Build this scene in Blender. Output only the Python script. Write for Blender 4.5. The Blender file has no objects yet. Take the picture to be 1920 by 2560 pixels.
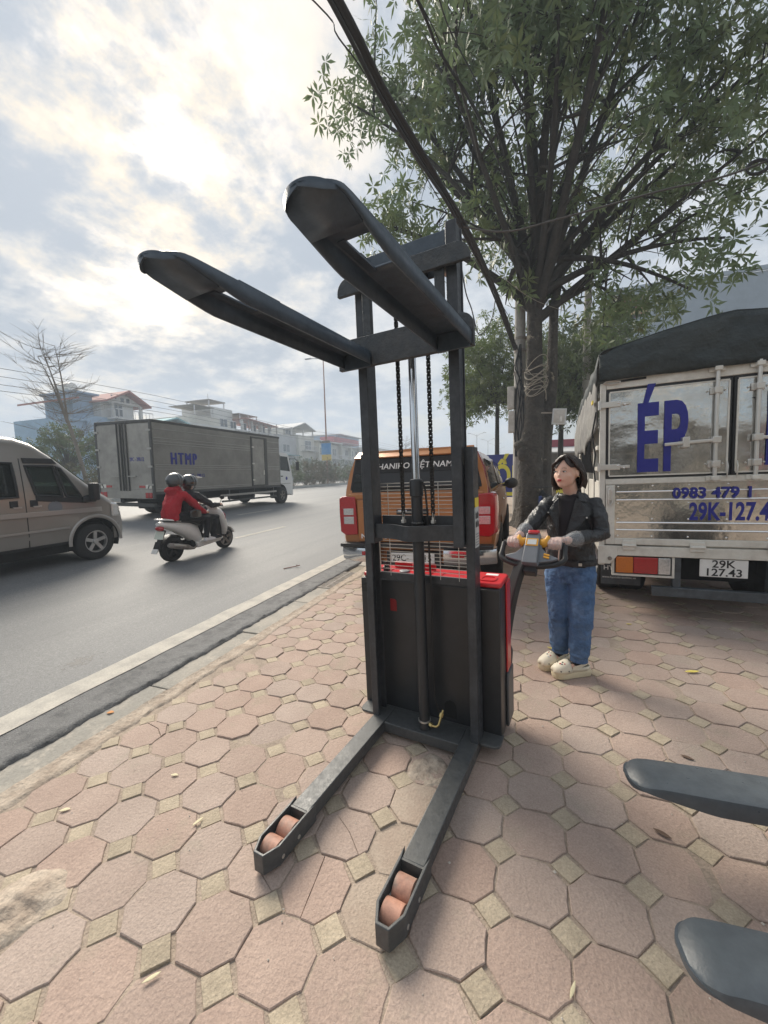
import bpy, math, random
from mathutils import Vector, Matrix, noise
random.seed(7)
sc = bpy.context.scene
col = sc.collection
R = math.radians

# ---------------------------------------------------------------- camera
YAW, PITCH, ROLL = R(19.636), R(-5.66), R(1.4)
CAMH = 1.48
fw = Vector((-math.sin(YAW)*math.cos(PITCH), math.cos(YAW)*math.cos(PITCH), math.sin(PITCH)))
r0 = Vector((math.cos(YAW), math.sin(YAW), 0)); u0 = r0.cross(fw)
rt = r0*math.cos(ROLL) - u0*math.sin(ROLL); up = u0*math.cos(ROLL) + r0*math.sin(ROLL)
cam = bpy.data.cameras.new('camera'); camo = bpy.data.objects.new('camera', cam); col.objects.link(camo)
m = Matrix((rt, up, -fw)).transposed().to_4x4(); m.translation = (0, 0, CAMH); camo.matrix_world = m
cam.sensor_fit = 'HORIZONTAL'; cam.sensor_width = 36; cam.lens = 36*955/1920
cam.clip_start = 0.05; cam.clip_end = 6000
sc.camera = camo

# ---------------------------------------------------------------- world: hazy sky with broken cloud
SUN_AZ, SUN_EL = R(-50), R(37)     # azimuth from +Y towards +X
sund = Vector((math.sin(SUN_AZ)*math.cos(SUN_EL), math.cos(SUN_AZ)*math.cos(SUN_EL), math.sin(SUN_EL)))
w = bpy.data.worlds.new('World'); sc.world = w; w.use_nodes = True
nt = w.node_tree; nt.nodes.clear(); N = nt.nodes.new; Lk = nt.links.new
def math_(op, a, b=None, c=None):
    n = N('ShaderNodeMath'); n.operation = op
    for i, v in enumerate((a, b, c)):
        if v is None: continue
        if isinstance(v, (int, float)): n.inputs[i].default_value = v
        else: Lk(v, n.inputs[i])
    return n.outputs[0]
out = N('ShaderNodeOutputWorld')
sky = N('ShaderNodeTexSky'); sky.sky_type = 'NISHITA'; sky.sun_disc = False
sky.sun_elevation = SUN_EL; sky.sun_rotation = SUN_AZ
sky.air_density = 1.3; sky.dust_density = 3.5; sky.ozone_density = 1.0
bg1 = N('ShaderNodeBackground'); Lk(sky.outputs[0], bg1.inputs[0]); bg1.inputs[1].default_value = 0.06
tc = N('ShaderNodeTexCoord'); sep = N('ShaderNodeSeparateXYZ'); Lk(tc.outputs['Generated'], sep.inputs[0])
dz = math_('ADD', math_('MAXIMUM', sep.outputs[2], 0.0), 0.22)
cx_ = math_('DIVIDE', sep.outputs[0], dz); cy_ = math_('DIVIDE', sep.outputs[1], dz)
cmb = N('ShaderNodeCombineXYZ'); Lk(cx_, cmb.inputs[0]); Lk(cy_, cmb.inputs[1])
def wnoise(scale, detail, rough, dist=0.0, off=0.0):
    n = N('ShaderNodeTexNoise'); n.inputs['Scale'].default_value = scale; n.inputs['Detail'].default_value = detail
    n.inputs['Roughness'].default_value = rough; n.inputs['Distortion'].default_value = dist
    if off:
        v = N('ShaderNodeVectorMath'); v.operation = 'ADD'; Lk(cmb.outputs[0], v.inputs[0]); v.inputs[1].default_value = (off, off*.7, 0); Lk(v.outputs[0], n.inputs[0])
    else: Lk(cmb.outputs[0], n.inputs[0])
    return n.outputs[0]
def wramp(x, a, b, lo=0.0, hi=1.0):
    n = N('ShaderNodeMapRange'); n.interpolation_type = 'SMOOTHSTEP'; Lk(x, n.inputs[0])
    for i, v in zip((1, 2, 3, 4), (a, b, lo, hi)): n.inputs[i].default_value = v
    return n.outputs[0]
big = wnoise(1.7, 9, 0.60, 0.12, 3.1); fine = wnoise(5.2, 9, 0.64, 0.10, 9.7)
dot = N('ShaderNodeVectorMath'); dot.operation = 'DOT_PRODUCT'; Lk(tc.outputs['Generated'], dot.inputs[0]); dot.inputs[1].default_value = sund
glow = math_('POWER', math_('MAXIMUM', dot.outputs['Value'], 0.0), 14.0)
cov = wramp(big, 0.30, 0.50, 0.40, 0.98)                       # cloud cover, thin gaps
hz = wramp(sep.outputs[2], 0.0, 0.30, 1.0, 0.0)                # haze bank near the horizon
cov2 = math_('MAXIMUM', cov, hz)
thick = wramp(math_('ADD', math_('MULTIPLY', big, .52), math_('MULTIPLY', fine, .48)), 0.40, 0.58, 0.0, 1.0)
lum = math_('ADD', math_('MULTIPLY', thick, -0.17), 0.515)
edge = math_('MULTIPLY', math_('SUBTRACT', 1.0, thick), glow)
lum = math_('ADD', lum, math_('MULTIPLY', edge, 0.12))
lum = math_('ADD', lum, math_('MULTIPLY', glow, 0.02))
lum = math_('ADD', math_('MULTIPLY', lum, math_('SUBTRACT', 1.0, math_('MULTIPLY', hz, .75))), math_('MULTIPLY', hz, .75*.575))
cr = N('ShaderNodeMix'); cr.data_type = 'RGBA'; Lk(math_('MINIMUM', math_('ADD', math_('MULTIPLY', edge, 1.3), math_('MULTIPLY', math_('SUBTRACT', 1.0, thick), .35)), 1.0), cr.inputs[0])
cr.inputs[6].default_value = (0.87, 0.98, 1.13, 1); cr.inputs[7].default_value = (1.11, 1.01, 0.87, 1)
bg2 = N('ShaderNodeBackground'); Lk(cr.outputs[2], bg2.inputs[0]); Lk(lum, bg2.inputs[1])
mx = N('ShaderNodeMixShader'); Lk(cov2, mx.inputs[0]); Lk(bg1.outputs[0], mx.inputs[1]); Lk(bg2.outputs[0], mx.inputs[2])
Lk(mx.outputs[0], out.inputs[0])

# ---------------------------------------------------------------- sun behind thin cloud, exposure
sl = bpy.data.lights.new('sun', 'SUN'); sl.energy = 3.7; sl.angle = R(32); sl.color = (1.0, 0.92, 0.80)
so = bpy.data.objects.new('sun', sl); col.objects.link(so)
so.rotation_euler = (-sund).to_track_quat('-Z', 'Y').to_euler(); so.location = (-20, 15, 30)
vs = sc.view_settings; vs.view_transform = 'Standard'; vs.look = 'None'; vs.exposure = 0.80; vs.gamma = 1.0; vs.use_curve_mapping = False
sc.render.engine = 'CYCLES'
sc.cycles.use_denoising = True
sc.cycles.max_bounces = 7; sc.cycles.diffuse_bounces = 3; sc.cycles.glossy_bounces = 3; sc.cycles.transmission_bounces = 4; sc.cycles.transparent_max_bounces = 10; sc.cycles.volume_bounces = 0
sc.cycles.sample_clamp_indirect = 6

# ---------------------------------------------------------------- mesh helpers
def V(*a): return Vector(a)
class MB:
    def __init__(s): s.v = []; s.f = []
    def add(s, vs_, fs):
        o = len(s.v); s.v.extend(tuple(v) for v in vs_); s.f.extend([i+o for i in f] for f in fs); return s
    def box(s, x0, x1, y0, y1, z0, z1):
        return s.add([(x0,y0,z0),(x1,y0,z0),(x1,y1,z0),(x0,y1,z0),(x0,y0,z1),(x1,y0,z1),(x1,y1,z1),(x0,y1,z1)],
                     [[0,3,2,1],[4,5,6,7],[0,1,5,4],[1,2,6,5],[2,3,7,6],[3,0,4,7]])
    def bar(s, p0, p1, wd, ht, upv=(0,0,1)):
        p0 = Vector(p0); p1 = Vector(p1); d = (p1-p0).normalized(); u = Vector(upv)
        if abs(d.dot(u)) > .98: u = Vector((0,1,0))
        x = d.cross(u).normalized(); u = x.cross(d)
        c = []
        for p in (p0, p1):
            for a, b in ((-1,-1),(1,-1),(1,1),(-1,1)): c.append(p + x*(a*wd/2) + u*(b*ht/2))
        return s.add(c, [[0,1,2,3],[7,6,5,4],[0,4,5,1],[1,5,6,2],[2,6,7,3],[3,7,4,0]])
    def rings(s, rs, cap=True, closed=True):
        n = len(rs[0]); vs_ = [p for r_ in rs for p in r_]; fs = []
        for i in range(len(rs)-1):
            for j in range(n if closed else n-1):
                k = (j+1) % n; fs.append([i*n+j, i*n+k, (i+1)*n+k, (i+1)*n+j])
        if cap and closed: fs.append(list(range(n))[::-1]); fs.append([(len(rs)-1)*n+j for j in range(n)])
        return s.add(vs_, fs)
    def tube(s, pts, r, n=8, cap=True, flat=1.0):
        pts = [Vector(p) for p in pts]; rs = r if isinstance(r, (list, tuple)) else [r]*len(pts)
        d0 = (pts[1]-pts[0]).normalized(); u = Vector((0,0,1)) if abs(d0.z) < .9 else Vector((1,0,0))
        x = d0.cross(u).normalized(); out_ = []
        for i, p in enumerate(pts):
            if i == 0: d = d0
            elif i == len(pts)-1: d = (pts[i]-pts[i-1]).normalized()
            else:
                d = (pts[i+1]-pts[i]).normalized() + (pts[i]-pts[i-1]).normalized()
                d = d.normalized() if d.length > 1e-6 else d0
            x = (x - d*x.dot(d)).normalized(); y = d.cross(x)
            out_.append([p + (x*math.cos(2*math.pi*k/n) + y*(math.sin(2*math.pi*k/n)*flat))*rs[i] for k in range(n)])
        return s.rings(out_, cap)
    def cyl(s, p0, p1, r0_, r1_=None, n=16, cap=True):
        return s.tube([p0, p1], [r0_, r0_ if r1_ is None else r1_], n, cap)
    def prism(s, poly, axis, a, b):
        def P(u, v, t): return {'x': (t,u,v), 'y': (u,t,v), 'z': (u,v,t)}[axis]
        n = len(poly); vs_ = [P(u,v,a) for u,v in poly] + [P(u,v,b) for u,v in poly]
        fs = [list(range(n))[::-1], [n+i for i in range(n)]] + [[i,(i+1)%n,n+(i+1)%n,n+i] for i in range(n)]
        return s.add(vs_, fs)
    def lathe(s, prof, c, axis='x', n=24, cap=True):   # prof: (t along axis, r)
        c = Vector(c); A = {'x': (V(1,0,0),V(0,1,0),V(0,0,1)), 'y': (V(0,1,0),V(0,0,1),V(1,0,0)), 'z': (V(0,0,1),V(1,0,0),V(0,1,0))}[axis]
        return s.rings([[c + A[0]*t + (A[1]*math.cos(2*math.pi*k/n) + A[2]*math.sin(2*math.pi*k/n))*r_ for k in range(n)] for t, r_ in prof], cap)
    def ell(s, c, r_, n=14, m_=9, rot=None):
        c = Vector(c); rot = rot or Matrix.Identity(3); rs = []
        for i in range(m_+1):
            a = -math.pi/2 + math.pi*i/m_; a = max(min(a, 1.52), -1.52)
            rs.append([c + rot @ Vector((r_[0]*math.cos(a)*math.cos(2*math.pi*k/n), r_[1]*math.cos(a)*math.sin(2*math.pi*k/n), r_[2]*math.sin(a))) for k in range(n)])
        return s.rings(rs)
    def grid(s, P):
        n = len(P[0]); vs_ = [p for row in P for p in row]
        return s.add(vs_, [[i*n+j, i*n+j+1, (i+1)*n+j+1, (i+1)*n+j] for i in range(len(P)-1) for j in range(n-1)])
    def xf(s, M):
        s.v = [tuple(M @ Vector(v)) for v in s.v]; return s
    def join(s, o): return s.add(o.v, o.f)

def mk(name, mb, mat, parent=None, bev=0.0, seg=2, smooth=38, fixn=False):
    me = bpy.data.meshes.new(name); me.from_pydata(mb.v, [], mb.f); me.validate()
    if mat is not None: me.materials.append(mat)
    if smooth:
        me.polygons.foreach_set('use_smooth', [True]*len(me.polygons))
        me.set_sharp_from_angle(angle=R(smooth))
    o = bpy.data.objects.new(name, me); col.objects.link(o)
    if parent is not None: o.parent = parent
    if bev:
        b = o.modifiers.new('bevel', 'BEVEL'); b.width = bev; b.segments = seg; b.limit_method = 'ANGLE'; b.angle_limit = R(35); b.harden_normals = False
    return o
def recalc(o):
    import bmesh
    bm = bmesh.new(); bm.from_mesh(o.data); bmesh.ops.recalc_face_normals(bm, faces=bm.faces); bm.to_mesh(o.data); bm.free(); return o
def remesh(name, mb, mat, parent, voxel=0.006, it=4, smooth=True):
    o = mk(name, mb, mat, parent, smooth=60); recalc(o)
    m_ = o.modifiers.new('remesh', 'REMESH'); m_.mode = 'VOXEL'; m_.voxel_size = voxel; m_.use_smooth_shade = True
    if it:
        s_ = o.modifiers.new('smooth', 'SMOOTH'); s_.iterations = it; s_.factor = .5
    return o
def cut(o, mb):
    c = mk('tmp_cut', mb, None, smooth=0); recalc(c)
    m_ = o.modifiers.new('cut', 'BOOLEAN'); m_.object = c; m_.operation = 'DIFFERENCE'; m_.solver = 'EXACT'
    bpy.context.view_layer.update(); c.matrix_world = o.matrix_world.copy(); bpy.context.view_layer.update()
    me = bpy.data.meshes.new_from_object(o.evaluated_get(bpy.context.evaluated_depsgraph_get()))
    nm = o.data.name; o.modifiers.clear(); o.data = me; me.name = nm; bpy.data.objects.remove(c)
    me.set_sharp_from_angle(angle=R(40)); return o
def liner(parent, c, r, depth, s_, mt, nm='wheel_arch'):
    q = MB(); n_ = 28; P = [[(s_*x, c[1]+r*math.cos(R(-20+220*k/n_)), c[2]+r*math.sin(R(-20+220*k/n_))) for x in (c[0],c[0]-depth)] for k in range(n_+1)]
    q.grid(P); q.add([p[1] for p in P], [list(range(n_+1))]); return mk(nm, q, mt, parent, smooth=40)
_tx = {}
def crumple(o, strength, size, seed=0):
    k = (round(size,4), seed)
    if k not in _tx:
        t = bpy.data.textures.new('folds', 'CLOUDS'); t.noise_scale = size; t.noise_depth = 2; _tx[k] = t
    d = o.modifiers.new('folds', 'DISPLACE'); d.texture = _tx[k]; d.strength = strength; d.mid_level = .5; d.texture_coords = 'LOCAL'
    return o
def tag(o, label=None, cat=None, group=None, kind=None):
    if label: o['label'] = label
    if cat: o['category'] = cat
    if group: o['group'] = group
    if kind: o['kind'] = kind
    return o
def thing(name, label, cat, loc=(0,0,0), rot=None, group=None):
    e = bpy.data.objects.new(name, None); e.empty_display_size = .2; col.objects.link(e)
    e.matrix_world = Matrix.Translation(loc) @ (rot.to_4x4() if rot else Matrix.Identity(4))
    return tag(e, label, cat, group)
def copy_tree(o, parent=None):
    c = o.copy(); col.objects.link(c); c.parent = parent
    for ch in o.children: copy_tree(ch, c)
    return c
SL = 0.02
TILT = Matrix.Rotation(-math.atan(SL), 3, 'Y')
def gz(x):
    if x > 12: return SL*14.33
    if x >= -2.33: return SL*(x+2.33)
    if x >= -19.7: return SL*(-2.33-x)
    return 0.347
def text(name, body, mat, parent, size, loc, rot, sx=1.0, bold=0.0, align='LEFT', depth=0.0015, shear=0.0, sp=1.0):
    cu = bpy.data.curves.new(name, 'FONT'); cu.body = body; cu.size = size; cu.offset = bold; cu.extrude = depth
    cu.align_x = align; cu.shear = shear; cu.space_character = sp; cu.resolution_u = 4
    t = bpy.data.objects.new('tmp', cu); col.objects.link(t)
    bpy.context.view_layer.update()
    me = bpy.data.meshes.new_from_object(t.evaluated_get(bpy.context.evaluated_depsgraph_get()))
    bpy.data.objects.remove(t); bpy.data.curves.remove(cu)
    me.materials.clear(); me.materials.append(mat); me.name = name
    o = bpy.data.objects.new(name, me); col.objects.link(o); o.parent = parent
    o.matrix_local = Matrix.Translation(loc) @ rot.to_4x4() @ Matrix.Diagonal((sx,1,1,1))
    return o
# text facing -Y (read by someone looking along +Y), facing +X (read looking along -X), facing up etc.
TX_BACK = Matrix(((1,0,0),(0,0,-1),(0,1,0)))                 # x->x, y->z, normal -> -y
TX_RIGHT = Matrix(((0,0,1),(1,0,0),(0,1,0)))                 # x->+y, y->z, normal +x

# ---------------------------------------------------------------- materials
def mat(name, c, rough=.55, metal=0.0, c2=None, nscale=6.0, nlo=.42, nhi=.60, var=0.0, vscale=18.0, bump=0.0, bscale=60.0, rand=0.0, coat=0.0, spec=.5, detail=5.0, rvar=0.0, sss=0.0, hue=0.0, c3=None, n3=2.0, lo3=.52, hi3=.62, glob=False, trans=0.0, s3=None):
    m_ = bpy.data.materials.new(name); m_.use_nodes = True; t = m_.node_tree; n = t.nodes; l = t.links
    b = n['Principled BSDF']; b.inputs['Roughness'].default_value = rough; b.inputs['Metallic'].default_value = metal
    b.inputs['Specular IOR Level'].default_value = spec
    if coat: b.inputs['Coat Weight'].default_value = coat; b.inputs['Coat Roughness'].default_value = .06
    if sss: b.inputs['Subsurface Weight'].default_value = sss; b.inputs['Subsurface Radius'].default_value = (.01,.004,.002)
    tcn = n.new('ShaderNodeTexCoord'); src = tcn.outputs['Object']
    if glob:
        g_ = n.new('ShaderNodeNewGeometry'); src = g_.outputs['Position']
    def nz(scale, det=detail, ro=.6):
        q = n.new('ShaderNodeTexNoise'); q.inputs['Scale'].default_value = scale; q.inputs['Detail'].default_value = det; q.inputs['Roughness'].default_value = ro
        l.new(src, q.inputs['Vector']); return q.outputs[0]
    def mr(x, a, b_, lo, hi):
        q = n.new('ShaderNodeMapRange'); l.new(x, q.inputs[0])
        for i, v in zip((1,2,3,4), (a,b_,lo,hi)): q.inputs[i].default_value = v
        return q.outputs[0]
    cur = None
    rgb = n.new('ShaderNodeRGB'); rgb.outputs[0].default_value = (*c, 1); cur = rgb.outputs[0]
    def mixc(fac, a, bcol):
        q = n.new('ShaderNodeMix'); q.data_type = 'RGBA'; l.new(fac, q.inputs[0]); l.new(a, q.inputs[6])
        if isinstance(bcol, tuple): q.inputs[7].default_value = (*bcol, 1)
        else: l.new(bcol, q.inputs[7])
        return q.outputs[2]
    if c2: cur = mixc(mr(nz(nscale), nlo, nhi, 0, 1), cur, c2)
    if c3:
        q3 = nz(n3, 7, .68)
        if s3:
            mp = n.new('ShaderNodeMapping'); mp.inputs['Scale'].default_value = s3; l.new(src, mp.inputs['Vector']); l.new(mp.outputs[0], q3.node.inputs['Vector'])
        cur = mixc(mr(q3, lo3, hi3, 0, 1), cur, c3)
    if var or rand or hue:
        hs = n.new('ShaderNodeHueSaturation'); l.new(cur, hs.inputs['Color']); cur = hs.outputs[0]
        val = None
        if var: val = mr(nz(vscale, 6, .65), .3, .7, 1-var, 1+var)
        if rand:
            oi = n.new('ShaderNodeObjectInfo'); rv = mr(oi.outputs['Random'], 0, 1, 1-rand, 1+rand)
            if val is None: val = rv
            else:
                mm = n.new('ShaderNodeMath'); mm.operation = 'MULTIPLY'; l.new(val, mm.inputs[0]); l.new(rv, mm.inputs[1]); val = mm.outputs[0]
        if val is not None: l.new(val, hs.inputs['Value'])
        if hue:
            oi2 = n.new('ShaderNodeObjectInfo'); wn = n.new('ShaderNodeTexWhiteNoise'); wn.noise_dimensions = '1D'; l.new(oi2.outputs['Random'], wn.inputs['W'])
            l.new(mr(wn.outputs['Value'], 0, 1, .5-hue, .5+hue), hs.inputs['Hue']); l.new(mr(wn.outputs['Value'], 0, 1, 1.10, .88), hs.inputs['Saturation'])
    l.new(cur, b.inputs['Base Color'])
    if rvar: l.new(mr(nz(vscale*.7+3), .3, .7, max(0.02, rough-rvar), min(1, rough+rvar)), b.inputs['Roughness'])
    if bump:
        bp = n.new('ShaderNodeBump'); bp.inputs['Strength'].default_value = 1.0; bp.inputs['Distance'].default_value = bump
        l.new(nz(bscale, 4, .6), bp.inputs['Height']); l.new(bp.outputs[0], b.inputs['Normal'])
    if trans:
        tr = n.new('ShaderNodeBsdfTranslucent'); l.new(cur, tr.inputs[0]); ms = n.new('ShaderNodeMixShader'); ms.inputs[0].default_value = trans
        l.new(b.outputs[0], ms.inputs[1]); l.new(tr.outputs[0], ms.inputs[2]); l.new(ms.outputs[0], n['Material Output'].inputs[0])
    return m_
def glass(name, tint, opac=.35, rough=.03):
    m_ = bpy.data.materials.new(name); m_.use_nodes = True; t = m_.node_tree; n = t.nodes; l = t.links
    b = n['Principled BSDF']; b.inputs['Base Color'].default_value = (*[c*.25 for c in tint], 1); b.inputs['Roughness'].default_value = rough
    b.inputs['Specular IOR Level'].default_value = .7
    tr = n.new('ShaderNodeBsdfTransparent'); tr.inputs[0].default_value = (*tint, 1)
    ly = n.new('ShaderNodeLayerWeight'); ly.inputs[0].default_value = .25
    mr = n.new('ShaderNodeMapRange'); l.new(ly.outputs['Fresnel'], mr.inputs[0]); mr.inputs[3].default_value = opac; mr.inputs[4].default_value = 1.0
    ms = n.new('ShaderNodeMixShader'); l.new(mr.outputs[0], ms.inputs[0]); l.new(tr.outputs[0], ms.inputs[1]); l.new(b.outputs[0], ms.inputs[2])
    l.new(ms.outputs[0], n['Material Output'].inputs[0]); return m_
# ================================================================ SETTING
m_soil = mat('soil', (.20,.17,.13), .95, c2=(.26,.23,.18), nscale=.6, var=.2, bump=.02, bscale=4, glob=True)
m_asph = mat('asphalt', (.165,.167,.169), .66, c2=(.225,.224,.220), nscale=40, nlo=.48, nhi=.68, c3=(.135,.138,.142), n3=.55, lo3=.42, hi3=.66, s3=(1.6,.10,1), var=.34, vscale=90, bump=.005, bscale=170, detail=6, glob=True, rvar=.06)
m_paint = mat('road_paint', (.47,.44,.385), .85, c2=(.33,.31,.28), nscale=7, nlo=.40, nhi=.70, var=.16, vscale=90, bump=.002, bscale=150, glob=True)
m_gutter = mat('gutter_concrete', (.36,.33,.285), .92, c2=(.28,.265,.235), nscale=3.5, var=.16, vscale=60, bump=.005, bscale=45, c3=(.46,.41,.35), n3=9, lo3=.55, hi3=.7, glob=True)
m_cement = mat('old_cement', (.46,.385,.31), .95, c2=(.36,.29,.23), nscale=11, var=.2, vscale=70, bump=.010, bscale=48, glob=True)
m_joint = mat('joint_sand', (.39,.315,.25), .97, c2=(.31,.25,.20), nscale=5, var=.25, vscale=80, bump=.006, bscale=110, glob=True)
m_oct = mat('clay_paver', (.400,.306,.255), .9, c2=(.360,.272,.226), nscale=5, nlo=.38, nhi=.62, var=.20, vscale=150, bump=.005, bscale=75, rand=.05, hue=.003, c3=(.345,.285,.225), n3=3.3, lo3=.56, hi3=.72, glob=True)
m_pale = mat('worn_paver', (.385,.312,.25), .92, c2=(.36,.282,.225), nscale=9, var=.15, vscale=110, bump=.004, bscale=110, rand=.06, glob=True)
m_sq = mat('sand_paver', (.43,.36,.268), .92, c2=(.36,.30,.222), nscale=14, nlo=.4, nhi=.62, var=.2, vscale=150, bump=.005, bscale=85, rand=.09, glob=True)
m_kerbst = mat('kerb_stone', (.40,.40,.38), .9, c2=(.30,.30,.29), nscale=3, var=.12, vscale=20, rand=.08, glob=True)

# ground sheet to the horizon
prof = [(-780,.30),(-60,.32),(-22.6,.30),(-19.6,.30),(-2.6,-.035),(-2.25,-.035),(12,.24),(60,.24),(780,.24)]
ys = [-780,-60,-8,0,8,20,60,200,780]
g = MB().grid([[(x,y,z) for x,z in prof] for y in ys])
tag(mk('ground', g, m_soil, smooth=0), kind='structure')

# road surface with a ragged asphalt lip towards the gutter
def lip(y): return -2.545 + .018*noise.noise((y*1.7,3.1,0)) + .015*noise.noise((y*9,7.7,0)) + .010*noise.noise((y*31,1.7,0))
yy = [-40,-12,-5]; y = -4.0
while y < 14: yy.append(y); y += .022 if y < 7 else .06
yy += [16,20,30,60,120,300,780]
rows = []
def rg_(y, t): return (.010*noise.noise((y*24,t*9,1.3))+.007*noise.noise((y*61,t*23,4.1))) if -5 < y < 15 else 0.0
for y in yy:
    e = lip(y) if -5 < y < 15 else -2.55
    h = .012*noise.noise((y*14,0,4)) if -5 < y < 15 else 0
    rows.append([(-19.7,y,.347),(-11,y,.175),(-6.2,y,.078),(-2.86,y,gz(-2.86)+.004),*[(e-.22*(1-t)**1.3+rg_(y,t)*.5,y,.0075-.007*t*t+rg_(y,t)*t-.030*max(0,t-.82)/.18*.7) for t in (0,.15,.3,.45,.58,.7,.8,.88,.95,1.0)],(e+.004,y,-.036)])
tag(mk('road', MB().grid([r_[:4] for r_ in rows]), m_asph, smooth=50), kind='structure')
m_asphd = mat('asphalt_shoulder', (.150,.150,.150), .8, c2=(.20,.198,.193), nscale=80, nlo=.5, nhi=.68, c3=(.085,.086,.088), n3=6, lo3=.48, hi3=.64, var=.3, vscale=150, bump=.008, bscale=110, glob=True)
tag(mk('road_shoulder', MB().grid([r_[3:] for r_ in rows]), m_asphd, smooth=60), kind='structure')
# opposite carriageway and verge behind the median
tag(mk('far_road', MB().grid([[(-40,y,.352),(-22.9,y,.352)] for y in (-200,780)]), m_asph, smooth=0), kind='structure')
tag(mk('far_pavement', MB().grid([[(-60,y,.47),(-40.3,y,.47),(-40.3,y,.3)] for y in (-200,600)]), m_gutter, smooth=0), kind='structure')

# painted edge line and lane dashes
def sheet(x0, x1, y0, y1, dz_=.004, step=.5, wob=0.0):
    P = []; y = y0
    while y < y1+1e-6:
        j = wob*noise.noise((y*2.3,x0,1)); k = wob*noise.noise((y*2.7,x1,5))
        P.append([(x0+j,y,gz(x0)+dz_),(x1+k,y,gz(x1)+dz_)]); y += step
    return MB().grid(P)
tag(mk('edge_line', sheet(-3.05,-2.845,-4,70,.0075,.12,.012), m_paint, smooth=0), kind='structure')
for i in range(8):
    tag(mk('lane_dash', sheet(-6.30,-6.16,7.1+i*8,9.12+i*8,.004,.25,.01), m_paint, smooth=0), kind='structure')
    tag(mk('lane_dash', sheet(-9.62,-9.48,3.1+i*8,5.1+i*8,.004,.25,.01), m_paint, smooth=0), kind='structure')
m_stain = bpy.data.materials.new('oil_stain'); m_stain.use_nodes = True; n = m_stain.node_tree.nodes; l = m_stain.node_tree.links
n['Principled BSDF'].inputs['Base Color'].default_value = (.06,.06,.06,1); n['Principled BSDF'].inputs['Roughness'].default_value = .55
tcn = n.new('ShaderNodeTexCoord'); nz1 = n.new('ShaderNodeTexNoise'); nz1.inputs['Scale'].default_value = 16; nz1.inputs['Detail'].default_value = 7; nz1.inputs['Roughness'].default_value = .75; l.new(tcn.outputs['Object'], nz1.inputs[0])
ln_ = n.new('ShaderNodeVectorMath'); ln_.operation = 'LENGTH'; mpg = n.new('ShaderNodeMapping'); mpg.inputs['Scale'].default_value = (7.5,4.2,1); l.new(tcn.outputs['Object'], mpg.inputs[0]); l.new(mpg.outputs[0], ln_.inputs[0])
mm = n.new('ShaderNodeMath'); mm.operation = 'MULTIPLY_ADD'; l.new(ln_.outputs['Value'], mm.inputs[0]); mm.inputs[1].default_value = -.24; l.new(nz1.outputs[0], mm.inputs[2])
mr = n.new('ShaderNodeMapRange'); l.new(mm.outputs[0], mr.inputs[0]); mr.inputs[1].default_value = .36; mr.inputs[2].default_value = .44; mr.inputs[3].default_value = 0; mr.inputs[4].default_value = .55
trn = n.new('ShaderNodeBsdfTransparent'); msx = n.new('ShaderNodeMixShader'); l.new(mr.outputs[0], msx.inputs[0]); l.new(trn.outputs[0], msx.inputs[1]); l.new(n['Principled BSDF'].outputs[0], msx.inputs[2]); l.new(msx.outputs[0], n['Material Output'].inputs[0])
o = mk('oil_stain', MB().add([(-.26,-.34,0),(.26,-.34,-.0104),(.26,.34,-.0104),(-.26,.34,0)], [[0,1,2,3]]), m_stain, smooth=0); o.location = (-3.36,1.96,gz(-3.62)+.0045)
tag(o, 'dark splattered stain on the asphalt left of the white edge line', 'stain')

# gutter of cast slabs with joints
gut = thing('gutter', None, None); gut['kind'] = 'structure'
y = -3.0; rng = random.Random(5); k = 0
while y < 22:
    ln = rng.uniform(.85,1.1)
    if not (4.30 < y+ln/2 < 5.35):
        q = MB(); z0 = rng.uniform(-.004,.003)
        q.box(-2.66,-2.335+rng.uniform(-.006,.006),y+.006,y+ln-.006,-.06,-.019+z0)
        mk('gutter_slab', q, m_gutter, gut, bev=.006, smooth=0)
    y += ln

# pavement bed
def sw(x, y, dz_=0.): return (x, y, SL*(x+2.33)+dz_)
pv = mk('pavement', MB().grid([[sw(x,y,-.0052) for x in (-2.30,0,3,8,14)] for y in (-6,0,6,12,30,90)]), m_joint, smooth=0); tag(pv, kind='structure')
# ragged cement haunch along the pavement edge
rows = []; y = -3.0; rng = random.Random(11)
while y < 16:
    a = -2.335 + .010*noise.noise((y*6,0,0)); b = -2.185 + .045*noise.noise((y*2.1,9,0)) + .03*noise.noise((y*8,2,0))
    rr = []
    for t in (0,.12,.35,.6,.85,1):
        x = a+(b-a)*t
        zt = (.004 if 0 < t < 1 else -.022) + (.008*noise.noise((x*30,y*22,2)) if 0 < t < 1 else 0) + (.008 if t == .12 else 0)
        rr.append(sw(x, y, zt))
    rows.append(rr); y += .03
hn = mk('kerb_edge', MB().grid(rows), m_cement, smooth=60); tag(hn, kind='structure')
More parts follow.
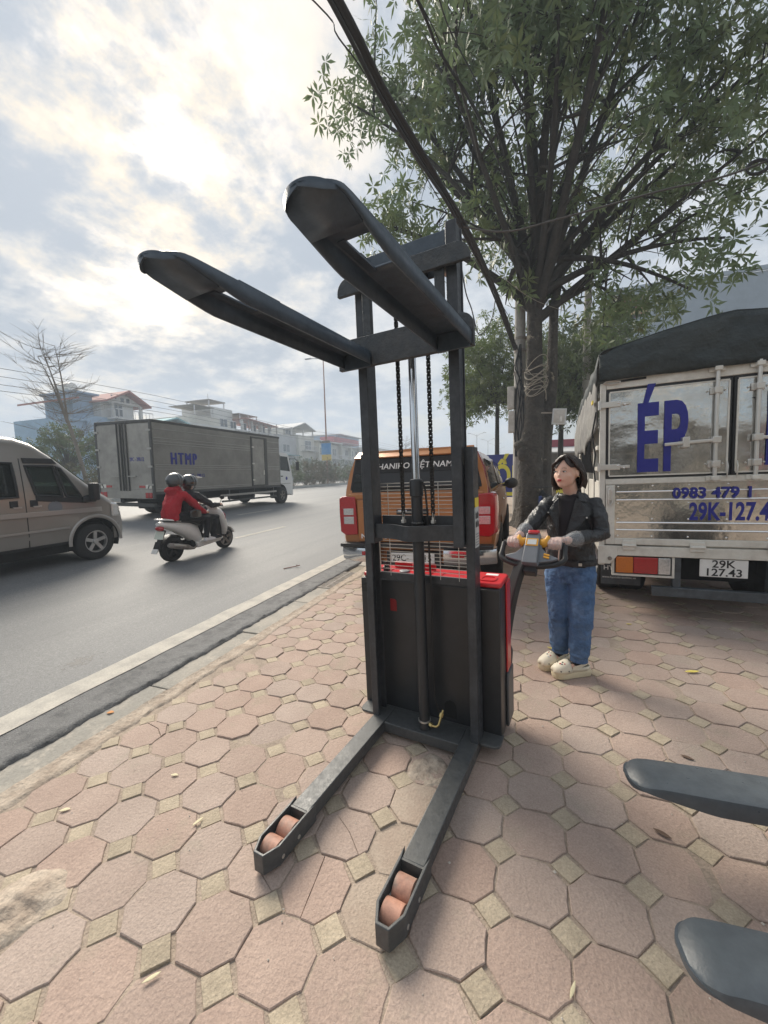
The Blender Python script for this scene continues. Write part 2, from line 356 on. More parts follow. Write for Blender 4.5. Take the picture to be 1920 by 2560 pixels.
# pavers: octagons with small squares between
AX, AY, SH = .235, .2165, .0145
def lat(i, j): return (-1.013+AX*i+SH*j, 1.165+AY*j)
def octm(seed):
    rg = random.Random(seed); a, b, s_ = AX/2-.0026, AY/2-.0026, .062
    base = [(a,-b+s_),(a,b-s_),(a-s_,b),(-a+s_,b),(-a,b-s_),(-a,-b+s_),(-a+s_,-b),(a-s_,-b)]
    return ring_piece(base, rg)
def sqm(seed):
    rg = random.Random(seed); s_ = .0565; return ring_piece([(s_,0),(0,s_*.95),(-s_,0),(0,-s_*.95)], rg)
def ring_piece(base, rg):
    base = [(x*(1+rg.uniform(-.022,.022)), y*(1+rg.uniform(-.022,.022))) for x, y in base]; n = len(base); pts = []
    for k in range(n):   # a chipped mid point on each edge
        x0,y0 = base[k]; x1,y1 = base[(k+1)%n]; t = rg.uniform(.3,.7); q = 1-rg.uniform(0,.028)
        pts += [(x0,y0), ((x0+(x1-x0)*t)*q, (y0+(y1-y0)*t)*q)]
    n = len(pts); v = [(x,y,-.03) for x,y in pts] + [(x,y,-.0026) for x,y in pts] + [(x*.975,y*.975,0.0) for x,y in pts] + [(x*.55,y*.55,.0005) for x,y in pts]
    f = []
    for lv in range(3):
        for k in range(n): f.append([lv*n+k, lv*n+(k+1)%n, (lv+1)*n+(k+1)%n, (lv+1)*n+k])
    f.append([3*n+k for k in range(n)]); q = MB(); q.add(v, f); return q
def meshonly(q, mt, nm):
    o = mk(nm, q, mt, smooth=0); me = o.data; bpy.data.objects.remove(o); return me
octs = [meshonly(octm(s_), m_oct, 'paver') for s_ in range(8)]; sqs = [meshonly(sqm(50+s_), m_sq, 'small_paver') for s_ in range(5)]
crk = []
for s_ in range(4):
    rg = random.Random(300+s_); a, b, c_ = AX/2-.0026, AY/2-.0026, .062
    base = [(a,-b+c_),(a,b-c_),(a-c_,b),(-a+c_,b),(-a,b-c_),(-a,-b+c_),(-a+c_,-b),(a-c_,-b)]
    i0 = rg.randint(0,3); i1 = i0+rg.randint(3,4); t0, t1 = rg.uniform(.3,.7), rg.uniform(.3,.7)
    def lp(i, t): return (base[i%8][0]*(1-t)+base[(i+1)%8][0]*t, base[i%8][1]*(1-t)+base[(i+1)%8][1]*t)
    pa, pb = lp(i0,t0), lp(i1,t1); mid = ((pa[0]+pb[0])/2+rg.uniform(-.015,.015),(pa[1]+pb[1])/2+rg.uniform(-.015,.015))
    h1_ = [pa]+[base[k%8] for k in range(i0+1,i1+1)]+[pb,mid]; h2_ = [pb]+[base[k%8] for k in range(i1+1,i0+9)]+[pa,mid]
    q = MB()
    for hh in (h1_,h2_):
        cx0 = sum(p[0] for p in hh)/len(hh); cy0 = sum(p[1] for p in hh)/len(hh)
        r_ = ring_piece([(x-cx0,y-cy0) for x,y in hh], rg).xf(Matrix.Translation((cx0*1.012,cy0*1.012,rg.uniform(-.003,.001)))); q.join(r_)
    crk.append(meshonly(q, m_oct, 'paver'))
pale = [meshonly(octm(80+s_), m_pale, 'paver') for s_ in range(3)]
rng = random.Random(21)
cand = {'o': [], 's': []}
for j in range(-9, 48):
    for i in range(-9, 34):
        for kd in 'os':
            x, y = lat(i+.5, j+.5) if kd == 'o' else lat(i, j)
            if x < -2.20 or x > .60*max(y,0)+1.2 or y > 10.5: continue
            if kd == 'o' and (x+1.63)**2+(y-.69)**2 < .02: continue
            p = Vector((x,y,0)) - Vector((0,0,CAMH)); dpt = p.dot(fw); u = p.dot(rt)/max(dpt,.01); v = p.dot(up)/max(dpt,.01)
            vis = dpt > .1 and abs(u) < 1.08 and -1.42 < v < .3
            cand[kd].append(((0 if vis else 50)+p.length, x, y, i, j))
PALE = {(2,-1),(2,0),(2,1)}
for kd, ms, nm in (('o',octs,'paver'),('s',sqs,'small_paver')):
    cand[kd].sort(); rest = MB()
    for idx, (_, x, y, i, j) in enumerate(cand[kd]):
        me = rng.choice(ms)
        if kd == 'o' and ((i,j) in PALE): me = rng.choice(pale)
        elif kd == 'o' and rng.random() < .06: me = rng.choice(crk)
        zz = rng.gauss(0,.0022); rx, ry, rz = rng.gauss(0,.010), rng.gauss(0,.010)-math.atan(SL)*0, rng.gauss(0,.015)
        Mx = Matrix.Translation(sw(x,y,zz)) @ TILT.to_4x4() @ Matrix.Rotation(rz+(.05 if kd=='s' else 0),4,'Z') @ Matrix.Rotation(rx,4,'X') @ Matrix.Rotation(ry,4,'Y')
        if idx < 298:
            o = bpy.data.objects.new(nm, me); col.objects.link(o); o.parent = pv; o.matrix_local = Mx
        else:
            rest.add([Mx @ v.co for v in me.vertices], [list(p.vertices) for p in me.polygons])
    o = mk('far_pavers' if kd == 'o' else 'far_small_pavers', rest, m_oct if kd == 'o' else m_sq, pv, smooth=0); o['kind'] = 'stuff'

# rough cement patches where pavers are missing
def patch(x0, y0, rx, ry, label, seed, h=.02):
    rows = []; nr, na = 12, 34
    for a in range(na):
        row = []; ang = 2*math.pi*a/na; rr = 1+.22*noise.noise((math.cos(ang)*1.6+seed,math.sin(ang)*1.6,seed))
        for r_ in range(nr+1):
            t = r_/nr; x = x0+rx*rr*t*math.cos(ang); y = y0+ry*rr*t*math.sin(ang)
            zz = h*(1-t**3)*(.55+.8*noise.noise((x*11,y*11,seed))) + .012*noise.noise((x*36,y*36,seed+4))*(1-t**4) - .012*t**6
            row.append(sw(x,y,zz))
        rows.append(row)
    rows.append(rows[0])
    tag(mk('cement_patch', MB().grid(rows), m_cement, smooth=60), label, 'cement patch')
patch(-.405,1.70,.125,.115,'rough lump of cement patching the pavers between the two stacker legs',2.3,.022)
patch(-1.63,.69,.15,.14,'rough broken cement patch at the left edge of the paving',5.9,.026)

# drain grate in the gutter
m_iron = mat('cast_iron', (.30,.275,.25), .8, metal=.25, c2=(.22,.19,.16), nscale=12, var=.2, vscale=60, bump=.002, bscale=90)
m_dark = mat('dark_void', (.012,.012,.012), .9)
dr = thing('drain_grate', 'slotted metal drain grate in the gutter behind the stacker', 'drain', (-2.445,4.83,-.012))
q = MB(); q.box(-.125,-.105,-.42,.42,-.03,.004).box(.105,.125,-.42,.42,-.03,.004).box(-.105,.105,-.42,-.40,-.03,.004).box(-.105,.105,.40,.42,-.03,.004).box(-.012,.012,-.40,.40,-.03,.0045)
mk('frame', q, m_iron, dr, bev=.002, smooth=0)
for s_ in (-1,1):
    for k in range(19):
        y0 = -.40+.8*(k+.28)/19; q = MB(); q.bar((s_*.012,y0,-.012),(s_*.105,y0+.01,-.012),.022,.03); mk('slat', q, m_iron, dr, smooth=0)
mk('sump', MB().box(-.105,.105,-.40,.40,-.10,-.09), m_dark, dr, smooth=0)

# fallen leaves and litter
m_yleaf = mat('yellow_leaf', (.62,.52,.12), .7, var=.2, vscale=60); m_bleaf = mat('brown_leaf', (.13,.085,.06), .8, var=.2, vscale=60)
m_pleaf = mat('pale_leaf', (.60,.54,.36), .8, var=.2, vscale=60); m_oleaf = mat('orange_leaf', (.50,.22,.07), .8)
def leafmesh(L, W, curl=.25):
    q = []
    for i in range(7):
        t = i/6; wd = W*math.sin(math.pi*min(max(t,.02),.98))**.8/2; zc = curl*L*(t-.5)**2
        q.append([(L*(t-.5),-wd,zc+wd*.5),(L*(t-.5),0,zc),(L*(t-.5),wd,zc+wd*.5)])
    return MB().grid(q)
leaves = [(1.129,3.057,.10,.030,.35,m_yleaf,'long yellow fallen leaf on the pavers in front of the truck'),
 (.25,3.205,.07,.024,2.6,m_yleaf,'yellow leaf lying just behind the woman\'s right clog'),
 (.783,2.119,.055,.02,-.4,m_bleaf,'small brown leaf above the tip of the upper loose fork'),
 (.535,1.626,.06,.02,-.5,m_bleaf,'small dark brown leaf below the upper loose fork'),
 (-1.278,1.127,.05,.014,1.3,m_pleaf,'small pale leaf on a square paver left of the stacker leg'),
 (-1.0,.682,.05,.012,.9,m_pleaf,'narrow pale leaf in a joint near the bottom left'),
 (-1.599,1.298,.04,.016,.3,m_pleaf,'tiny cream leaf left of the stacker near the kerb'),
 (-1.91,.995,.045,.018,.6,m_pleaf,'cream leaf on a paver close to the kerb edge'),
 (.151,1.025,.05,.010,1.2,m_pleaf,'thin pale twig leaf near the bottom edge of the pavement'),
 (.945,3.888,.05,.018,.1,m_yleaf,'small yellow leaf near the parked tarpaulin truck'),
 (-2.49,1.60,.045,.03,.5,m_oleaf,'small orange leaf lying in the gutter')]
for x, y, L, W, a, mt, lb in leaves:
    o = mk('fallen_leaf', leafmesh(L,W), mt, smooth=60)
    zz = gz(x) if x > -2.33 else -.024
    o.matrix_world = Matrix.Translation((x,y,zz+.004)) @ Matrix.Rotation(a,4,'Z'); tag(o, lb, 'leaf', 'leaves fallen on the ground')
    s_ = o.modifiers.new('s','SOLIDIFY'); s_.thickness = .0008
sk = MB().tube([(-3.50,5.03,gz(-3.6)+.01),(-3.45,5.10,gz(-3.6)+.012),(-3.37,5.20,gz(-3.5)+.02),(-3.33,5.24,gz(-3.5)+.03)],.007,6); sk.tube([(-3.37,5.20,gz(-3.5)+.02),(-3.35,5.18,gz(-3.5)+.05)],.006,6)
tag(mk('fallen_stick', sk, mat('stick_bark',(.22,.10,.08),.9)), 'short reddish stick lying on the road beyond the white line', 'stick')
# scattered grit so the pavers are not clean
q = MB(); rng = random.Random(77)
for k in range(420):
    x = rng.uniform(-2.2,2.0); y = rng.uniform(.4,5.0); r_ = rng.uniform(.0012,.004)*(1 if rng.random() < .93 else 2)
    zc = SL*(x+2.33)+r_*.5
    q.add([(x+r_,y,zc),(x,y+r_,zc),(x-r_*1.2,y,zc),(x,y-r_,zc),(x,y,zc+r_*.8),(x,y,zc-r_*.6)], [[0,1,4],[1,2,4],[2,3,4],[3,0,4],[1,0,5],[2,1,5],[3,2,5],[0,3,5]])
o = mk('grit', q, mat('grit',(.55,.50,.43),.9), smooth=0); tag(o, 'pale grit and crumbs scattered over the paving', 'grit', kind='stuff')

# median island: kerb blocks, soil
med = mk('median_island', MB().box(-22.7,-19.9,-200,700,.2,.50), m_soil, smooth=0); tag(med, kind='structure')
rng = random.Random(31)
kb = MB().box(-19.9,-19.70,-.49,.49,-.02,.24); me = meshonly(kb, m_kerbst, 'kerb_block')
kb = MB()
for k in range(150):
    y = -6+k*1.0
    o = bpy.data.objects.new('kerb_block', me); col.objects.link(o); o.parent = med; o.location = (rng.uniform(-.012,.012),y,.347)
# ================================================================ PALLET STACKER
m_steel = mat('grey_black_paint', (.030,.034,.040), .42, c2=(.045,.050,.056), nscale=7, var=.25, vscale=40, bump=.0006, bscale=160, rvar=.10)
m_fork = mat('hazed_black_paint', (.050,.070,.094), .40, c2=(.062,.084,.110), nscale=5, var=.18, vscale=30, bump=.0007, bscale=120, rvar=.1)  # dark paint made bluer and lighter, haze over the raised forks in its colour
m_forkworn = mat('worn_fork_paint', (.070,.082,.093), .36, c2=(.085,.098,.108), nscale=4, var=.15, vscale=25, c3=(.33,.31,.29), n3=9, lo3=.70, hi3=.76, bump=.0008, bscale=90, rvar=.1)
m_cast = mat('flame_cut_plate', (.048,.055,.062), .62, c2=(.065,.07,.074), nscale=18, bump=.007, bscale=55, c3=(.17,.10,.055), n3=6, lo3=.66, hi3=.76)
m_body = mat('satin_black_sheet', (.022,.024,.027), .38, var=.2, vscale=8, bump=.0003, bscale=200, rvar=.06)
m_legs = mat('leg_paint', (.062,.066,.068), .45, c2=(.085,.085,.080), nscale=6, nlo=.5, nhi=.75, var=.2, vscale=50, bump=.0006, bscale=130, rvar=.12)
m_red = mat('red_plastic', (.55,.012,.020), .32, var=.1, vscale=20, coat=.3)
m_blackpl = mat('black_plastic', (.018,.018,.019), .5, var=.1, bump=.0004, bscale=220)
m_chrome = mat('chrome_rod', (.62,.64,.67), .12, metal=1.0)
m_zinc = mat('zinc_wire', (.62,.60,.56), .38, metal=.75)
m_chain = mat('oily_chain', (.020,.018,.016), .45, metal=.5, var=.3, vscale=90)
m_roll = mat('polyurethane_roller', (.42,.215,.15), .6, c2=(.33,.17,.12), nscale=14, var=.22, vscale=60, c3=(.30,.22,.18), n3=8, lo3=.55, hi3=.7)
m_brass = mat('brass', (.55,.42,.18), .35, metal=.9)
m_greypl = mat('grey_plastic', (.155,.170,.190), .45, var=.06, vscale=30)
m_yel = mat('amber_plastic', (.72,.36,.035), .4, var=.08)
m_white = mat('white_plastic', (.75,.75,.73), .45)
m_lcd = mat('lcd_glass', (.60,.63,.62), .2)
m_dred = mat('dark_red_plastic', (.22,.008,.012), .35)
m_ylab = mat('yellow_label', (.75,.58,.06), .5)
m_blk = mat('black_ink', (.015,.015,.015), .6)

ROTM = TILT @ Matrix.Rotation(R(-8.5), 3, 'Z')
st = thing('pallet_stacker', 'black electric pallet stacker with raised forks and red top cover on the pavers', 'pallet stacker', (-.482,1.83,gz(-.482)), ROTM)
# base frame
q = MB().box(-.212,.212,.0,.135,.028,.084); mk('base_crossmember', q, m_legs, st, bev=.004)
q = MB().box(-.305,.305,.120,.16,.03,.083); mk('base_plate', q, m_legs, st, bev=.003)
for s_ in (-1,1):
    xa, xb = (.212,.298) if s_ > 0 else (-.298,-.212); xc = (xa+xb)/2
    SHR = Matrix(((1,.020,0,0),(0,1,0,0),(0,0,1,0),(0,0,0,1)))
    lg = mk('leg', MB().box(xa,xb,-.640,.135,.026,.088).xf(SHR), m_legs, st, bev=.004, seg=3)
    # wheel carrier: bent plate with chamfered nose
    o_ = [(xa-.008,-.598),(xa-.008,-.805),(xa+.020,-.862),(xb-.020,-.862),(xb+.008,-.805),(xb+.008,-.598)]
    i_ = [(xa+.002,-.645),(xa+.002,-.802),(xa+.025,-.851),(xb-.025,-.851),(xb-.002,-.802),(xb-.002,-.645)]
    n_ = 6; q = MB(); vs_ = [(x,y,.018) for x,y in o_]+[(x,y,.094) for x,y in o_]+[(x,y,.018) for x,y in i_]+[(x,y,.094) for x,y in i_]; fs = []
    for k in range(5):
        fs += [[k,k+1,n_+k+1,n_+k],[2*n_+k+1,2*n_+k,3*n_+k,3*n_+k+1],[n_+k,n_+k+1,3*n_+k+1,3*n_+k],[k+1,k,2*n_+k,2*n_+k+1]]
    fs += [[0,n_,3*n_,2*n_],[5,2*n_+5,3*n_+5,n_+5]]
    q.add(vs_, fs); q.xf(SHR); cr_ = recalc(mk('wheel_carrier', q, m_legs, lg, bev=.0025, seg=2))
    mk('carrier_wall', MB().box(xa+.002,xb-.002,-.649,-.641,.03,.090).xf(SHR), m_legs, lg)
    for yc in (-.705,-.791):
        w_ = MB().lathe([(-.036,.010),(-.036,.036),(-.032,.0435),(.032,.0435),(.036,.036),(.036,.010)], (xc+.020*yc,yc,.0445), 'x', 28)
        rl = mk('roller', w_, m_roll, lg, smooth=40)
        mk('axle', MB().cyl((xa-.0095+.02*yc,yc,.042),(xb+.0095+.02*yc,yc,.042),.0075,n=14), m_zinc, rl)
    mk('rocker_plate', MB().box(xa+.004,xa+.009,-.81,-.69,.03,.055).box(xb-.009,xb-.004,-.81,-.69,.03,.055).xf(SHR), m_zinc, lg)
    # stabiliser foot plate
    p_ = [(0,.05),(.075,.05),(.095,.065),(.10,.09),(.10,.16),(0,.16)]
    mk('foot_plate', MB().prism([((.302+x)*s_,y) for x,y in p_], 'z', .072,.086), m_legs, st, bev=.003)
# masts (rolled channel sections)
def channel(xo, xi, y0, y1, z0, z1, t=.011):
    pts = [(xo,y0),(xi,y0),(xi,y0+t),(xo+(t if xi > xo else -t),y0+t),(xo+(t if xi > xo else -t),y1-t),(xi,y1-t),(xi,y1),(xo,y1)]
    return MB().prism(pts, 'z', z0, z1)
for s_ in (-1,1):
    o = recalc(mk('outer_mast', channel(.303*s_,.262*s_,.034,.130,.084,1.555), m_steel, st, bev=.003))
    o = recalc(mk('inner_mast', channel(.214*s_,.264*s_,-.012,.082,1.085,2.535,.012), m_steel, st, bev=.003))
    mk('mast_web', MB().box(min(.222*s_,.258*s_),max(.222*s_,.258*s_),.0,.070,1.09,2.53), m_steel, o)
    mk('mast_roller', MB().lathe([(-.014,.01),(-.014,.032),(.014,.032),(.014,.01)], (.283*s_,.082,1.51), 'x', 18), m_zinc, st)
mk('outer_mast_tie', MB().box(-.262,.262,.115,.128,.86,.90), m_steel, st, bev=.003)
mk('inner_mast_head', MB().box(-.214,.214,.030,.095,2.455,2.53), m_fork, st, bev=.004)
q = MB().box(-.225,.225,-.006,.006,2.41,2.53); mk('inner_mast_brace', MB().box(-.214,.214,.070,.082,2.36,2.44), m_steel, st, bev=.003)
# yoke bowed around the cylinder
path = []
for k in range(25):
    x = -.214+.428*k/24; path.append((x, .012-.075*math.exp(-((x-.01)/.085)**2)))
q = MB(); rr = []
for x, y in path: rr.append([(x,y-.006,1.112),(x,y+.006,1.112),(x,y+.006,1.188),(x,y-.006,1.188)])
q.rings(rr); recalc(mk('cylinder_yoke', q, m_steel, st, bev=.0015, seg=1))
mk('yoke_back', MB().box(-.214,.214,.085,.097,1.135,1.225), m_steel, st, bev=.002)
# lift cylinder
cy_l = mk('lift_cylinder', MB().lathe([(.086,.0),(.086,.031),(.100,.0325),(.112,.029),(1.325,.029),(1.33,.0345),(1.40,.0345),(1.412,.030),(1.415,.020)], (.010,.048,0), 'z', 28), m_body, st)
mk('piston_rod', MB().cyl((.010,.048,1.41),(.010,.048,2.46),.0195,n=24), m_chrome, cy_l)
mk('clamp_ring', MB().lathe([(1.190,.030),(1.190,.040),(1.197,.040),(1.197,.030)], (.010,.048,0), 'z', 26), m_chrome, cy_l)
mk('clamp_ring', MB().lathe([(.128,.029),(.128,.033),(.136,.033),(.136,.029)], (.010,.048,0), 'z', 26), m_zinc, cy_l)
# lifting chains: individual plate links joined per chain
for xc in (-.068,.095):
    q = MB(); z = 1.235; k = 0
    while z < 2.47:
        if k % 2: q.box(xc-.0085,xc-.0055,.041,.055,z-.013,z+.013).box(xc+.0055,xc+.0085,.041,.055,z-.013,z+.013)
        else: q.box(xc-.0050,xc-.0015,.040,.056,z-.013,z+.013).box(xc+.0015,xc+.0050,.040,.056,z-.013,z+.013)
        q.cyl((xc-.010,.048,z+.008),(xc+.010,.048,z+.008),.0035,n=6); z += .0155; k += 1
    ch = mk('lift_chain', q, m_chain, st, smooth=0); ch['kind'] = 'stuff'
    mk('chain_anchor', MB().cyl((xc,.048,1.19),(xc,.048,1.245),.0075,n=10).lathe([(1.192,.004),(1.192,.014),(1.206,.014),(1.206,.004)],(xc,.048,0),'z',6), m_zinc, ch)
# chain sheaves under the head
for xc in (-.068,.095):
    mk('chain_sheave', MB().lathe([(-.012,.01),(-.012,.036),(-.007,.030),(.007,.030),(.012,.036),(.012,.01)], (xc,.062,2.455), 'x', 20), m_steel, st)
# hydraulic hose and brass elbow
mk('hydraulic_hose', MB().tube([(.048,.036,1.40),(.060,.040,1.37),(.062,.055,1.25),(.058,.075,1.0),(.060,.082,.8),(.056,.084,.5),(.058,.082,.25),(.075,.09,.17)],.0055,8), m_blackpl, st)
mk('hose_elbow', MB().tube([(.040,.040,.122),(.062,.034,.118),(.082,.034,.120),(.092,.040,.128),(.096,.052,.150),(.100,.066,.172),(.104,.080,.19)],.0062,10).cyl((.044,.039,.121),(.058,.035,.118),.0115,n=6).cyl((.098,.060,.162),(.101,.070,.178),.0115,n=6), m_brass, st)
# wire safety guard behind the mast
gd = mk('safety_guard', MB().tube([(-.255,.118,.885),(-.255,.118,1.395)],.003,6).tube([(.255,.118,.885),(.255,.118,1.395)],.003,6).tube([(-.255,.118,1.395),(.255,.118,1.395)],.003,6).tube([(-.255,.118,.885),(.255,.118,.885)],.003,6), m_zinc, st)
wm = None
for k in range(25):
    z = .903+k*.0198
    if wm is None:
        o = mk('guard_wire', MB().tube([(-.255,0,0),(.255,0,0)],.0019,5), m_zinc, gd); wm = o.data
    else:
        o = bpy.data.objects.new('guard_wire', wm); col.objects.link(o); o.parent = gd
    o.location = (0,.120,z)
for x in (-.19,-.03,.10,.20): mk('guard_upright', MB().tube([(x,.116,.885),(x,.116,1.395)],.0021,5), m_zinc, gd)
# body and covers
bd = mk('body_panel', MB().box(-.408,.392,.160,.375,.050,.850), m_body, st, bev=.012, seg=3)
mk('side_flange', MB().box(.300,.392,.148,.160,.055,.846), m_body, bd, bev=.002)
mk('side_flange', MB().box(-.408,-.310,.148,.160,.055,.846), m_body, bd, bev=.002)
mk('hose_port', MB().prism([(.085,.105),(.150,.105),(.150,.175),(.140,.195),(.118,.205),(.096,.195),(.085,.175)], 'y', .1565,.1595), m_dark, bd)
mk('red_window', MB().prism([(-.225,.665),(-.185,.665),(-.185,.725),(-.195,.735),(-.225,.735)], 'y', .1570,.1595), m_dred, bd)
mk('badge_plate', MB().box(-.404,-.335,.1445,.1475,.765,.812), m_blk, bd)
for xx in (-.355,-.341):
    mk('badge_mark', MB().lathe([(-.001,.0035),(-.001,.0075),(.001,.0075),(.001,.0035)], (xx,.1437,.788), 'y', 14), m_white, bd)
# red top cover with recessed trays
pts = [(-.400,.165),(.384,.165),(.396,.18),(.396,.36),(.384,.385),(-.400,.385)]
tc_ = mk('top_cover', MB().prism(pts, 'z', .8505,.876), m_red, st, bev=.008, seg=3)
for x0, x1, y0, y1 in ((-.265,.0,.19,.32),(.055,.235,.19,.30),(.275,.36,.20,.29)):
    q = MB(); n_ = 14; inn = []; ou = []
    for k in range(40):
        a = 2*math.pi*k/40; ex = .5; cx0, cy0 = (x0+x1)/2, (y0+y1)/2
        ux = math.copysign(abs(math.cos(a))**ex, math.cos(a)); uy = math.copysign(abs(math.sin(a))**ex, math.sin(a))
        ou.append((cx0+ux*(x1-x0)/2, cy0+uy*(y1-y0)/2)); inn.append((cx0+ux*((x1-x0)/2-.012), cy0+uy*((y1-y0)/2-.012)))
    q.rings([[(x,y,.8765) for x,y in ou],[(x,y,.881) for x,y in ou],[(x,y,.881) for x,y in inn],[(x,y,.8772) for x,y in inn]], cap=False)
    q.add([(x,y,.8772) for x,y in inn], [list(range(40))]); mk('tray_rim', q, m_red, tc_, smooth=45)
mk('cover_lip', MB().box(-.265,.0,.315,.325,.878,.915), m_red, tc_, bev=.003)
mk('emergency_stop', MB().lathe([(.876,.020),(.90,.018),(.912,.017),(.916,.032),(.928,.034),(.938,.028),(.941,.0)], (-.075,.235,0), 'z', 22), m_red, st)
mk('indicator_dial', MB().lathe([(.876,.030),(.884,.030),(.886,.026),(.886,.0)], (-.165,.24,0), 'z', 22), m_greypl, st)
mk('key_switch', MB().lathe([(.876,.020),(.905,.020),(.908,.016),(.908,0)], (-.275,.225,0), 'z', 16).box(-.278,-.272,.205,.245,.905,.935), m_blackpl, st, smooth=40)
mk('cable_coil', MB().tube([(-.30+.02*math.cos(a),.215,.915+.022*math.sin(a)) for a in [i*.45 for i in range(15)]],.004,6), m_blackpl, st)
mk('paper_label', MB().box(.285,.350,.318,.352,.8765,.8775), m_white, tc_, smooth=0)
# rear shell: rounded red and grey cowl
rs = []
for k, (z, d, wd) in enumerate([(.10,.12,.36),(.20,.16,.375),(.32,.165,.378),(.36,.150,.38),(.45,.115,.385),(.62,.085,.388),(.80,.06,.388),(.848,.045,.385)]):
    rs.append([(-.008+wd*math.cos(a)*1.0 if abs(math.cos(a)) < .98 else math.copysign(wd,math.cos(a))-.008, .372+d*math.sin(a)**.6, z) for a in [math.pi*i/16 for i in range(17)]])
sh = MB().rings(rs[:4], cap=False, closed=False); recalc(mk('drive_cover', sh, mat('drive_cover_grey',(.075,.077,.080),.45), st, smooth=60))
sh = MB().rings(rs[3:], cap=False, closed=False); recalc(mk('rear_cowl', sh, m_red, st, smooth=60))
mk('side_trim', MB().box(.3925,.402,.285,.385,.36,.852), m_red, st, bev=.004)
mk('side_skirt', MB().box(.3925,.408,.27,.42,.06,.355), mat('skirt_grey',(.085,.087,.09),.5), st, bev=.008)
mk('rear_lamp', MB().box(.375,.395,.36,.40,.30,.46), m_red, st, bev=.008, seg=3)
mk('drive_wheel', MB().lathe([(-.035,.03),(-.035,.105),(-.028,.115),(.028,.115),(.035,.105),(.035,.03)], (.0,.42,.115), 'x', 30), m_roll, st)
for s_ in (-1,1): mk('caster_wheel', MB().lathe([(-.025,.015),(-.025,.055),(-.02,.062),(.02,.062),(.025,.055),(.025,.015)], (.30*s_,.36,.062), 'x', 22), m_blackpl, st)
# mast labels on the right outer mast
lb = mk('warning_label', MB().box(.3035,.3050,.048,.116,1.075,1.27), m_lcd, st, smooth=0)
mk('label_band', MB().box(.3051,.3056,.048,.116,1.27,1.315), m_ylab, lb, smooth=0)
for r_ in range(2):
    for c_ in range(2):
        mk('pictogram', MB().prism([(.056+c_*.030,1.215-r_*.042),(.078+c_*.030,1.215-r_*.042),(.080+c_*.030,1.236-r_*.042),(.066+c_*.030,1.250-r_*.042),(.056+c_*.030,1.24-r_*.042)], 'x', .3051,.3055), m_blk, lb, smooth=0)
for r_ in range(5): mk('print_line', MB().box(.3051,.3055,.054,.110,1.085+r_*.013,1.091+r_*.013), m_greypl, lb, smooth=0)
# fork carriage
def barplate(half, z0, z1, rad, y0, y1):
    p_ = [(-half,z0),(half,z0),(half,z1-rad)]
    p_ += [(half-rad+rad*math.cos(a),z1-rad+rad*math.sin(a)) for a in [R(15*i) for i in range(1,6)]]
    p_ += [(half-rad,z1),(-half+rad,z1)] + [(-half+rad-rad*math.sin(a),z1-rad+rad*math.cos(a)) for a in [R(15*i) for i in range(1,6)]] + [(-half,z1-rad)]
    return MB().prism(p_, 'y', y0, y1)
cb = mk('carriage_upper_bar', barplate(.335,2.330,2.412,.066,-.062,-.040), m_cast, st, bev=.003)
mk('carriage_lower_bar', barplate(.345,1.975,2.118,.055,-.064,-.036), m_cast, st, bev=.003)
for s_ in (-1,1):
    x_ = .188*s_
    mk('carriage_upright', MB().box(x_-.022,x_+.022,-.036,-.016,1.98,2.40), m_cast, st, bev=.003)
    mk('carriage_roller', MB().lathe([(-.012,.01),(-.012,.030),(.012,.030),(.012,.01)], (.205*s_,.035,2.36), 'x', 18), m_zinc, st)
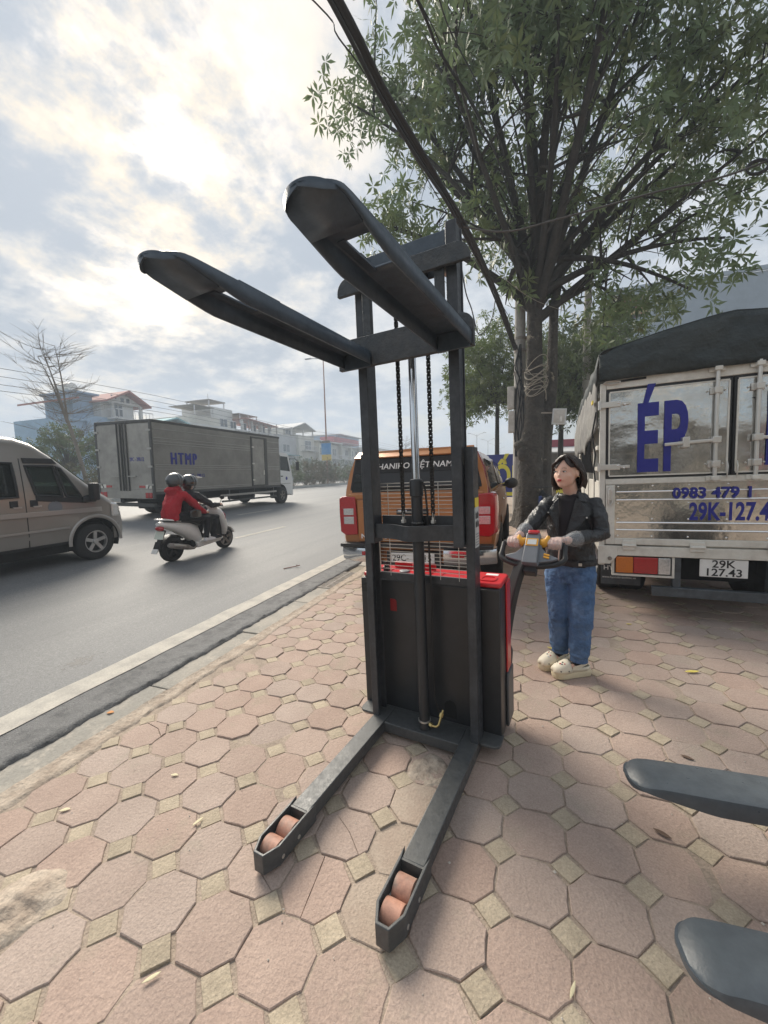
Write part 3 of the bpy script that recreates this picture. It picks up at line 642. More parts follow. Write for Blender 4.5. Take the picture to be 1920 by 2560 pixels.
# forks: folded channels with a tapered, rounded nose
def fork(parent, mtt, xc, yb, yt, z0, z1, wd, hole=None, nm='fork'):
    """fork runs from yb (heel) to yt (tip, smaller y)."""
    hw = wd/2; L = yb-yt; th = .010
    f_ = bpy.data.objects.new('tmp', None); bpy.data.objects.remove(f_)
    def half(t):   # half width along length 0 heel .. 1 tip
        d = (1-t)*L
        if d > .32: return hw
        if d > .075: return hw*(.955+.045*((d-.075)/.245))
        return hw*.955*math.sqrt(max(0,1-((.075-d)/.075)**2))*.985+.002
    def zb(t):
        d = (1-t)*L
        if d > .26: return z0
        return z0+(z1-z0-.016)*(1-(d/.26))**1.1
    def ztop(t):
        d = (1-t)*L
        return z1 if d > .11 else z1-.022*((.11-d)/.11)**2
    ts = [i/24*(1-.30/L) for i in range(24)] + [1-.30/L+(.20/L)*i/6 for i in range(6)] + [1-.10/L*(1-math.sin(i/14*math.pi/2)) for i in range(15)]
    q = MB(); rs_ = []
    for t in ts:
        y = yb-L*t; h_ = half(t); zt = ztop(t); b_ = min(.020,h_*.4)
        rs_.append([(xc-h_,y,zb(t)),(xc-h_,y,zt-b_),(xc-h_+b_*.3,y,zt-b_*.3),(xc-h_+b_,y,zt),(xc+h_-b_,y,zt),(xc+h_-b_*.3,y,zt-b_*.3),(xc+h_,y,zt-b_),(xc+h_,y,zb(t))])
    if hole is None:
        q.rings(rs_)
        return recalc(mk(nm, q, mtt, parent, smooth=35))
    # outer skin (open below) + inner underside plates
    n_ = 8; vs_ = [p for r_ in rs_ for p in r_]; fs = []
    for i in range(len(rs_)-1):
        y = (rs_[i][0][1]+rs_[i+1][0][1])/2
        for j in range(7):
            if j == 3 and hole[0] < y < hole[1]: continue
            fs.append([i*n_+j,i*n_+j+1,(i+1)*n_+j+1,(i+1)*n_+j])
    k = len(rs_)-1; fs.append([k*n_+j for j in range(8)])
    q.add(vs_, fs)
    o = mk(nm, q, mtt, parent, smooth=35)
    sd = o.modifiers.new('s','SOLIDIFY'); sd.thickness = .008; sd.offset = 0
    # closed underside towards the nose
    q2 = MB(); g_ = []
    for t in ts:
        y = yb-L*t
        if y <= hole[0]-.075: h_ = half(t)-.001; g_.append([(xc-h_,y,zb(t)-.001),(xc+h_,y,zb(t)-.001)])
    q2.grid(g_); u_ = mk('nose_plate', q2, mtt, o, smooth=35); s2 = u_.modifiers.new('s','SOLIDIFY'); s2.thickness = .006; s2.offset = 0
    # side strips around the slot
    hh = (hole[1]-hole[0])
    q3 = MB()
    for s_ in (-1,1):
        q3.box(xc+s_*hw*.72-hw*.26,xc+s_*hw*.72+hw*.24,hole[0]-.01,hole[1]+.01,z1-.0065,z1-.0005)
    mk('slot_edge', q3, mtt, o)
    return o
for xc in (-.232,.258):
    f_ = fork(st, m_fork, xc, -.064, -1.078 if xc > 0 else -1.098, 1.980, 2.046, .152, (-.845,-.690))
    mk('heel_plate', MB().box(xc-.072,xc+.072,-.075,-.063,1.968,2.046), m_fork, f_, bev=.002)
# tiller: arm, head, loop handle
def Wp(x, y, z):    # world -> stacker local
    return ROTM.transposed() @ (Vector((x,y,z))-Vector((-.482,1.83,gz(-.482))))
a0, a1, a2, a3 = Wp(-.10,2.285,.30), Wp(-.078,2.34,.52), Wp(-.055,2.385,.75), Wp(.020,2.445,.925)
pts = []
for k in range(17):
    t = k/16; p = a0*(1-t)**3+a1*3*t*(1-t)**2+a2*3*t*t*(1-t)+a3*t**3; pts.append(p)
dirw = Wp(.30,2.87,.9)-Wp(.0,2.47,.9)
q = MB(); rs_ = []; side = Vector((dirw.y,-dirw.x,0)).normalized()
for k, p in enumerate(pts):
    d = (pts[min(k+1,16)]-pts[max(k-1,0)]).normalized(); n_ = side.cross(d).normalized(); hw, hd = .036-.004*k/16, .026
    rs_.append([p+side*hw*a+n_*hd*b for a, b in ((-1,-.8),(-.8,-1),(.8,-1),(1,-.8),(1,.8),(.8,1),(-.8,1),(-1,.8))])
tl = recalc(mk('tiller_arm', MB().rings(rs_), m_blackpl, st, bev=.002))
mk('tiller_base', MB().lathe([(.30,.07),(.38,.075),(.42,.06),(.43,0)], (a0.x,a0.y,0), 'z', 20), m_blackpl, st)
# head frame: X along image right, built facing the operator and tipped towards the camera
hc = Wp(.075,2.475,.995)
ex = (Wp(1,-.22,0)-Wp(0,0,0)); ex.z = 0; ex.normalize(); ez = Vector((0,0,1)); ey = ez.cross(ex)          # ey points away from camera
HM = Matrix((ex,ey,ez)).transposed() @ Matrix.Rotation(R(48),3,'X')
head = bpy.data.objects.new('tiller_head', None)
bpy.data.objects.remove(head)
def H(mb): return mb.xf(Matrix.Translation(hc) @ HM.to_4x4())
# local plane: x right, y up the head (away), z out of the top face towards camera/up
wing = [(-.150,-.060),(-.115,-.075),(-.050,-.088),(-.046,-.110),(.046,-.110),(.050,-.088),(.115,-.075),(.150,-.060),(.152,-.050),(.095,-.030),(.058,.010),(.044,.060),(.040,.110),(.030,.122),(-.030,.122),(-.040,.110),(-.044,.060),(-.058,.010),(-.095,-.030),(-.152,-.050)]
hd = mk('control_head', H(MB().prism(wing, 'z', -.020,.012)), m_greypl, st, bev=.006, seg=3)
mk('head_spine', H(MB().prism([(-.044,-.108),(.044,-.108),(.040,.105),(-.040,.105)], 'z', .012,.034)), m_greypl, hd, bev=.006, seg=3)
mk('head_underside', H(MB().prism([(-.10,-.07),(.10,-.07),(.05,.09),(-.05,.09)], 'z', -.055,-.020)), m_blackpl, hd, bev=.012, seg=3)
mk('display_frame', H(MB().box(-.036,.036,.010,.062,.034,.0365)), m_yel, hd, bev=.001)
mk('display', H(MB().box(-.026,.026,.018,.054,.0366,.0380)), m_lcd, hd)
mk('reverse_button', H(MB().box(-.034,.034,.105,.130,-.014,.030)), m_red, hd, bev=.007, seg=3)
mk('horn_button', H(MB().box(-.03,.03,.092,.106,.030,.040)), m_dred, hd, bev=.004)
for yy_ in (-.050,-.032):
    mk('rocker_switch', H(MB().bar((.072,yy_,.014),(.104,yy_-.008,.014),.012,.010,(0,0,1))), m_yel, hd, bev=.002)
for s_ in (-1,1):
    mk('throttle_lever', H(MB().tube([(.040*s_,.055,-.004),(.058*s_,.055,-.002),(.074*s_,.058,.004),(.084*s_,.072,.014),(.086*s_,.094,.020)],[.026,.031,.029,.019,.008],14)), m_yel, hd, smooth=60)
    mk('grip', H(MB().cyl((.06*s_,.052,-.006),(.178*s_,.052,-.012),.0165,n=16)), m_blackpl, hd)
loop = [(-.178,.052,-.012)]
for k in range(19):
    a = math.pi-.2+ (math.pi+.4)*k/18
    loop.append((.186*math.cos(a)*(1 if abs(math.cos(a))<.97 else 1.0), -.035+.072*math.sin(a), -.014))
loop.append((.178,.052,-.012))
mk('loop_handle', H(MB().tube(loop,.0155,12)), m_blackpl, hd, smooth=60)
mk('neck_bracket', H(MB().box(-.036,.036,-.150,-.085,-.060,-.004)), m_blackpl, hd, bev=.006)
GRIPL = ROTM @ (hc + HM @ Vector((-.115,.052,-.008))) + Vector((-.482,1.83,gz(-.482)))
GRIPR = ROTM @ (hc + HM @ Vector((.125,.052,-.008))) + Vector((-.482,1.83,gz(-.482)))

# ---------------------------------------------------------------- second lifter entering at the lower right
l2 = thing('fork_lifter', 'second grey lifter with two rounded forks entering at the lower right corner', 'pallet lifter', (1.52,1.37,gz(1.52)), Matrix.Rotation(R(4.0),3,'Z'))
gz2 = gz(1.52)
for yc in (.275,-.300):
    f_ = fork(l2, m_forkworn, 0, 0, -1.118 if yc > 0 else -1.175, .285-gz2, .350-gz2, .172)
    f_.data.transform(Matrix.Translation((0,yc,0)) @ Matrix.Rotation(R(-90),4,'Z'))
    mk('fork_heel', MB().box(-.02,.05,yc-.08,yc+.08,.18,.62), m_forkworn, f_, bev=.005)
mk('slide_pad', MB().box(-.62,-.575,-.222,-.205,.272,.288), m_blackpl, l2, bev=.003)
mk('lifter_carriage', MB().box(.05,.09,-.42,.42,.22,.62), m_steel, l2, bev=.005)
for s_ in (-1,1):
    mk('lifter_mast', MB().box(.10,.19,s_*.26-.04,s_*.26+.04,.05,1.6), m_steel, l2, bev=.005)
    mk('lifter_wheel', MB().lathe([(-.03,.02),(-.03,.085),(.03,.085),(.03,.02)], (.55,s_*.3,.085), 'y', 22), m_blackpl, l2)
    mk('lifter_wheel', MB().lathe([(-.03,.02),(-.03,.085),(.03,.085),(.03,.02)], (.18,s_*.36,.085), 'y', 22), m_blackpl, l2)
mk('lifter_body', MB().box(.20,.70,-.36,.36,.10,.80), m_body, l2, bev=.02, seg=3)
# ================================================================ VEHICLES
m_tyre = mat('tyre_rubber', (.018,.018,.018), .85, var=.2, vscale=30, bump=.002, bscale=60)
m_rim = mat('alloy_rim', (.50,.50,.50), .35, metal=.8, var=.1)
m_under = mat('underbody', (.016,.016,.016), .9, var=.3)
m_cglass = glass('car_glass', (.10,.13,.14), .62)
m_orange = mat('bronze_orange_paint', (.40,.155,.045), .30, metal=.35, coat=.6, var=.06, vscale=5)
m_redlens = mat('red_lens', (.36,.008,.012), .15, coat=.8, var=.15, vscale=70)
m_clearlens = mat('clear_lens', (.55,.55,.54), .12, metal=.4, coat=.8, var=.25, vscale=60)
m_amber = mat('amber_lens', (.52,.14,.008), .2, coat=.7, var=.1, vscale=60)
m_maroon = mat('maroon_strip', (.28,.025,.030), .2, coat=.7)
m_platew = mat('plate_white', (.72,.72,.70), .5, var=.05)
m_letter = mat('white_lettering', (.80,.80,.78), .5)
m_bluel = mat('blue_lettering', (.012,.016,.22), .45, var=.1)
m_wtruck = mat('white_truck_paint', (.66,.64,.58), .45, c2=(.52,.49,.43), nscale=3.5, nlo=.48, nhi=.72, var=.08, vscale=25, c3=(.30,.27,.23), n3=5, lo3=.66, hi3=.80, bump=.0006, bscale=60)
m_stain_ = mat('stainless_sheet', (.60,.59,.565), .16, metal=1.0, var=.10, vscale=6, bump=.006, bscale=3.2, rvar=.06)
m_ribs = mat('polished_rib', (.85,.84,.82), .16, metal=1.0)
m_tarp = mat('tarpaulin', (.019,.027,.029), .58, c2=(.028,.036,.036), nscale=3, var=.25, vscale=12, bump=.05, bscale=5, rvar=.1)
m_tarps = mat('tarpaulin_side', (.22,.215,.20), .7, c2=(.16,.155,.15), nscale=4, bump=.02, bscale=6, var=.15)
m_gasket = mat('rubber_gasket', (.014,.015,.017), .6)
m_bumpbar = mat('underrun_bar', (.075,.088,.10), .55, c2=(.05,.055,.06), nscale=8, var=.2)
def wheel(parent, c, r, wd, axis='x', rim=True, spokes=5, n=30, rimr=.62, nm='wheel', rmat=None, sign=1):
    w_ = mk(nm, MB().lathe([(-wd/2,r*rimr),(-wd/2,r*.90),(-wd*.42,r*.97),(-wd*.25,r),(wd*.25,r),(wd*.42,r*.97),(wd/2,r*.90),(wd/2,r*rimr),(wd*.2,r*rimr),(-wd*.2,r*rimr),(-wd/2,r*rimr)], (0,0,0), axis, n, cap=False), m_tyre, parent, smooth=40)
    w_.location = c
    if rim:
        rr = r*rimr; f = sign*wd*.36
        mk('rim', MB().lathe([(f-.02*sign,rr*1.0),(f+.02*sign,rr*1.0),(f+.02*sign,rr*.90),(f-.03*sign,rr*.86)], (0,0,0), axis, n, cap=False), rmat or m_rim, w_, smooth=40)
        mk('rim_well', MB().lathe([(f-.055*sign,0),(f-.05*sign,rr*.95)], (0,0,0), axis, n), m_under, w_)
        q = MB()
        for k in range(spokes):
            a = 2*math.pi*k/spokes+.3; c_, s_ = math.cos(a), math.sin(a)
            p0 = (f-.02*sign,c_*rr*.12,s_*rr*.12); p1 = (f,c_*rr*.92,s_*rr*.92)
            q.bar(p0,p1,rr*.30,.02,(1,0,0))
        q.lathe([(f-.02*sign,0),(f-.02*sign,rr*.26),(f+.012*sign,rr*.22),(f+.014*sign,0)], (0,0,0), 'x', 16)
        mk('spokes', q, rmat or m_rim, w_, bev=.004)
    return w_

# ---------------------------------------------------------------- orange pickup parked on the pavement
pk = thing('pickup_truck', 'bronze orange pickup truck with hard canopy parked on the pavement behind the stacker', 'pickup truck', (-1.145,4.25,gz(-1.145)), TILT)
def sect(y, pts, sc_=1.0): return [(x*sc_,y,z) for x,z in pts]
low = [(.60,.42),(.84,.44),(.905,.58),(.925,.78),(.915,.95),(.885,1.10),(.850,1.165),(.50,1.18)]
ring = low + [(-x,z) for x,z in low[::-1]]
stn = [(.02,.955),(.05,.985),(.25,1.0),(1.0,1.005),(2.0,1.0),(3.4,1.0),(4.3,.99),(4.8,.96),(5.10,.86)]
lbd = recalc(mk('lower_body', MB().rings([sect(y,ring,s_) for y,s_ in stn]), m_orange, pk, smooth=42))
q = MB()
for s_ in (-1,1):
    for yw in (1.18,4.25): q.cyl((s_*.66,yw,.40),(s_*1.1,yw,.40),.455,n=36)
cut(lbd, q)
# canopy
can = [(.855,1.17),(.845,1.30),(.80,1.50),(.735,1.665),(.66,1.715),(.40,1.738),(.0,1.745)]
cr_ = can + [(-x,z) for x,z in can[::-1][1:]]
recalc(mk('canopy', MB().rings([[(x*.99,.10-.10*(1.745-z)/.58,z-.0) for x,z in cr_],[(x*1.0,.14,z) for x,z in cr_],[(x,1.70,z) for x,z in cr_],[(x*.99,1.74,z-.01) for x,z in cr_]]), m_orange, pk, smooth=40))
cab = [(.86,1.16),(.83,1.32),(.77,1.52),(.70,1.66),(.58,1.71),(.0,1.725)]
cb_ = cab + [(-x,z) for x,z in cab[::-1][1:]]
def cabst(y, k, zs): return [(x*k,y,1.16+(z-1.16)*zs) for x,z in cb_]
recalc(mk('cab', MB().rings([cabst(1.78,1,1.0),cabst(3.0,1.0,1.0),cabst(3.25,.99,.93),cabst(3.95,.95,.05)]), m_orange, pk, smooth=40))
# canopy side window, door windows, trims on both sides
for s_ in (-1,1):
    def sx(z): return s_*(.857-.10*max(0,(z-1.30)/.36)**1.3*1.15+.004)
    def pane(nm, pts, mt): 
        q = MB().add([(sx(z),y,z) for y,z in pts], [list(range(len(pts)))]); o = mk(nm, q, mt, pk, smooth=0); sd = o.modifiers.new('s','SOLIDIFY'); sd.thickness = .006; sd.offset = 0; return o
    pane('canopy_window', [(.34,1.24),(1.62,1.24),(1.58,1.58),(.44,1.60)], m_cglass)
    pane('door_window', [(1.86,1.24),(2.42,1.24),(2.42,1.60),(1.92,1.60)], m_cglass)
    pane('door_window', [(2.48,1.24),(3.35,1.24),(3.02,1.58),(2.48,1.60)], m_cglass)
    mk('corner_lamp_strip', MB().rings([[(s_*.835,.030,1.18),(s_*.862,.055,1.18),(s_*.862,.19,1.18),(s_*.84,.19,1.18)],[(s_*.775,.075,1.50),(s_*.806,.10,1.50),(s_*.806,.23,1.50),(s_*.78,.23,1.50)],[(s_*.70,.092,1.67),(s_*.738,.12,1.67),(s_*.738,.24,1.67),(s_*.71,.24,1.67)]]), m_maroon, pk, smooth=0)
    mk('belt_rail', MB().bar((s_*.868,.12,1.185),(s_*.868,3.3,1.185),.03,.03), m_orange, pk, bev=.006)
    # tail lamp: red shell with two clear windows
    tl_ = [(.70,.745),(.86,.735),(.925,.78),(.930,1.02),(.925,1.19),(.88,1.215),(.715,1.205)]
    o = recalc(mk('tail_lamp', MB().rings([[(s_*x*.99,-.024,z) for x,z in tl_],[(s_*(x*1.015 if x > .85 else x),.02,z) for x,z in tl_],[(s_*(x*1.022 if x > .85 else x),.20,z) for x,z in tl_]]), m_redlens, pk, bev=.012, seg=3))
    mk('reverse_lens', MB().box(min(s_*.735,s_*.868),max(s_*.735,s_*.868),-.030,-.020,.875,.965), m_clearlens, o, bev=.01, seg=2)
    mk('turn_lens', MB().box(min(s_*.735,s_*.868),max(s_*.735,s_*.868),-.030,-.020,.985,1.065), m_clearlens, o, bev=.01, seg=2)
    # wheels and arches
    for yw in (1.18,4.25):
        liner(pk, (.905,yw,.40), .452, .30, s_, m_under)
        wheel(pk, (s_*.80,yw,.385), .385, .27, sign=s_)
    mk('door_handle', MB().bar((s_*.925,1.95,1.02),(s_*.925,2.14,1.02),.03,.03), m_chrome, pk, bev=.01)
    mk('door_handle', MB().bar((s_*.925,2.95,1.02),(s_*.925,3.14,1.02),.03,.03), m_chrome, pk, bev=.01)
    mi = mk('wing_mirror', MB().ell((s_*1.02,3.15,1.22),(.12,.07,.10)), m_blackpl, pk)
    mk('mirror_stem', MB().bar((s_*.86,3.16,1.19),(s_*.95,3.15,1.19),.05,.05), m_blackpl, mi)
    mk('mud_flap', MB().box(s_*.82-.13,s_*.82+.13,1.60,1.615,.14,.42), m_under, pk)
# tailgate and its furniture
tg = mk('tailgate', MB().box(-.695,.695,-.010,.06,.655,1.165), m_orange, pk, bev=.014, seg=3)
mk('tailgate_crease', MB().box(-.66,.66,-.016,-.006,1.045,1.075), m_orange, tg, bev=.006)
mk('canopy_sill', MB().box(-.80,.80,-.012,.10,1.175,1.235), m_orange, pk, bev=.012, seg=3)
mk('gate_handle', MB().box(-.19,.19,-.030,-.010,.985,1.045), m_blackpl, tg, bev=.008)
mk('handle_chrome', MB().box(-.17,-.06,-.036,-.028,1.02,1.042), m_chrome, tg, bev=.004)
mk('badge_ring', MB().tube([(.065*math.cos(a),-.020,.895+.065*math.sin(a)) for a in [2*math.pi*i/28 for i in range(29)]],.009,8), m_chrome, tg)
mk('badge_bar', MB().box(-.088,.088,-.032,-.012,.882,.908), m_chrome, tg, bev=.004)
text('model_lettering', 'NAVARA', m_letter, tg, .078, (-.655,-.0135,.700), TX_BACK, 1.15, .0015, sp=1.1)
text('trim_lettering', 'LE', m_letter, tg, .075, (.585,-.0135,.715), TX_BACK, 1.1, .0015)
text('trim_lettering', '2.5 AT', m_letter, tg, .032, (.575,-.0135,.672), TX_BACK, 1.1, 0)
# rear window in the canopy
mk('rear_window_frame', MB().prism([(-.80,1.235),(.80,1.235),(.70,1.655),(-.70,1.655)], 'y', .020,.075), m_gasket, pk, bev=.01)
rw = mk('rear_window', MB().prism([(-.76,1.255),(.76,1.255),(.675,1.635),(-.675,1.635)], 'y', .010,.0185), m_cglass, pk)
mk('roof_spoiler', MB().prism([(-.02,1.66),(.14,1.745),(.14,1.69),(.0,1.645)], 'x', -.70,.70), m_orange, pk, bev=.008)
mk('window_band', MB().prism([(-.70,1.475),(.70,1.475),(.675,1.630),(-.675,1.630)], 'y', .004,.0095), m_gasket, rw)
mk('wind_deflector', MB().prism([(-.05,1.30),(.01,1.475),(.012,1.46),(-.03,1.29)], 'x', -.55,.55), m_blackpl, rw, bev=.003)
text('window_lettering', 'HANIKO VIỆT NAM', m_letter, rw, .092, (0.03,.0025,1.520), TX_BACK, 1.08, .001, 'CENTER', shear=.18, sp=1.02)
# chrome bumper
bp = []
for k in range(21):
    x = -.925+1.85*k/20; yb = -.13+.16*(abs(x)/.925)**5
    bp.append([(x,yb+.03,.425),(x,yb,.45),(x,yb-.012,.53),(x,yb,.595),(x,yb+.03,.605),(x,yb+.12,.605),(x,yb+.12,.425)])
bm_ = recalc(mk('rear_bumper', MB().rings(bp[:7]), m_chrome, pk, smooth=45)); recalc(mk('rear_bumper', MB().rings(bp[14:]), m_chrome, pk, smooth=45))
recalc(mk('bumper_centre', MB().box(-.32,.32,-.06,.02,.40,.56), m_blackpl, bm_, bev=.01))
mk('bumper_step', MB().box(-.90,.90,-.10,.04,.606,.650), m_blackpl, bm_, bev=.01)
for s_ in (-1,1): mk('reflector', MB().box(min(s_*.46,s_*.60),max(s_*.46,s_*.60),-.146,-.136,.52,.565), m_redlens, bm_, bev=.003)
pl = mk('number_plate', MB().box(-.26,.255,-.075,-.065,.43,.545), m_platew, pk, bev=.003)
text('plate_lettering', '29C-', m_blk, pl, .105, (-.245,-.0762,.452), TX_BACK, .95, .001)
text('plate_lettering', '15', m_blk, pl, .105, (.125,-.0762,.452), TX_BACK, .95, .001)
mk('chassis', MB().box(-.45,.45,.05,4.9,.30,.44).box(-.72,.72,1.10,1.26,.32,.44).box(-.80,.80,.10,4.9,.42,.50), m_under, pk)
mk('spare_wheel', MB().lathe([(.26,.10),(.26,.34),(.30,.37),(.44,.37),(.46,.34)], (0,.60,0), 'z', 28), m_tyre, pk)
mk('exhaust_pipe', MB().tube([(.40,.10,.33),(.40,.8,.33)],.03,10), m_iron, pk)
mk('tow_plate', MB().box(-.19,.02,-.05,-.03,.28,.40), m_iron, pk)

# ---------------------------------------------------------------- tarpaulin truck at the right
tr = thing('tarpaulin_truck', 'white stake truck with dark tarpaulin roof and stainless rear doors parked at the right', 'truck', (.735+.955*math.cos(R(4.5)),4.10-.955*math.sin(R(4.5)),gz(1.69)), TILT @ Matrix.Rotation(R(-4.5),3,'Z'))
HW = .955
rf = mk('rear_post', MB().box(-HW,-.905,.0,.06,.50,2.20), m_wtruck, tr, bev=.006)
mk('rear_post', MB().box(.905,HW,.0,.06,.50,2.20), m_wtruck, tr, bev=.006)
mk('top_rail', MB().box(-.905,.905,-.006,.06,2.140,2.245), m_wtruck, rf, bev=.006)
mk('mid_rail', MB().box(-.905,.905,-.006,.06,1.268,1.318), m_wtruck, rf, bev=.005)
bs = mk('bottom_sill', MB().box(-.905,.905,-.010,.08,.598,.690), m_wtruck, rf, bev=.006)
mk('corner_plate', MB().prism([(-.962,.515),(-.86,.515),(-.80,.60),(-.80,.69),(-.962,.69)], 'y', -.016,-.008), m_wtruck, rf, bev=.004)
mk('corner_plate', MB().prism([(.962,.515),(.86,.515),(.80,.60),(.80,.69),(.962,.69)], 'y', -.016,-.008), m_wtruck, rf, bev=.004)
mk('corner_bolt', MB().cyl((-.865,-.030,.57),(-.865,-.012,.57),.018,n=12), m_iron, rf); mk('corner_bolt', MB().cyl((.865,-.030,.57),(.865,-.012,.57),.018,n=12), m_iron, rf)
# tailgate
tgf = mk('tailgate_frame', MB().box(-.90,-.828,-.012,.05,.705,1.262).box(.828,.90,-.012,.05,.705,1.262).box(-.828,.828,-.012,.05,.705,.762), m_wtruck, tr, bev=.004)
tgp = mk('tailgate_panel', MB().box(-.828,.828,.004,.03,.762,1.266), m_stain_, tr, smooth=0)
for z in (1.196,1.121,.910,.842): mk('pressed_rib', MB().tube([(-.815,.002,z),(.815,.002,z)],.011,10,flat=.8), m_ribs, tgp)
for z in (1.247,1.09,.945,.785):
    for k in range(7): mk('rivet', MB().ell((-.80+k*.267,.002,z),(.008,.005,.008),8,5), m_ribs, tgp)
text('phone_number', '0983 479 1', m_bluel, tgp, .125, (-.385,-.010,1.135), TX_BACK, .92, .004, sp=1.06)
text('registration_lettering', '29K-127.43', m_bluel, tgp, .210, (-.262,.0025,.942), TX_BACK, .60, .006, sp=1.02)
for x in (-.71,-.20,.32,.83):
    h_ = mk('gate_hinge', MB().box(x-.055,x+.055,-.024,-.011,.655,.745), m_wtruck, tgf, bev=.006)
    mk('hinge_pin', MB().cyl((x-.055,-.026,.697),(x+.055,-.026,.697),.011,n=10), m_wtruck, h_)
for s_ in (-1,1):
    q = MB().tube([(s_*.865,-.02,1.25),(s_*.850,-.026,1.20),(s_*.850,-.026,1.10),(s_*.865,-.026,1.07),(s_*.880,-.026,1.10),(s_*.880,-.026,1.20),(s_*.865,-.02,1.25)],.007,8)
    mk('gate_latch', q, m_zinc, tgf); mk('latch_body', MB().box(s_*.865-.022,s_*.865+.022,-.030,-.012,1.12,1.23), m_zinc, tgf, bev=.005)
# rear doors
for s_ in (-1,1):
    xa, xb = (-.902,.006) if s_ < 0 else (.016,.902)
    d = mk('rear_door', MB().box(xa,xb,.0,.045,1.322,2.136), m_gasket, tr, bev=.004)
    q = MB(); x0, x1, z0, z1 = xa+.030, xb-.030, 1.352, 2.104
    P = []
    for i in range(15):
        z = z0+(z1-z0)*i/14
        P.append([(x0+(x1-x0)*j/17,-.004-.006*noise.noise((x0+j*.23,i*.31,s_*3.0))*min(1,j,17-j)*min(1,i,14-i),z) for j in range(18)])
    q.grid(P); mk('door_sheet', q, m_stain_, d, smooth=80)
    tr_ = MB().box(x0-.006,x1+.006,-.010,-.001,z0-.012,z0).box(x0-.006,x1+.006,-.010,-.001,z1,z1+.012).box(x0-.012,x0,-.010,-.001,z0,z1).box(x1,x1+.012,-.010,-.001,z0,z1)
    mk('door_trim', tr_, m_wtruck, d, smooth=0)
    xr = -.105 if s_ < 0 else .160
    lr = mk('locking_rod', MB().cyl((xr,-.035,1.275),(xr,-.035,2.235),.0155,n=14), m_zinc, d)
    for z in (2.205,1.300):
        mk('rod_keeper', MB().box(xr-.055,xr+.055,-.026,-.008,z-.022,z+.022).box(xr-.026,xr+.026,-.060,-.014,z-.018,z+.018), m_wtruck, lr, bev=.005)
    for z in (2.03,1.42):
        mk('rod_guide', MB().box(xr-.044,xr+.044,-.020,-.006,z-.030,z+.030).box(xr-.024,xr+.024,-.058,-.020,z-.026,z+.026), m_zinc, lr, bev=.005)
        for e_ in (-1,1): mk('bolt', MB().ell((xr+e_*.058,-.012,z),(.008,.006,.008),8,5), m_zinc, lr)
    hx = xr-.36 if s_ < 0 else xr+.36
    hd_ = mk('door_handle', MB().bar((xr,-.060,1.62),(hx,-.060,1.605),.014,.028,(0,0,1)), m_zinc, lr, bev=.006)
    mk('handle_catch', MB().box(xr+(hx-xr)*.58-.026,xr+(hx-xr)*.58+.026,-.072,-.008,1.57,1.66), m_zinc, lr, bev=.006)
    mk('handle_pivot', MB().box(xr-.03,xr+.03,-.068,-.02,1.595,1.65), m_zinc, lr, bev=.006)
    for z in (2.0,1.43):
        xo = -.960 if s_ < 0 else .960
        hg = mk('door_hinge', MB().box(min(xo,xo-s_*.17),max(xo,xo-s_*.17),-.028,-.008,z-.026,z+.026).bar((xo-s_*.17,-.018,z),(xo-s_*.245,-.018,z),.020,.026), m_zinc, d, bev=.004)
        mk('hinge_barrel', MB().cyl((xo,-.022,z-.04),(xo,-.022,z+.04),.014,n=10), m_zinc, hg)
        for k in range(2): mk('bolt', MB().ell((xo-s_*(.15+.05*k),-.030,z+.01*(-1)**k),(.009,.006,.009),8,5), m_ribs, hg)
for x in (-.02,.045): mk('door_hook', MB().tube([(x,-.02,1.44),(x+.004,-.03,1.40),(x,-.03,1.33),(x,-.02,1.30)],.005,6), m_zinc, tr)
text('door_lettering', 'ÉP', m_bluel, tr, .835, (-.675,-.0135,1.395), TX_BACK, .425, .022, sp=1.12)
mk('door_lettering', MB().box(.226,.312,-.0140,-.0120,1.395,1.990), m_bluel, tr, smooth=0)
# tail lamps, flaps, bumper bar, plate
for s_ in (-1,1):
    lf = mk('lamp_frame', MB().box(min(s_*.352,s_*.842),max(s_*.352,s_*.842),.012,.06,.400,.420).box(min(s_*.352,s_*.372),max(s_*.352,s_*.372),.012,.06,.42,.592).box(min(s_*.822,s_*.842),max(s_*.822,s_*.842),.012,.06,.42,.592), m_wtruck, tr, bev=.002)
    mk('lamp_housing', MB().box(min(s_*.376,s_*.818),max(s_*.376,s_*.818),.022,.06,.424,.594), m_blackpl, lf)
    for a_, b_, mt in ((.812,.672,m_amber),(.670,.480,m_redlens),(.478,.385,m_clearlens)):
        mk('lamp_lens', MB().box(min(s_*a_,s_*b_),max(s_*a_,s_*b_),-.004,.024,.432,.586), mt, lf, bev=.008, seg=3)
    fl = mk('mud_flap', MB().box(min(s_*.56,s_*.905),max(s_*.56,s_*.905),.30,.312,.235,.52), m_bumpbar, tr)
    text('flap_lettering', 'HYUNDAI', m_letter, fl, .062, (-.885 if s_ < 0 else .58,.2985,.385), TX_BACK, 1.1, .001)
    text('flap_lettering', 'www.hyundai-binhloc.vn', m_letter, fl, .030, (-.895 if s_ < 0 else .57,.2985,.300), TX_BACK, 1.0, 0)
    mk('bar_post', MB().box(min(s_*.30,s_*.36),max(s_*.30,s_*.36),.03,.10,.31,.60), m_bumpbar, tr, bev=.004)
    for yw, dual in ((1.05,True),(4.0,False)):
        wheel(tr, (s_*.78,yw,.36), .36, .22, sign=s_, rimr=.55)
        if dual: wheel(tr, (s_*.54,yw,.36), .36, .22, sign=s_, rimr=.55, rim=False)
mk('underrun_bar', MB().box(-.520,.520,.0,.06,.230,.316), m_bumpbar, tr, bev=.006)
pl = mk('number_plate', MB().box(-.174,.156,.002,.012,.436,.592), m_platew, tr, bev=.003)
text('plate_lettering', '29K', m_blk, pl, .092, (-.01,.001,.522), TX_BACK, 1.05, .0012, 'CENTER')
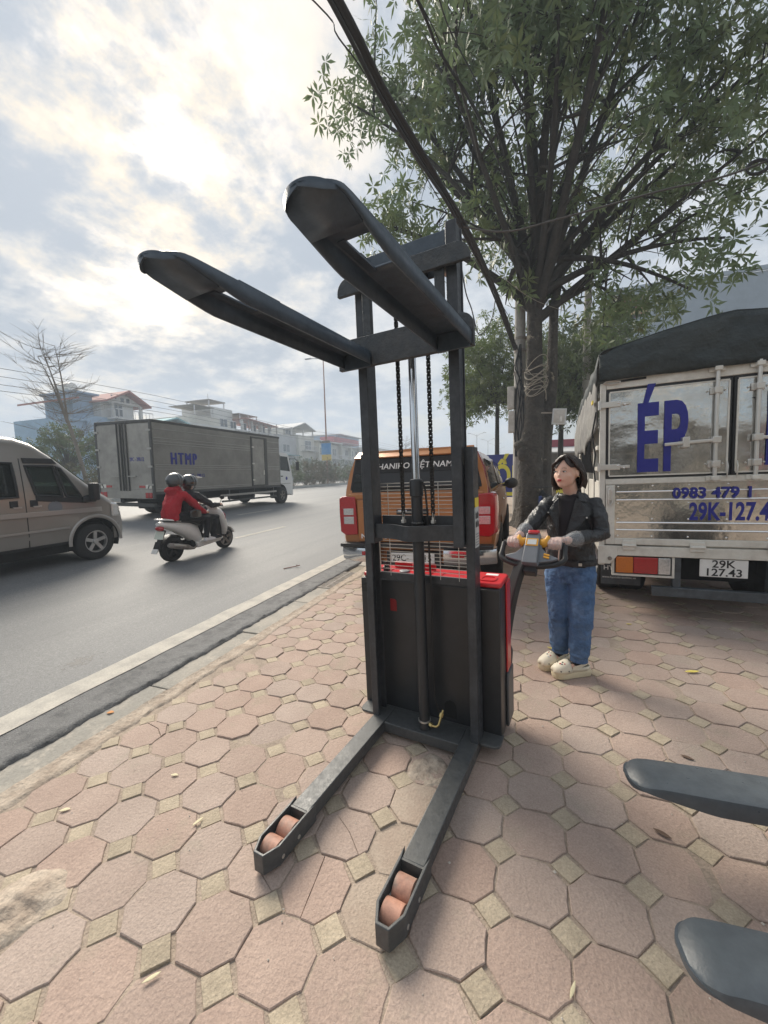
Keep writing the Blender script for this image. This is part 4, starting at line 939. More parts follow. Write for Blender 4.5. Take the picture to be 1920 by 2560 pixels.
text('plate_lettering', '127.43', m_blk, pl, .092, (-.01,.001,.448), TX_BACK, 1.05, .0012, 'CENTER')
mk('chassis', MB().box(-.40,-.30,.08,4.6,.42,.58).box(.30,.40,.08,4.6,.42,.58).box(-.9,.9,.08,3.0,.585,.60).box(-.7,.7,.95,1.15,.30,.42).box(-.36,.36,.25,.35,.34,.58), m_under, tr)
mk('cargo_floor', MB().box(-.94,.94,.06,3.05,.60,.70), m_wtruck, tr)
# stake sides with rails
for s_ in (-1,1):
    sd_ = mk('side_gate', MB().box(s_*.945-.012,s_*.945+.012,.065,3.0,.70,1.30), m_wtruck, tr, bev=.003)
    for k in range(4): mk('side_post', MB().box(s_*.95-.02,s_*.95+.02,.42+k*.75,.47+k*.75,.70,2.15), m_wtruck, sd_, bev=.003)
    for z in (1.42,1.62,1.85,2.1): mk('side_rail', MB().box(s_*.957-.012,s_*.957+.012,.065,3.0,z-.02,z+.02), m_wtruck, sd_, bev=.003)
# tarpaulin roof: draped over bows
def tarp_z(x, y):
    a = abs(x)/HW; base = 2.65-.165*a**1.2
    bow = .035*math.sin(y*math.pi/.85)**2
    return base-bow*(.4+.6*a)+.014*noise.noise((x*3,y*3,1))
P = []
for i in range(50):
    y = -.035+3.1*i/49; row = []
    row.append((-HW-.03,y,2.18 if i else 2.22)); row.append((-HW-.035,y,2.32)); row.append((-HW-.015,y,tarp_z(-HW,y)-.03))
    for j in range(21): x = -HW+.02+(2*HW-.04)*j/20; row.append((x,y,tarp_z(x,y)))
    row.append((HW+.015,y,tarp_z(HW,y)-.03)); row.append((HW+.035,y,2.32)); row.append((HW+.03,y,2.18))
    P.append(row)
tp = mk('tarpaulin', MB().grid(P), m_tarp, tr, smooth=70); s2 = tp.modifiers.new('s','SOLIDIFY'); s2.thickness = .008
# rear valance hanging behind the top rail
P = []
for i in range(9):
    t = i/8; row = []
    for j in range(33):
        x = -HW-.02+(2*HW+.04)*j/32; zt = tarp_z(max(-HW,min(HW,x)),-.035)-(.012 if abs(x) < .9 else .04); z = zt+(2.215-zt)*t
        row.append((x*(1-.012*t),-.036-.030*math.sin(t*math.pi)*(.5+1.1*noise.noise((x*2.2+t*1.5,t*2,8)))-.022*noise.noise((x*4+t*3,t*6,2)),z))
    P.append(row)
v_ = mk('tarpaulin_flap', MB().grid(P), m_tarp, tp, smooth=70); s2 = v_.modifiers.new('s','SOLIDIFY'); s2.thickness = .006
# side skirt of the tarpaulin, bulging and gathered with straps
P = []
for i in range(30):
    y = .02+3.0*i/29; row = []
    low_ = 1.62+.10*noise.noise((y*1.8,4,0))+.18*max(0,1-y/.6)
    for j in range(13):
        t = j/12; z = 2.30+(low_-2.30)*t
        bul = .02+.055*math.sin(min(1,t*1.1)*math.pi*.62)*min(1,y/.5)+.025*noise.noise((y*3,z*4,7))*min(1,y*2)
        row.append((-HW-bul,y,z))
    P.append(row)
v_ = mk('tarpaulin_skirt', MB().grid(P), m_tarps, tp, smooth=70); s2 = v_.modifiers.new('s','SOLIDIFY'); s2.thickness = .006
for k in range(8):
    y = .25+k*.16; mk('tie_strap', MB().tube([(-HW-.065,y,1.70),(-HW-.06,y+.02,1.52),(-HW-.03,y+.02,1.38)],.011,6), m_gasket, tr)
mk('tie_rope', MB().tube([(-HW-.03,.02,1.95),(-HW-.06,.04,1.75),(-HW-.03,.05,1.55),(-HW-.04,.10,1.42),(-HW-.03,.04,1.30)],.008,6), m_gasket, tr)
mk('reflective_strip', MB().box(-HW-.062,-HW-.052,.02,.12,2.03,2.06), m_ylab, tr)
hk = mk('tarp_hook', MB().tube([(-.93,-.012,2.195),(-.90,-.02,2.21),(-.84,-.02,2.21),(-.80,-.02,2.20),(-.80,-.02,2.185),(-.86,-.02,2.18),(-.93,-.012,2.195)],.007,6), m_zinc, tr)
mk('hook_strap', MB().bar((-.80,-.014,2.20),(-.60,-.014,2.205),.006,.018), m_gasket, hk)
# cab (ahead, mostly hidden by the load)
mk('cab', MB().prism([(3.15,.55),(4.8,.55),(4.85,1.1),(4.65,1.25),(4.35,2.05),(3.15,2.1)], 'x', -.90,.90), m_wtruck, tr, bev=.05, seg=3)
# ---------------------------------------------------------------- grey box truck on the road
m_box = mat('grey_box_panel', (.250,.240,.218), .42, metal=.3, c2=(.205,.196,.178), nscale=1.1, var=.10, vscale=4, c3=(.28,.265,.24), n3=.9, lo3=.55, hi3=.72, rvar=.1)
m_boxd = mat('box_door_panel', (.33,.315,.285), .5, metal=.25, c2=(.26,.25,.225), nscale=1.6, var=.14, vscale=3, rvar=.1)
m_boxfr = mat('box_frame_dark', (.055,.055,.052), .55, var=.2)
m_boxrib = mat('box_rib', (.36,.35,.33), .35, metal=.6)
m_cabw = mat('white_cab_paint', (.70,.71,.71), .35, coat=.3, var=.05)
m_hgl = mat('hazard_white', (.7,.68,.62), .5)
RT = Matrix.Rotation(math.atan(SL), 3, 'Y')
bt = thing('box_truck', 'grey box truck with white cab driving away along the far lane', 'truck', (-12.11,8.95,gz(-12.11)), RT)
bx_ = mk('cargo_box', MB().box(-1.25,1.25,.02,6.72,.90,3.17), m_box, bt, bev=.02, seg=2)
mk('roof_edge', MB().box(1.235,1.262,.0,6.74,3.10,3.19).box(-1.262,-1.235,.0,6.74,3.10,3.19).box(-1.262,1.262,-.01,.02,3.10,3.19), m_boxfr, bx_, bev=.01)
for z in (2.90,2.62,2.52,2.44,1.78,1.71,1.64,1.02,.96):
    mk('side_rib', MB().bar((1.252,.06,z),(1.252,4.62,z),.02,.022), m_boxrib, bx_, bev=.005)
    mk('side_rib', MB().bar((1.252,5.80,z),(1.252,6.70,z),.02,.022), m_boxrib, bx_, bev=.005)
sd_ = mk('side_door', MB().box(1.250,1.268,4.74,5.55,.98,2.98), m_boxd, bt, bev=.006)
mk('door_frame', MB().box(1.250,1.285,4.66,4.74,.93,3.04).box(1.250,1.285,5.55,5.74,.93,3.04).box(1.250,1.285,4.74,5.55,2.98,3.04).box(1.250,1.285,4.74,5.55,.93,.98), m_boxfr, sd_, bev=.006)
for z in (2.6,1.9,1.2): mk('door_hinge', MB().box(1.268,1.29,4.70,4.84,z-.03,z+.03), m_zinc, sd_)
mk('door_latch', MB().box(1.268,1.30,5.42,5.50,1.42,1.62), m_zinc, sd_)
mk('bottom_skirt', MB().box(1.20,1.262,.0,6.72,.84,.92), m_boxfr, bx_)
text('side_lettering', 'HTMP', m_bluel, bx_, .56, (1.263,.62,1.80), TX_RIGHT, .62, 0, sp=1.32); text('side_lettering', 'HTMP', m_bluel, bx_, .56, (1.2645,.66,1.80), TX_RIGHT, .62, 0, sp=1.32); text('side_lettering', 'HTMP', m_bluel, bx_, .56, (1.2638,.64,1.81), TX_RIGHT, .62, 0, sp=1.32)
text('side_lettering', '29C - 390.12', m_bluel, bx_, .155, (1.263,1.35,1.375), TX_RIGHT, .85, .003)
for s_ in (-1,1):
    d = mk('rear_door', MB().box(min(s_*.10,s_*1.17),max(s_*.10,s_*1.17),-.022,.02,1.0,3.06), m_boxd, bt, bev=.01)
    for xx in (.20,.06):
        mk('lock_rod', MB().cyl((s_*xx,-.045,.95),(s_*xx,-.045,3.1),.022,n=10), m_boxfr, d)
    for z in (2.85,2.28,1.72,1.15): mk('hinge', MB().box(min(s_*1.07,s_*1.25),max(s_*1.07,s_*1.25),-.05,-.02,z-.03,z+.03), m_boxrib, d, bev=.005)
    mk('handle', MB().bar((s_*.2,-.06,1.42),(s_*.55,-.06,1.42),.03,.03), m_boxrib, d)
    mk('reflector', MB().box(min(s_*.62,s_*.88),max(s_*.62,s_*.88),-.030,-.022,1.05,1.12), m_redlens, d)
    hb = mk('hazard_board', MB().box(min(s_*.90,s_*1.15),max(s_*.90,s_*1.15),-.030,-.022,1.03,1.15), m_hgl, d)
    mk('hazard_stripe', MB().prism([(s_*.98,1.03),(s_*1.03,1.03),(s_*1.09,1.15),(s_*1.04,1.15)], 'y', -.033,-.0305), m_blk, hb)
    mk('rear_post', MB().box(min(s_*1.17,s_*1.26),max(s_*1.17,s_*1.26),-.03,.03,.70,3.12), m_boxfr, bt, bev=.01)
    tl_ = mk('tail_lamp', MB().box(min(s_*.88,s_*1.16),max(s_*.88,s_*1.16),-.045,-.012,.72,.90), m_redlens, bt, bev=.01)
    mk('lamp_segment', MB().box(min(s_*1.02,s_*1.04),max(s_*1.02,s_*1.04),-.048,-.044,.72,.90), m_blackpl, tl_)
    for yw, dual in ((1.85,True),(6.98,False)):
        wheel(bt, (s_*1.08,yw,.41), .41, .26, sign=s_, rimr=.55, rmat=m_iron)
        if dual: wheel(bt, (s_*.78,yw,.41), .41, .26, sign=s_, rim=False)
    mk('mud_flap', MB().box(s_*.92-.28,s_*.92+.28,1.30,1.32,.22,.80), m_under, bt)
    mk('guard_rail', MB().bar((s_*1.20,2.9,.63),(s_*1.20,6.45,.63),.04,.08), m_boxrib, bt, bev=.008)
    mk('guard_rail', MB().bar((s_*1.20,2.9,.40),(s_*1.20,6.45,.40),.04,.07), m_boxfr, bt, bev=.008)
    for yv in (3.3,4.8,6.2): mk('guard_post', MB().box(s_*1.19-.02,s_*1.19+.02,yv,yv+.06,.36,.90), m_boxfr, bt)
text('rear_lettering', '29C - 390.12', m_bluel, bt, .17, (.27,-.0250,1.90), TX_BACK, .70, .003)
mk('rear_sill', MB().box(-1.17,1.17,-.02,.05,.70,1.0), m_boxd, bt, bev=.01)
mk('rear_bumper', MB().box(-1.0,1.0,.15,.25,.42,.54), m_boxfr, bt, bev=.01)
mk('chassis', MB().box(-.45,-.33,.1,7.6,.55,.88).box(.33,.45,.1,7.6,.55,.88).box(-.9,.9,1.75,1.95,.30,.50).box(-1.1,1.1,.1,6.7,.86,.90).box(.5,1.1,4.0,4.9,.40,.82), m_under, bt)
cb = mk('cab', MB().prism([(6.80,.48),(7.92,.42),(7.98,.62),(7.98,1.15),(7.90,1.60),(7.66,2.38),(7.50,2.46),(6.80,2.48)], 'x', -1.12,1.12), m_cabw, bt, smooth=0)
q = MB()
for s_ in (-1,1): q.cyl((s_*.80,6.98,.45),(s_*1.3,6.98,.45),.49,n=36)
cut(recalc(cb), q); b_ = cb.modifiers.new('b','BEVEL'); b_.width = .03; b_.segments = 3; b_.limit_method = 'ANGLE'; b_.angle_limit = R(30)
for s_ in (-1,1):
    q = MB().add([(s_*1.124,y,z) for y,z in ((6.95,1.62),(7.76,1.56),(7.56,2.28),(6.95,2.30))], [[0,1,2,3]]); o = mk('side_window', q, m_cglass, cb, smooth=0); sd = o.modifiers.new('s','SOLIDIFY'); sd.thickness = .008
    q = MB().box(min(s_*1.10,s_*1.126),max(s_*1.10,s_*1.126),6.88,6.93,.75,2.36).box(min(s_*1.10,s_*1.126),max(s_*1.10,s_*1.126),6.93,7.80,.96,.975); mk('door_seam', q, m_boxfr, cb)
    liner(cb, (1.11,6.98,.45), .487, .30, s_, m_under)
    mi = mk('wing_mirror', MB().box(s_*1.36-.09,s_*1.36+.09,8.06,8.12,1.62,2.05), m_blackpl, cb, bev=.02)
    mk('mirror_arm', MB().tube([(s_*1.10,7.75,2.18),(s_*1.25,8.05,2.20),(s_*1.36,8.09,2.12),(s_*1.36,8.09,2.0)],.016,6), m_blackpl, mi)
    mk('door_handle', MB().box(min(s_*1.12,s_*1.14),max(s_*1.12,s_*1.14),6.98,7.12,1.30,1.35), m_blackpl, cb)
mk('door_emblem', MB().lathe([(-.001,.05),(-.001,.085),(.003,.085),(.003,.05)], (1.124,7.45,1.22), 'x', 20), m_bluel, cb)
mk('windscreen', MB().prism([(7.915,1.60),(7.925,1.60),(7.70,2.33),(7.69,2.33)], 'x', -1.0,1.0), m_cglass, cb)
mk('front_bumper', MB().box(-1.12,1.12,7.85,8.02,.36,.60), m_cabw, cb, bev=.03)

# ---------------------------------------------------------------- champagne van at the left edge
m_van = mat('champagne_paint', (.245,.230,.210), .30, metal=.25, coat=.3, var=.05, vscale=3)
m_vanl = mat('champagne_trim', (.33,.315,.295), .34, metal=.35, coat=.3)
vg = glass('van_glass', (.42,.52,.46), .20); vgd = glass('van_privacy_glass', (.20,.24,.23), .35)
vn = thing('passenger_van', 'champagne high-roof passenger van driving in from the left edge', 'van', (-8.02,4.60,gz(-8.02)), RT)
VW = .965
zprof = [(-4.45,2.02),(-4.3,2.06),(-1.2,2.075),(-1.0,2.07),(-.78,2.0),(-.52,1.80),(.02,1.30),(.20,1.17),(.46,1.02),(.55,.90),(.585,.70),(.56,.40)]
def vz(y):
    for (a,b),(c,d) in zip(zprof,zprof[1:]):
        if a <= y <= c: return b+(d-b)*(y-a)/(c-a)
    return zprof[-1][1]
def vhw(y, z):
    w_ = VW*(1-.115*max(0,(z-1.12))**1.25)
    if y > .1: w_ *= 1-.16*((y-.1)/.48)**2
    if z < .5: w_ *= 1-.04*(.5-z)/.2
    return w_
stn = [-4.45,-4.3,-3.6,-3,-2.4,-1.8,-1.2,-1.0,-.88,-.78,-.65,-.52,-.34,-.16,.02,.20,.34,.46,.55,.582]
rs_ = []
for y in stn:
    zt = vz(y); r_ = min(.16,(zt-.36)*.3); half = []
    for k in range(10): z = .36+(zt-r_-.36)*k/9; half.append((vhw(y,z),y,z))
    w0 = half[-1][0]
    for a in (22,45,67,90): half.append((w0-r_*1.1*(1-math.cos(R(a))),y,zt-r_+r_*math.sin(R(a))))
    rs_.append(half+[(-x,y_,z) for x,y_,z in half[::-1]])
vb = recalc(mk('body', MB().rings(rs_), m_van, vn, smooth=40))
q = MB()
for s_ in (-1,1):
    for yw in (0,-3.3): q.cyl((s_*.70,yw,.345),(s_*1.2,yw,.345),.40,n=40)
DW = [(-.84,1.19),(-.48,1.15),(-.56,1.64),(-.93,1.64)]; QW = [(-.43,1.15),(-.18,1.10),(-.46,1.60),(-.52,1.63)]
RW1 = [(-2.5,1.17),(-1.07,1.17),(-1.09,1.68),(-2.5,1.68)]; RW2 = [(-4.05,1.17),(-2.64,1.17),(-2.64,1.68),(-4.0,1.68)]
for w_ in (DW,QW,RW1,RW2): q.prism(w_, 'x', -1.3,1.3)
q.prism([(-.50,1.62),(-.42,1.85),(.06,1.42),(-.06,1.22)], 'x', -.66,.66)
sd = vb.modifiers.new('s','SOLIDIFY'); sd.thickness = .03; sd.offset = -1
cut(vb, q)
for xs in (-.42,.42):
    se = mk('seat', MB().box(xs-.22,xs+.22,-1.15,-.62,.75,.92), m_blackpl, vn, bev=.04, seg=3); mk('seat_back', MB().prism([(-1.22,.9),(-1.06,.9),(-1.14,1.42),(-1.26,1.42)], 'x', xs-.21,xs+.21), m_blackpl, se, bev=.03); mk('headrest', MB().box(xs-.12,xs+.12,-1.27,-1.18,1.43,1.60), m_blackpl, se, bev=.03)
for k in range(3): mk('bench_seat', MB().box(-.75,.75,-2.2-k*.85,-2.05-k*.85,.8,1.42), m_greypl, vn, bev=.04)
mk('dashboard', MB().prism([(-.40,.8),(.1,.8),(.05,1.14),(-.34,1.10)], 'x', -.82,.82), m_blackpl, vn, bev=.03)
mk('steering_wheel', MB().tube([(-.42+.19*math.cos(a),-.46-.06*math.sin(a),1.16+.17*math.sin(a)) for a in [2*math.pi*k/24 for k in range(25)]],.014,6), m_blackpl, vn)
def vpatch(nm, quad, mt, off=.006, par=None, s_=1, n=6, thick=.006):
    (y0,z0),(y1,z1),(y2,z2),(y3,z3) = quad; P = []
    for i in range(n+1):
        row = []
        for j in range(n+1):
            u, v = i/n, j/n; y = (y0*(1-u)+y1*u)*(1-v)+(y3*(1-u)+y2*u)*v; z = (z0*(1-u)+z1*u)*(1-v)+(z3*(1-u)+z2*u)*v
            row.append((s_*(vhw(y,z)+off),y,z))
        P.append(row)
    o = mk(nm, MB().grid(P), mt, par or vn, smooth=60); sd = o.modifiers.new('s','SOLIDIFY'); sd.thickness = thick; sd.offset = 0; return o
for s_ in (-1,1):
    for w_ in (DW,QW,RW1,RW2):
        pts = [(s_*(vhw(y,z)+.004),y,z) for y,z in [tuple(a[i]*(1-t)+b[i]*t for i in (0,1)) for a,b in zip(w_,w_[1:]+w_[:1]) for t in (0,.25,.5,.75)]]
        mk('window_seal', MB().tube(pts+pts[:1],.020,6), m_gasket, vn)
    vpatch('window_corner', [(-.16,1.02),(-.02,1.03),(-.05,1.16),(-.17,1.14)], m_gasket, .006, s_=s_); vpatch('window_sill', [(-.85,1.10),(-.16,1.02),(-.17,1.10),(-.85,1.18)], m_gasket, .005, s_=s_)
    vpatch('door_glass', DW, vg, -.004, s_=s_)
    vpatch('quarter_glass', QW, vg, -.004, s_=s_)
    vpatch('rear_side_window', RW1, vgd, -.004, s_=s_)
    vpatch('rear_side_window', RW2, vgd, -.004, s_=s_)
    vpatch('upper_moulding', [(-4.3,.88),(.50,.85),(.47,.93),(-4.3,.95)], m_vanl, .012, s_=s_, n=10, thick=.018)
    vpatch('lower_moulding', [(-4.3,.585),(-.42,.615),(-.42,.65),(-4.3,.625)], m_vanl, .010, s_=s_, n=8, thick=.014)
    vpatch('door_seam', [(-.985,.40),(-.975,.40),(-.985,1.75),(-.995,1.75)], m_blackpl, .003, s_=s_)
    vpatch('sill', [(-2.85,.355),(-.42,.355),(-.42,.40),(-2.85,.40)], m_blackpl, .006, s_=s_)
    for y0 in (-1.18,-.93): 
        h_ = vpatch('handle_recess', [(y0,1.02),(y0+.10,1.02),(y0+.10,1.12),(y0,1.12)], m_gasket, .004, s_=s_)
        vpatch('door_handle', [(y0+.03,1.005),(y0+.14,1.005),(y0+.14,1.03),(y0+.03,1.03)], m_vanl, .016, par=h_, s_=s_)
    vpatch('rain_guard', [(-.95,1.68),(-.50,1.68),(-.56,1.76),(-.96,1.76)], m_gasket, .014, s_=s_)
    em = mk('door_emblem', MB().lathe([(-.001,.06),(-.001,.10),(.002,.10),(.002,.06)], (s_*(VW+.006),-.60,.985), 'x', 24), m_greypl, vn)
    mk('emblem_line', MB().box(s_*(VW+.006)-.001,s_*(VW+.006)+.001,-.70,-.50,.865,.88), m_greypl, em)
    mi = mk('wing_mirror', MB().box(s_*1.06-.08,s_*1.06+.08,-.10,.01,1.06,1.36), m_blackpl, vn, bev=.03, seg=3)
    mk('mirror_base', MB().box(min(s_*.90,s_*1.02),max(s_*.90,s_*1.02),-.20,.02,1.03,1.12), m_blackpl, mi, bev=.02)
    ar = liner(vn, (.955,0,.345), .397, .26, s_, m_under); liner(vn, (.955,-3.3,.345), .397, .26, s_, m_under)
    mk('arch_lip', MB().tube([(s_*.965,.425*math.cos(a),.345+.435*math.sin(a)) for a in [R(-5+i*190/24) for i in range(25)]],.030,8,flat=.7), m_vanl, ar, smooth=60)
    wheel(vn, (s_*.845,0,.325), .325, .22, sign=s_, spokes=5, rimr=.60)
    wheel(vn, (s_*.845,-3.3,.325), .325, .22, sign=s_, spokes=5, rimr=.60)
    vpatch('head_lamp', [(.30,.74),(.52,.74),(.44,.98),(.30,1.0)], m_clearlens, .008, s_=s_)
P = []
for y in (-.50,-.36,-.20,-.04):
    z = vz(y)+.006; w_ = vhw(y,z-.15)-.10; P.append([(-w_+2*w_*k/8,y,z) for k in range(9)])
o = mk('windscreen', MB().grid(P), vg, vn, smooth=60)
mk('front_bumper', MB().rings([[(x,.42-.10*(abs(x)/.95)**4,z0),(x,.63-.22*(abs(x)/.95)**4,z0),(x,.64-.22*(abs(x)/.95)**4,z0+.28),(x,.42-.10*(abs(x)/.95)**4,z0+.30)] for x in [-.92+1.84*k/14 for k in range(15)] for z0 in (.33,)]), m_van, vn, bev=.01, smooth=50)
mk('roof_rail', MB().box(-.70,.70,-4.2,-1.1,2.06,2.10), m_vanl, vn, bev=.03)
mk('underbody', MB().box(-.8,.8,-4.2,.35,.20,.36), m_under, vn)
# ================================================================ SCOOTER AND RIDERS
m_scw = mat('scooter_white', (.68,.67,.64), .28, coat=.5, var=.04)
m_skin = mat('skin', (.52,.315,.225), .5, var=.06, vscale=12, sss=.05, c2=(.56,.30,.22), nscale=9)
m_redj = mat('red_jacket', (.42,.012,.022), .8, c2=(.33,.008,.018), nscale=7, var=.15, vscale=14, bump=.04, bscale=12)
m_blkj = mat('black_jacket', (.016,.017,.020), .75, c2=(.024,.025,.028), nscale=8, var=.2, bump=.010, bscale=14)
m_blkt = mat('black_trousers', (.012,.012,.015), .85, var=.2, bump=.008, bscale=16)
m_helm = mat('helmet_grey', (.050,.055,.058), .30, coat=.5, var=.1)
m_helmb = mat('helmet_black', (.020,.022,.024), .22, coat=.7)
m_shoe = mat('white_shoe', (.66,.65,.66), .6)
m_hair = mat('dark_hair', (.020,.013,.011), .34, c2=(.036,.021,.016), nscale=26, var=.3, vscale=60, bump=.003, bscale=120)
def limb(mb, pts, rs, n=12):
    """tube with rounded ends, for unions that are remeshed into one skin"""
    pts = [Vector(p) for p in pts]; d0 = (pts[0]-pts[1]).normalized(); d1 = (pts[-1]-pts[-2]).normalized()
    P = [pts[0]+d0*rs[0]*.75, pts[0]+d0*rs[0]*.45]+pts+[pts[-1]+d1*rs[-1]*.45, pts[-1]+d1*rs[-1]*.75]
    return mb.tube(P, [rs[0]*.35,rs[0]*.8]+list(rs)+[rs[-1]*.8,rs[-1]*.35], n)
def oval(mb, secs, n=18):
    """stack of oval sections: (centre, side vec, front vec)"""
    return mb.rings([[Vector(c)+Vector(a)*math.cos(2*math.pi*k/n)+Vector(b)*math.sin(2*math.pi*k/n) for k in range(n)] for c,a,b in secs])
sc0 = Vector((-5.65,4.87,gz(-5.65)))
sct = thing('scooter', 'white scooter with black wheels carrying two riders along the near lane', 'scooter', sc0, RT)
wr_ = wheel(sct, (0,.02,.222), .222, .10, spokes=5, rimr=.70, rmat=m_blackpl, sign=1)
wf_ = wheel(sct, (0,1.265,.218), .218, .085, spokes=5, rimr=.72, rmat=m_iron, sign=1)
mk('front_fender', MB().rings([[(x,1.265+(.245+.012)*math.cos(R(a)),.218+(.245)*math.sin(R(a))) for x in (-.06,-.03,.03,.06)]+[(x,1.265+.225*math.cos(R(a)),.218+.228*math.sin(R(a))) for x in (.055,.03,-.03,-.055)] for a in range(20,151,13)]), m_scw, sct, smooth=60)
mk('front_fork', MB().cyl((.055,1.265,.22),(.05,1.13,.60),.016,n=8).cyl((-.055,1.265,.22),(-.05,1.13,.60),.016,n=8), m_blackpl, sct)
# leg shield / front apron
secs = [((0,1.20,.30),(.10,0,0),(0,.05,0)),((0,1.17,.42),(.17,0,0),(0,.07,.01)),((0,1.12,.58),(.20,0,0),(0,.085,.03)),((0,1.06,.72),(.185,0,0),(0,.10,.03)),((0,1.02,.80),(.14,0,0),(0,.10,.03)),((0,1.0,.84),(.08,0,0),(0,.06,.02))]
fa = mk('front_apron', oval(MB(),secs), m_scw, sct, smooth=60)
mk('head_lamp', MB().ell((0,1.17,.66),(.10,.05,.06)), m_clearlens, fa)
mk('apron_stripe', MB().tube([(.19,1.10,.62),(.17,1.13,.70),(.12,1.12,.76)],.010,6), m_redlens, fa)
mk('inner_shield', oval(MB(),[((0,1.06,.25),(.13,0,0),(0,.03,0)),((0,1.02,.45),(.17,0,0),(0,.03,0)),((0,.97,.68),(.17,0,0),(0,.04,0))]), m_blackpl, sct, smooth=60)
hb = mk('handlebar_cowl', oval(MB(),[((0,1.0,.83),(.10,0,0),(0,.06,.02)),((0,.97,.90),(.15,0,0),(0,.07,.02)),((0,.95,.935),(.10,0,0),(0,.04,.02))]), m_scw, sct, smooth=60)
mk('handlebar', MB().tube([(-.33,.90,.905),(-.20,.93,.91),(.20,.93,.91),(.33,.90,.905)],.015,8), m_blackpl, hb)
for s_ in (-1,1):
    mi = mk('mirror', MB().ell((s_*.30,.93,1.06),(.06,.015,.04)), m_blackpl, hb); mk('mirror_stalk', MB().tube([(s_*.22,.93,.91),(s_*.27,.93,1.0),(s_*.30,.935,1.05)],.006,6), m_blackpl, mi)
mk('floorboard', MB().prism([(.50,.255),(1.06,.235),(1.10,.275),(.52,.295)], 'x', -.15,.15), m_scw, sct, bev=.02, seg=3)
mk('lower_cowl', MB().prism([(.48,.16),(1.05,.20),(1.08,.25),(.45,.27)], 'x', -.12,.12), m_scw, sct, bev=.02, seg=3)
rb = mk('rear_body', oval(MB(),[((0,.56,.30),(.13,0,0),(0,.04,.12)),((0,.48,.42),(.15,0,0),(0,.05,.16)),((0,.30,.53),(.16,0,0),(0,.05,.13)),((0,.08,.61),(.135,0,0),(0,.03,.10)),((0,-.12,.66),(.09,0,0),(0,.02,.06)),((0,-.22,.68),(.05,0,0),(0,.01,.03))]), m_scw, sct, smooth=60)
mk('seat', oval(MB(),[((0,.60,.60),(.09,0,0),(0,.02,.05)),((0,.45,.66),(.135,0,0),(0,.02,.06)),((0,.20,.695),(.14,0,0),(0,.01,.055)),((0,-.02,.72),(.12,0,0),(0,.01,.045)),((0,-.14,.725),(.07,0,0),(0,.01,.03))]), m_blackpl, sct, smooth=60)
mk('grab_rail', MB().tube([(.13,.12,.70),(.12,-.12,.745),(.06,-.22,.755),(-.06,-.22,.755),(-.12,-.12,.745),(-.13,.12,.70)],.014,8), m_scw, sct)
tl_ = mk('tail_lamp', MB().ell((0,-.19,.60),(.09,.05,.045)), m_redlens, sct); mk('rear_stripe', MB().tube([(.135,.10,.70),(.11,-.10,.735)],.008,6), m_amber, sct)
mk('plate_bracket', MB().bar((0,-.12,.56),(0,-.25,.30),.10,.02,(0,1,0)), m_blackpl, sct)
mk('number_plate', MB().bar((0,-.185,.555),(0,-.225,.425),.19,.006,(0,1,0)), mat('plate_pale',(.62,.66,.58),.5), sct)
mk('rear_mudguard', MB().bar((0,-.23,.38),(0,-.30,.23),.12,.015,(0,1,0)), m_blackpl, sct)
mk('flap_tip', MB().bar((0,-.285,.27),(0,-.33,.20),.12,.012,(0,1,0)), m_scw, sct)
mk('inner_fender', MB().rings([[(x,.02+.25*math.cos(R(a)),.222+.25*math.sin(R(a))) for x in (-.07,.07)]+[(x,.02+.232*math.cos(R(a)),.222+.232*math.sin(R(a))) for x in (.07,-.07)] for a in range(40,171,13)]), m_blackpl, sct, smooth=60)
mk('engine', MB().rings([[(-.09,y,z0),(-.03,y,z0-.02),(-.03,y,z1),(-.09,y,z1)] for y,z0,z1 in ((.0,.18,.27),(.25,.17,.32),(.48,.17,.33))]).box(-.06,.08,.38,.55,.16,.32), m_under, sct, bev=.01)
mk('exhaust', MB().tube([(.09,.46,.19),(.12,.38,.17),(.13,.30,.19),(.13,.24,.215),(.13,.02,.275),(.13,-.12,.31),(.13,-.15,.315)],[.016,.018,.03,.048,.05,.046,.03],14), m_iron, sct, smooth=60)
mk('heat_shield', MB().tube([(.165,.16,.255),(.168,.0,.295),(.165,-.08,.315)],[.02,.028,.02],8), m_zinc, sct, smooth=60)

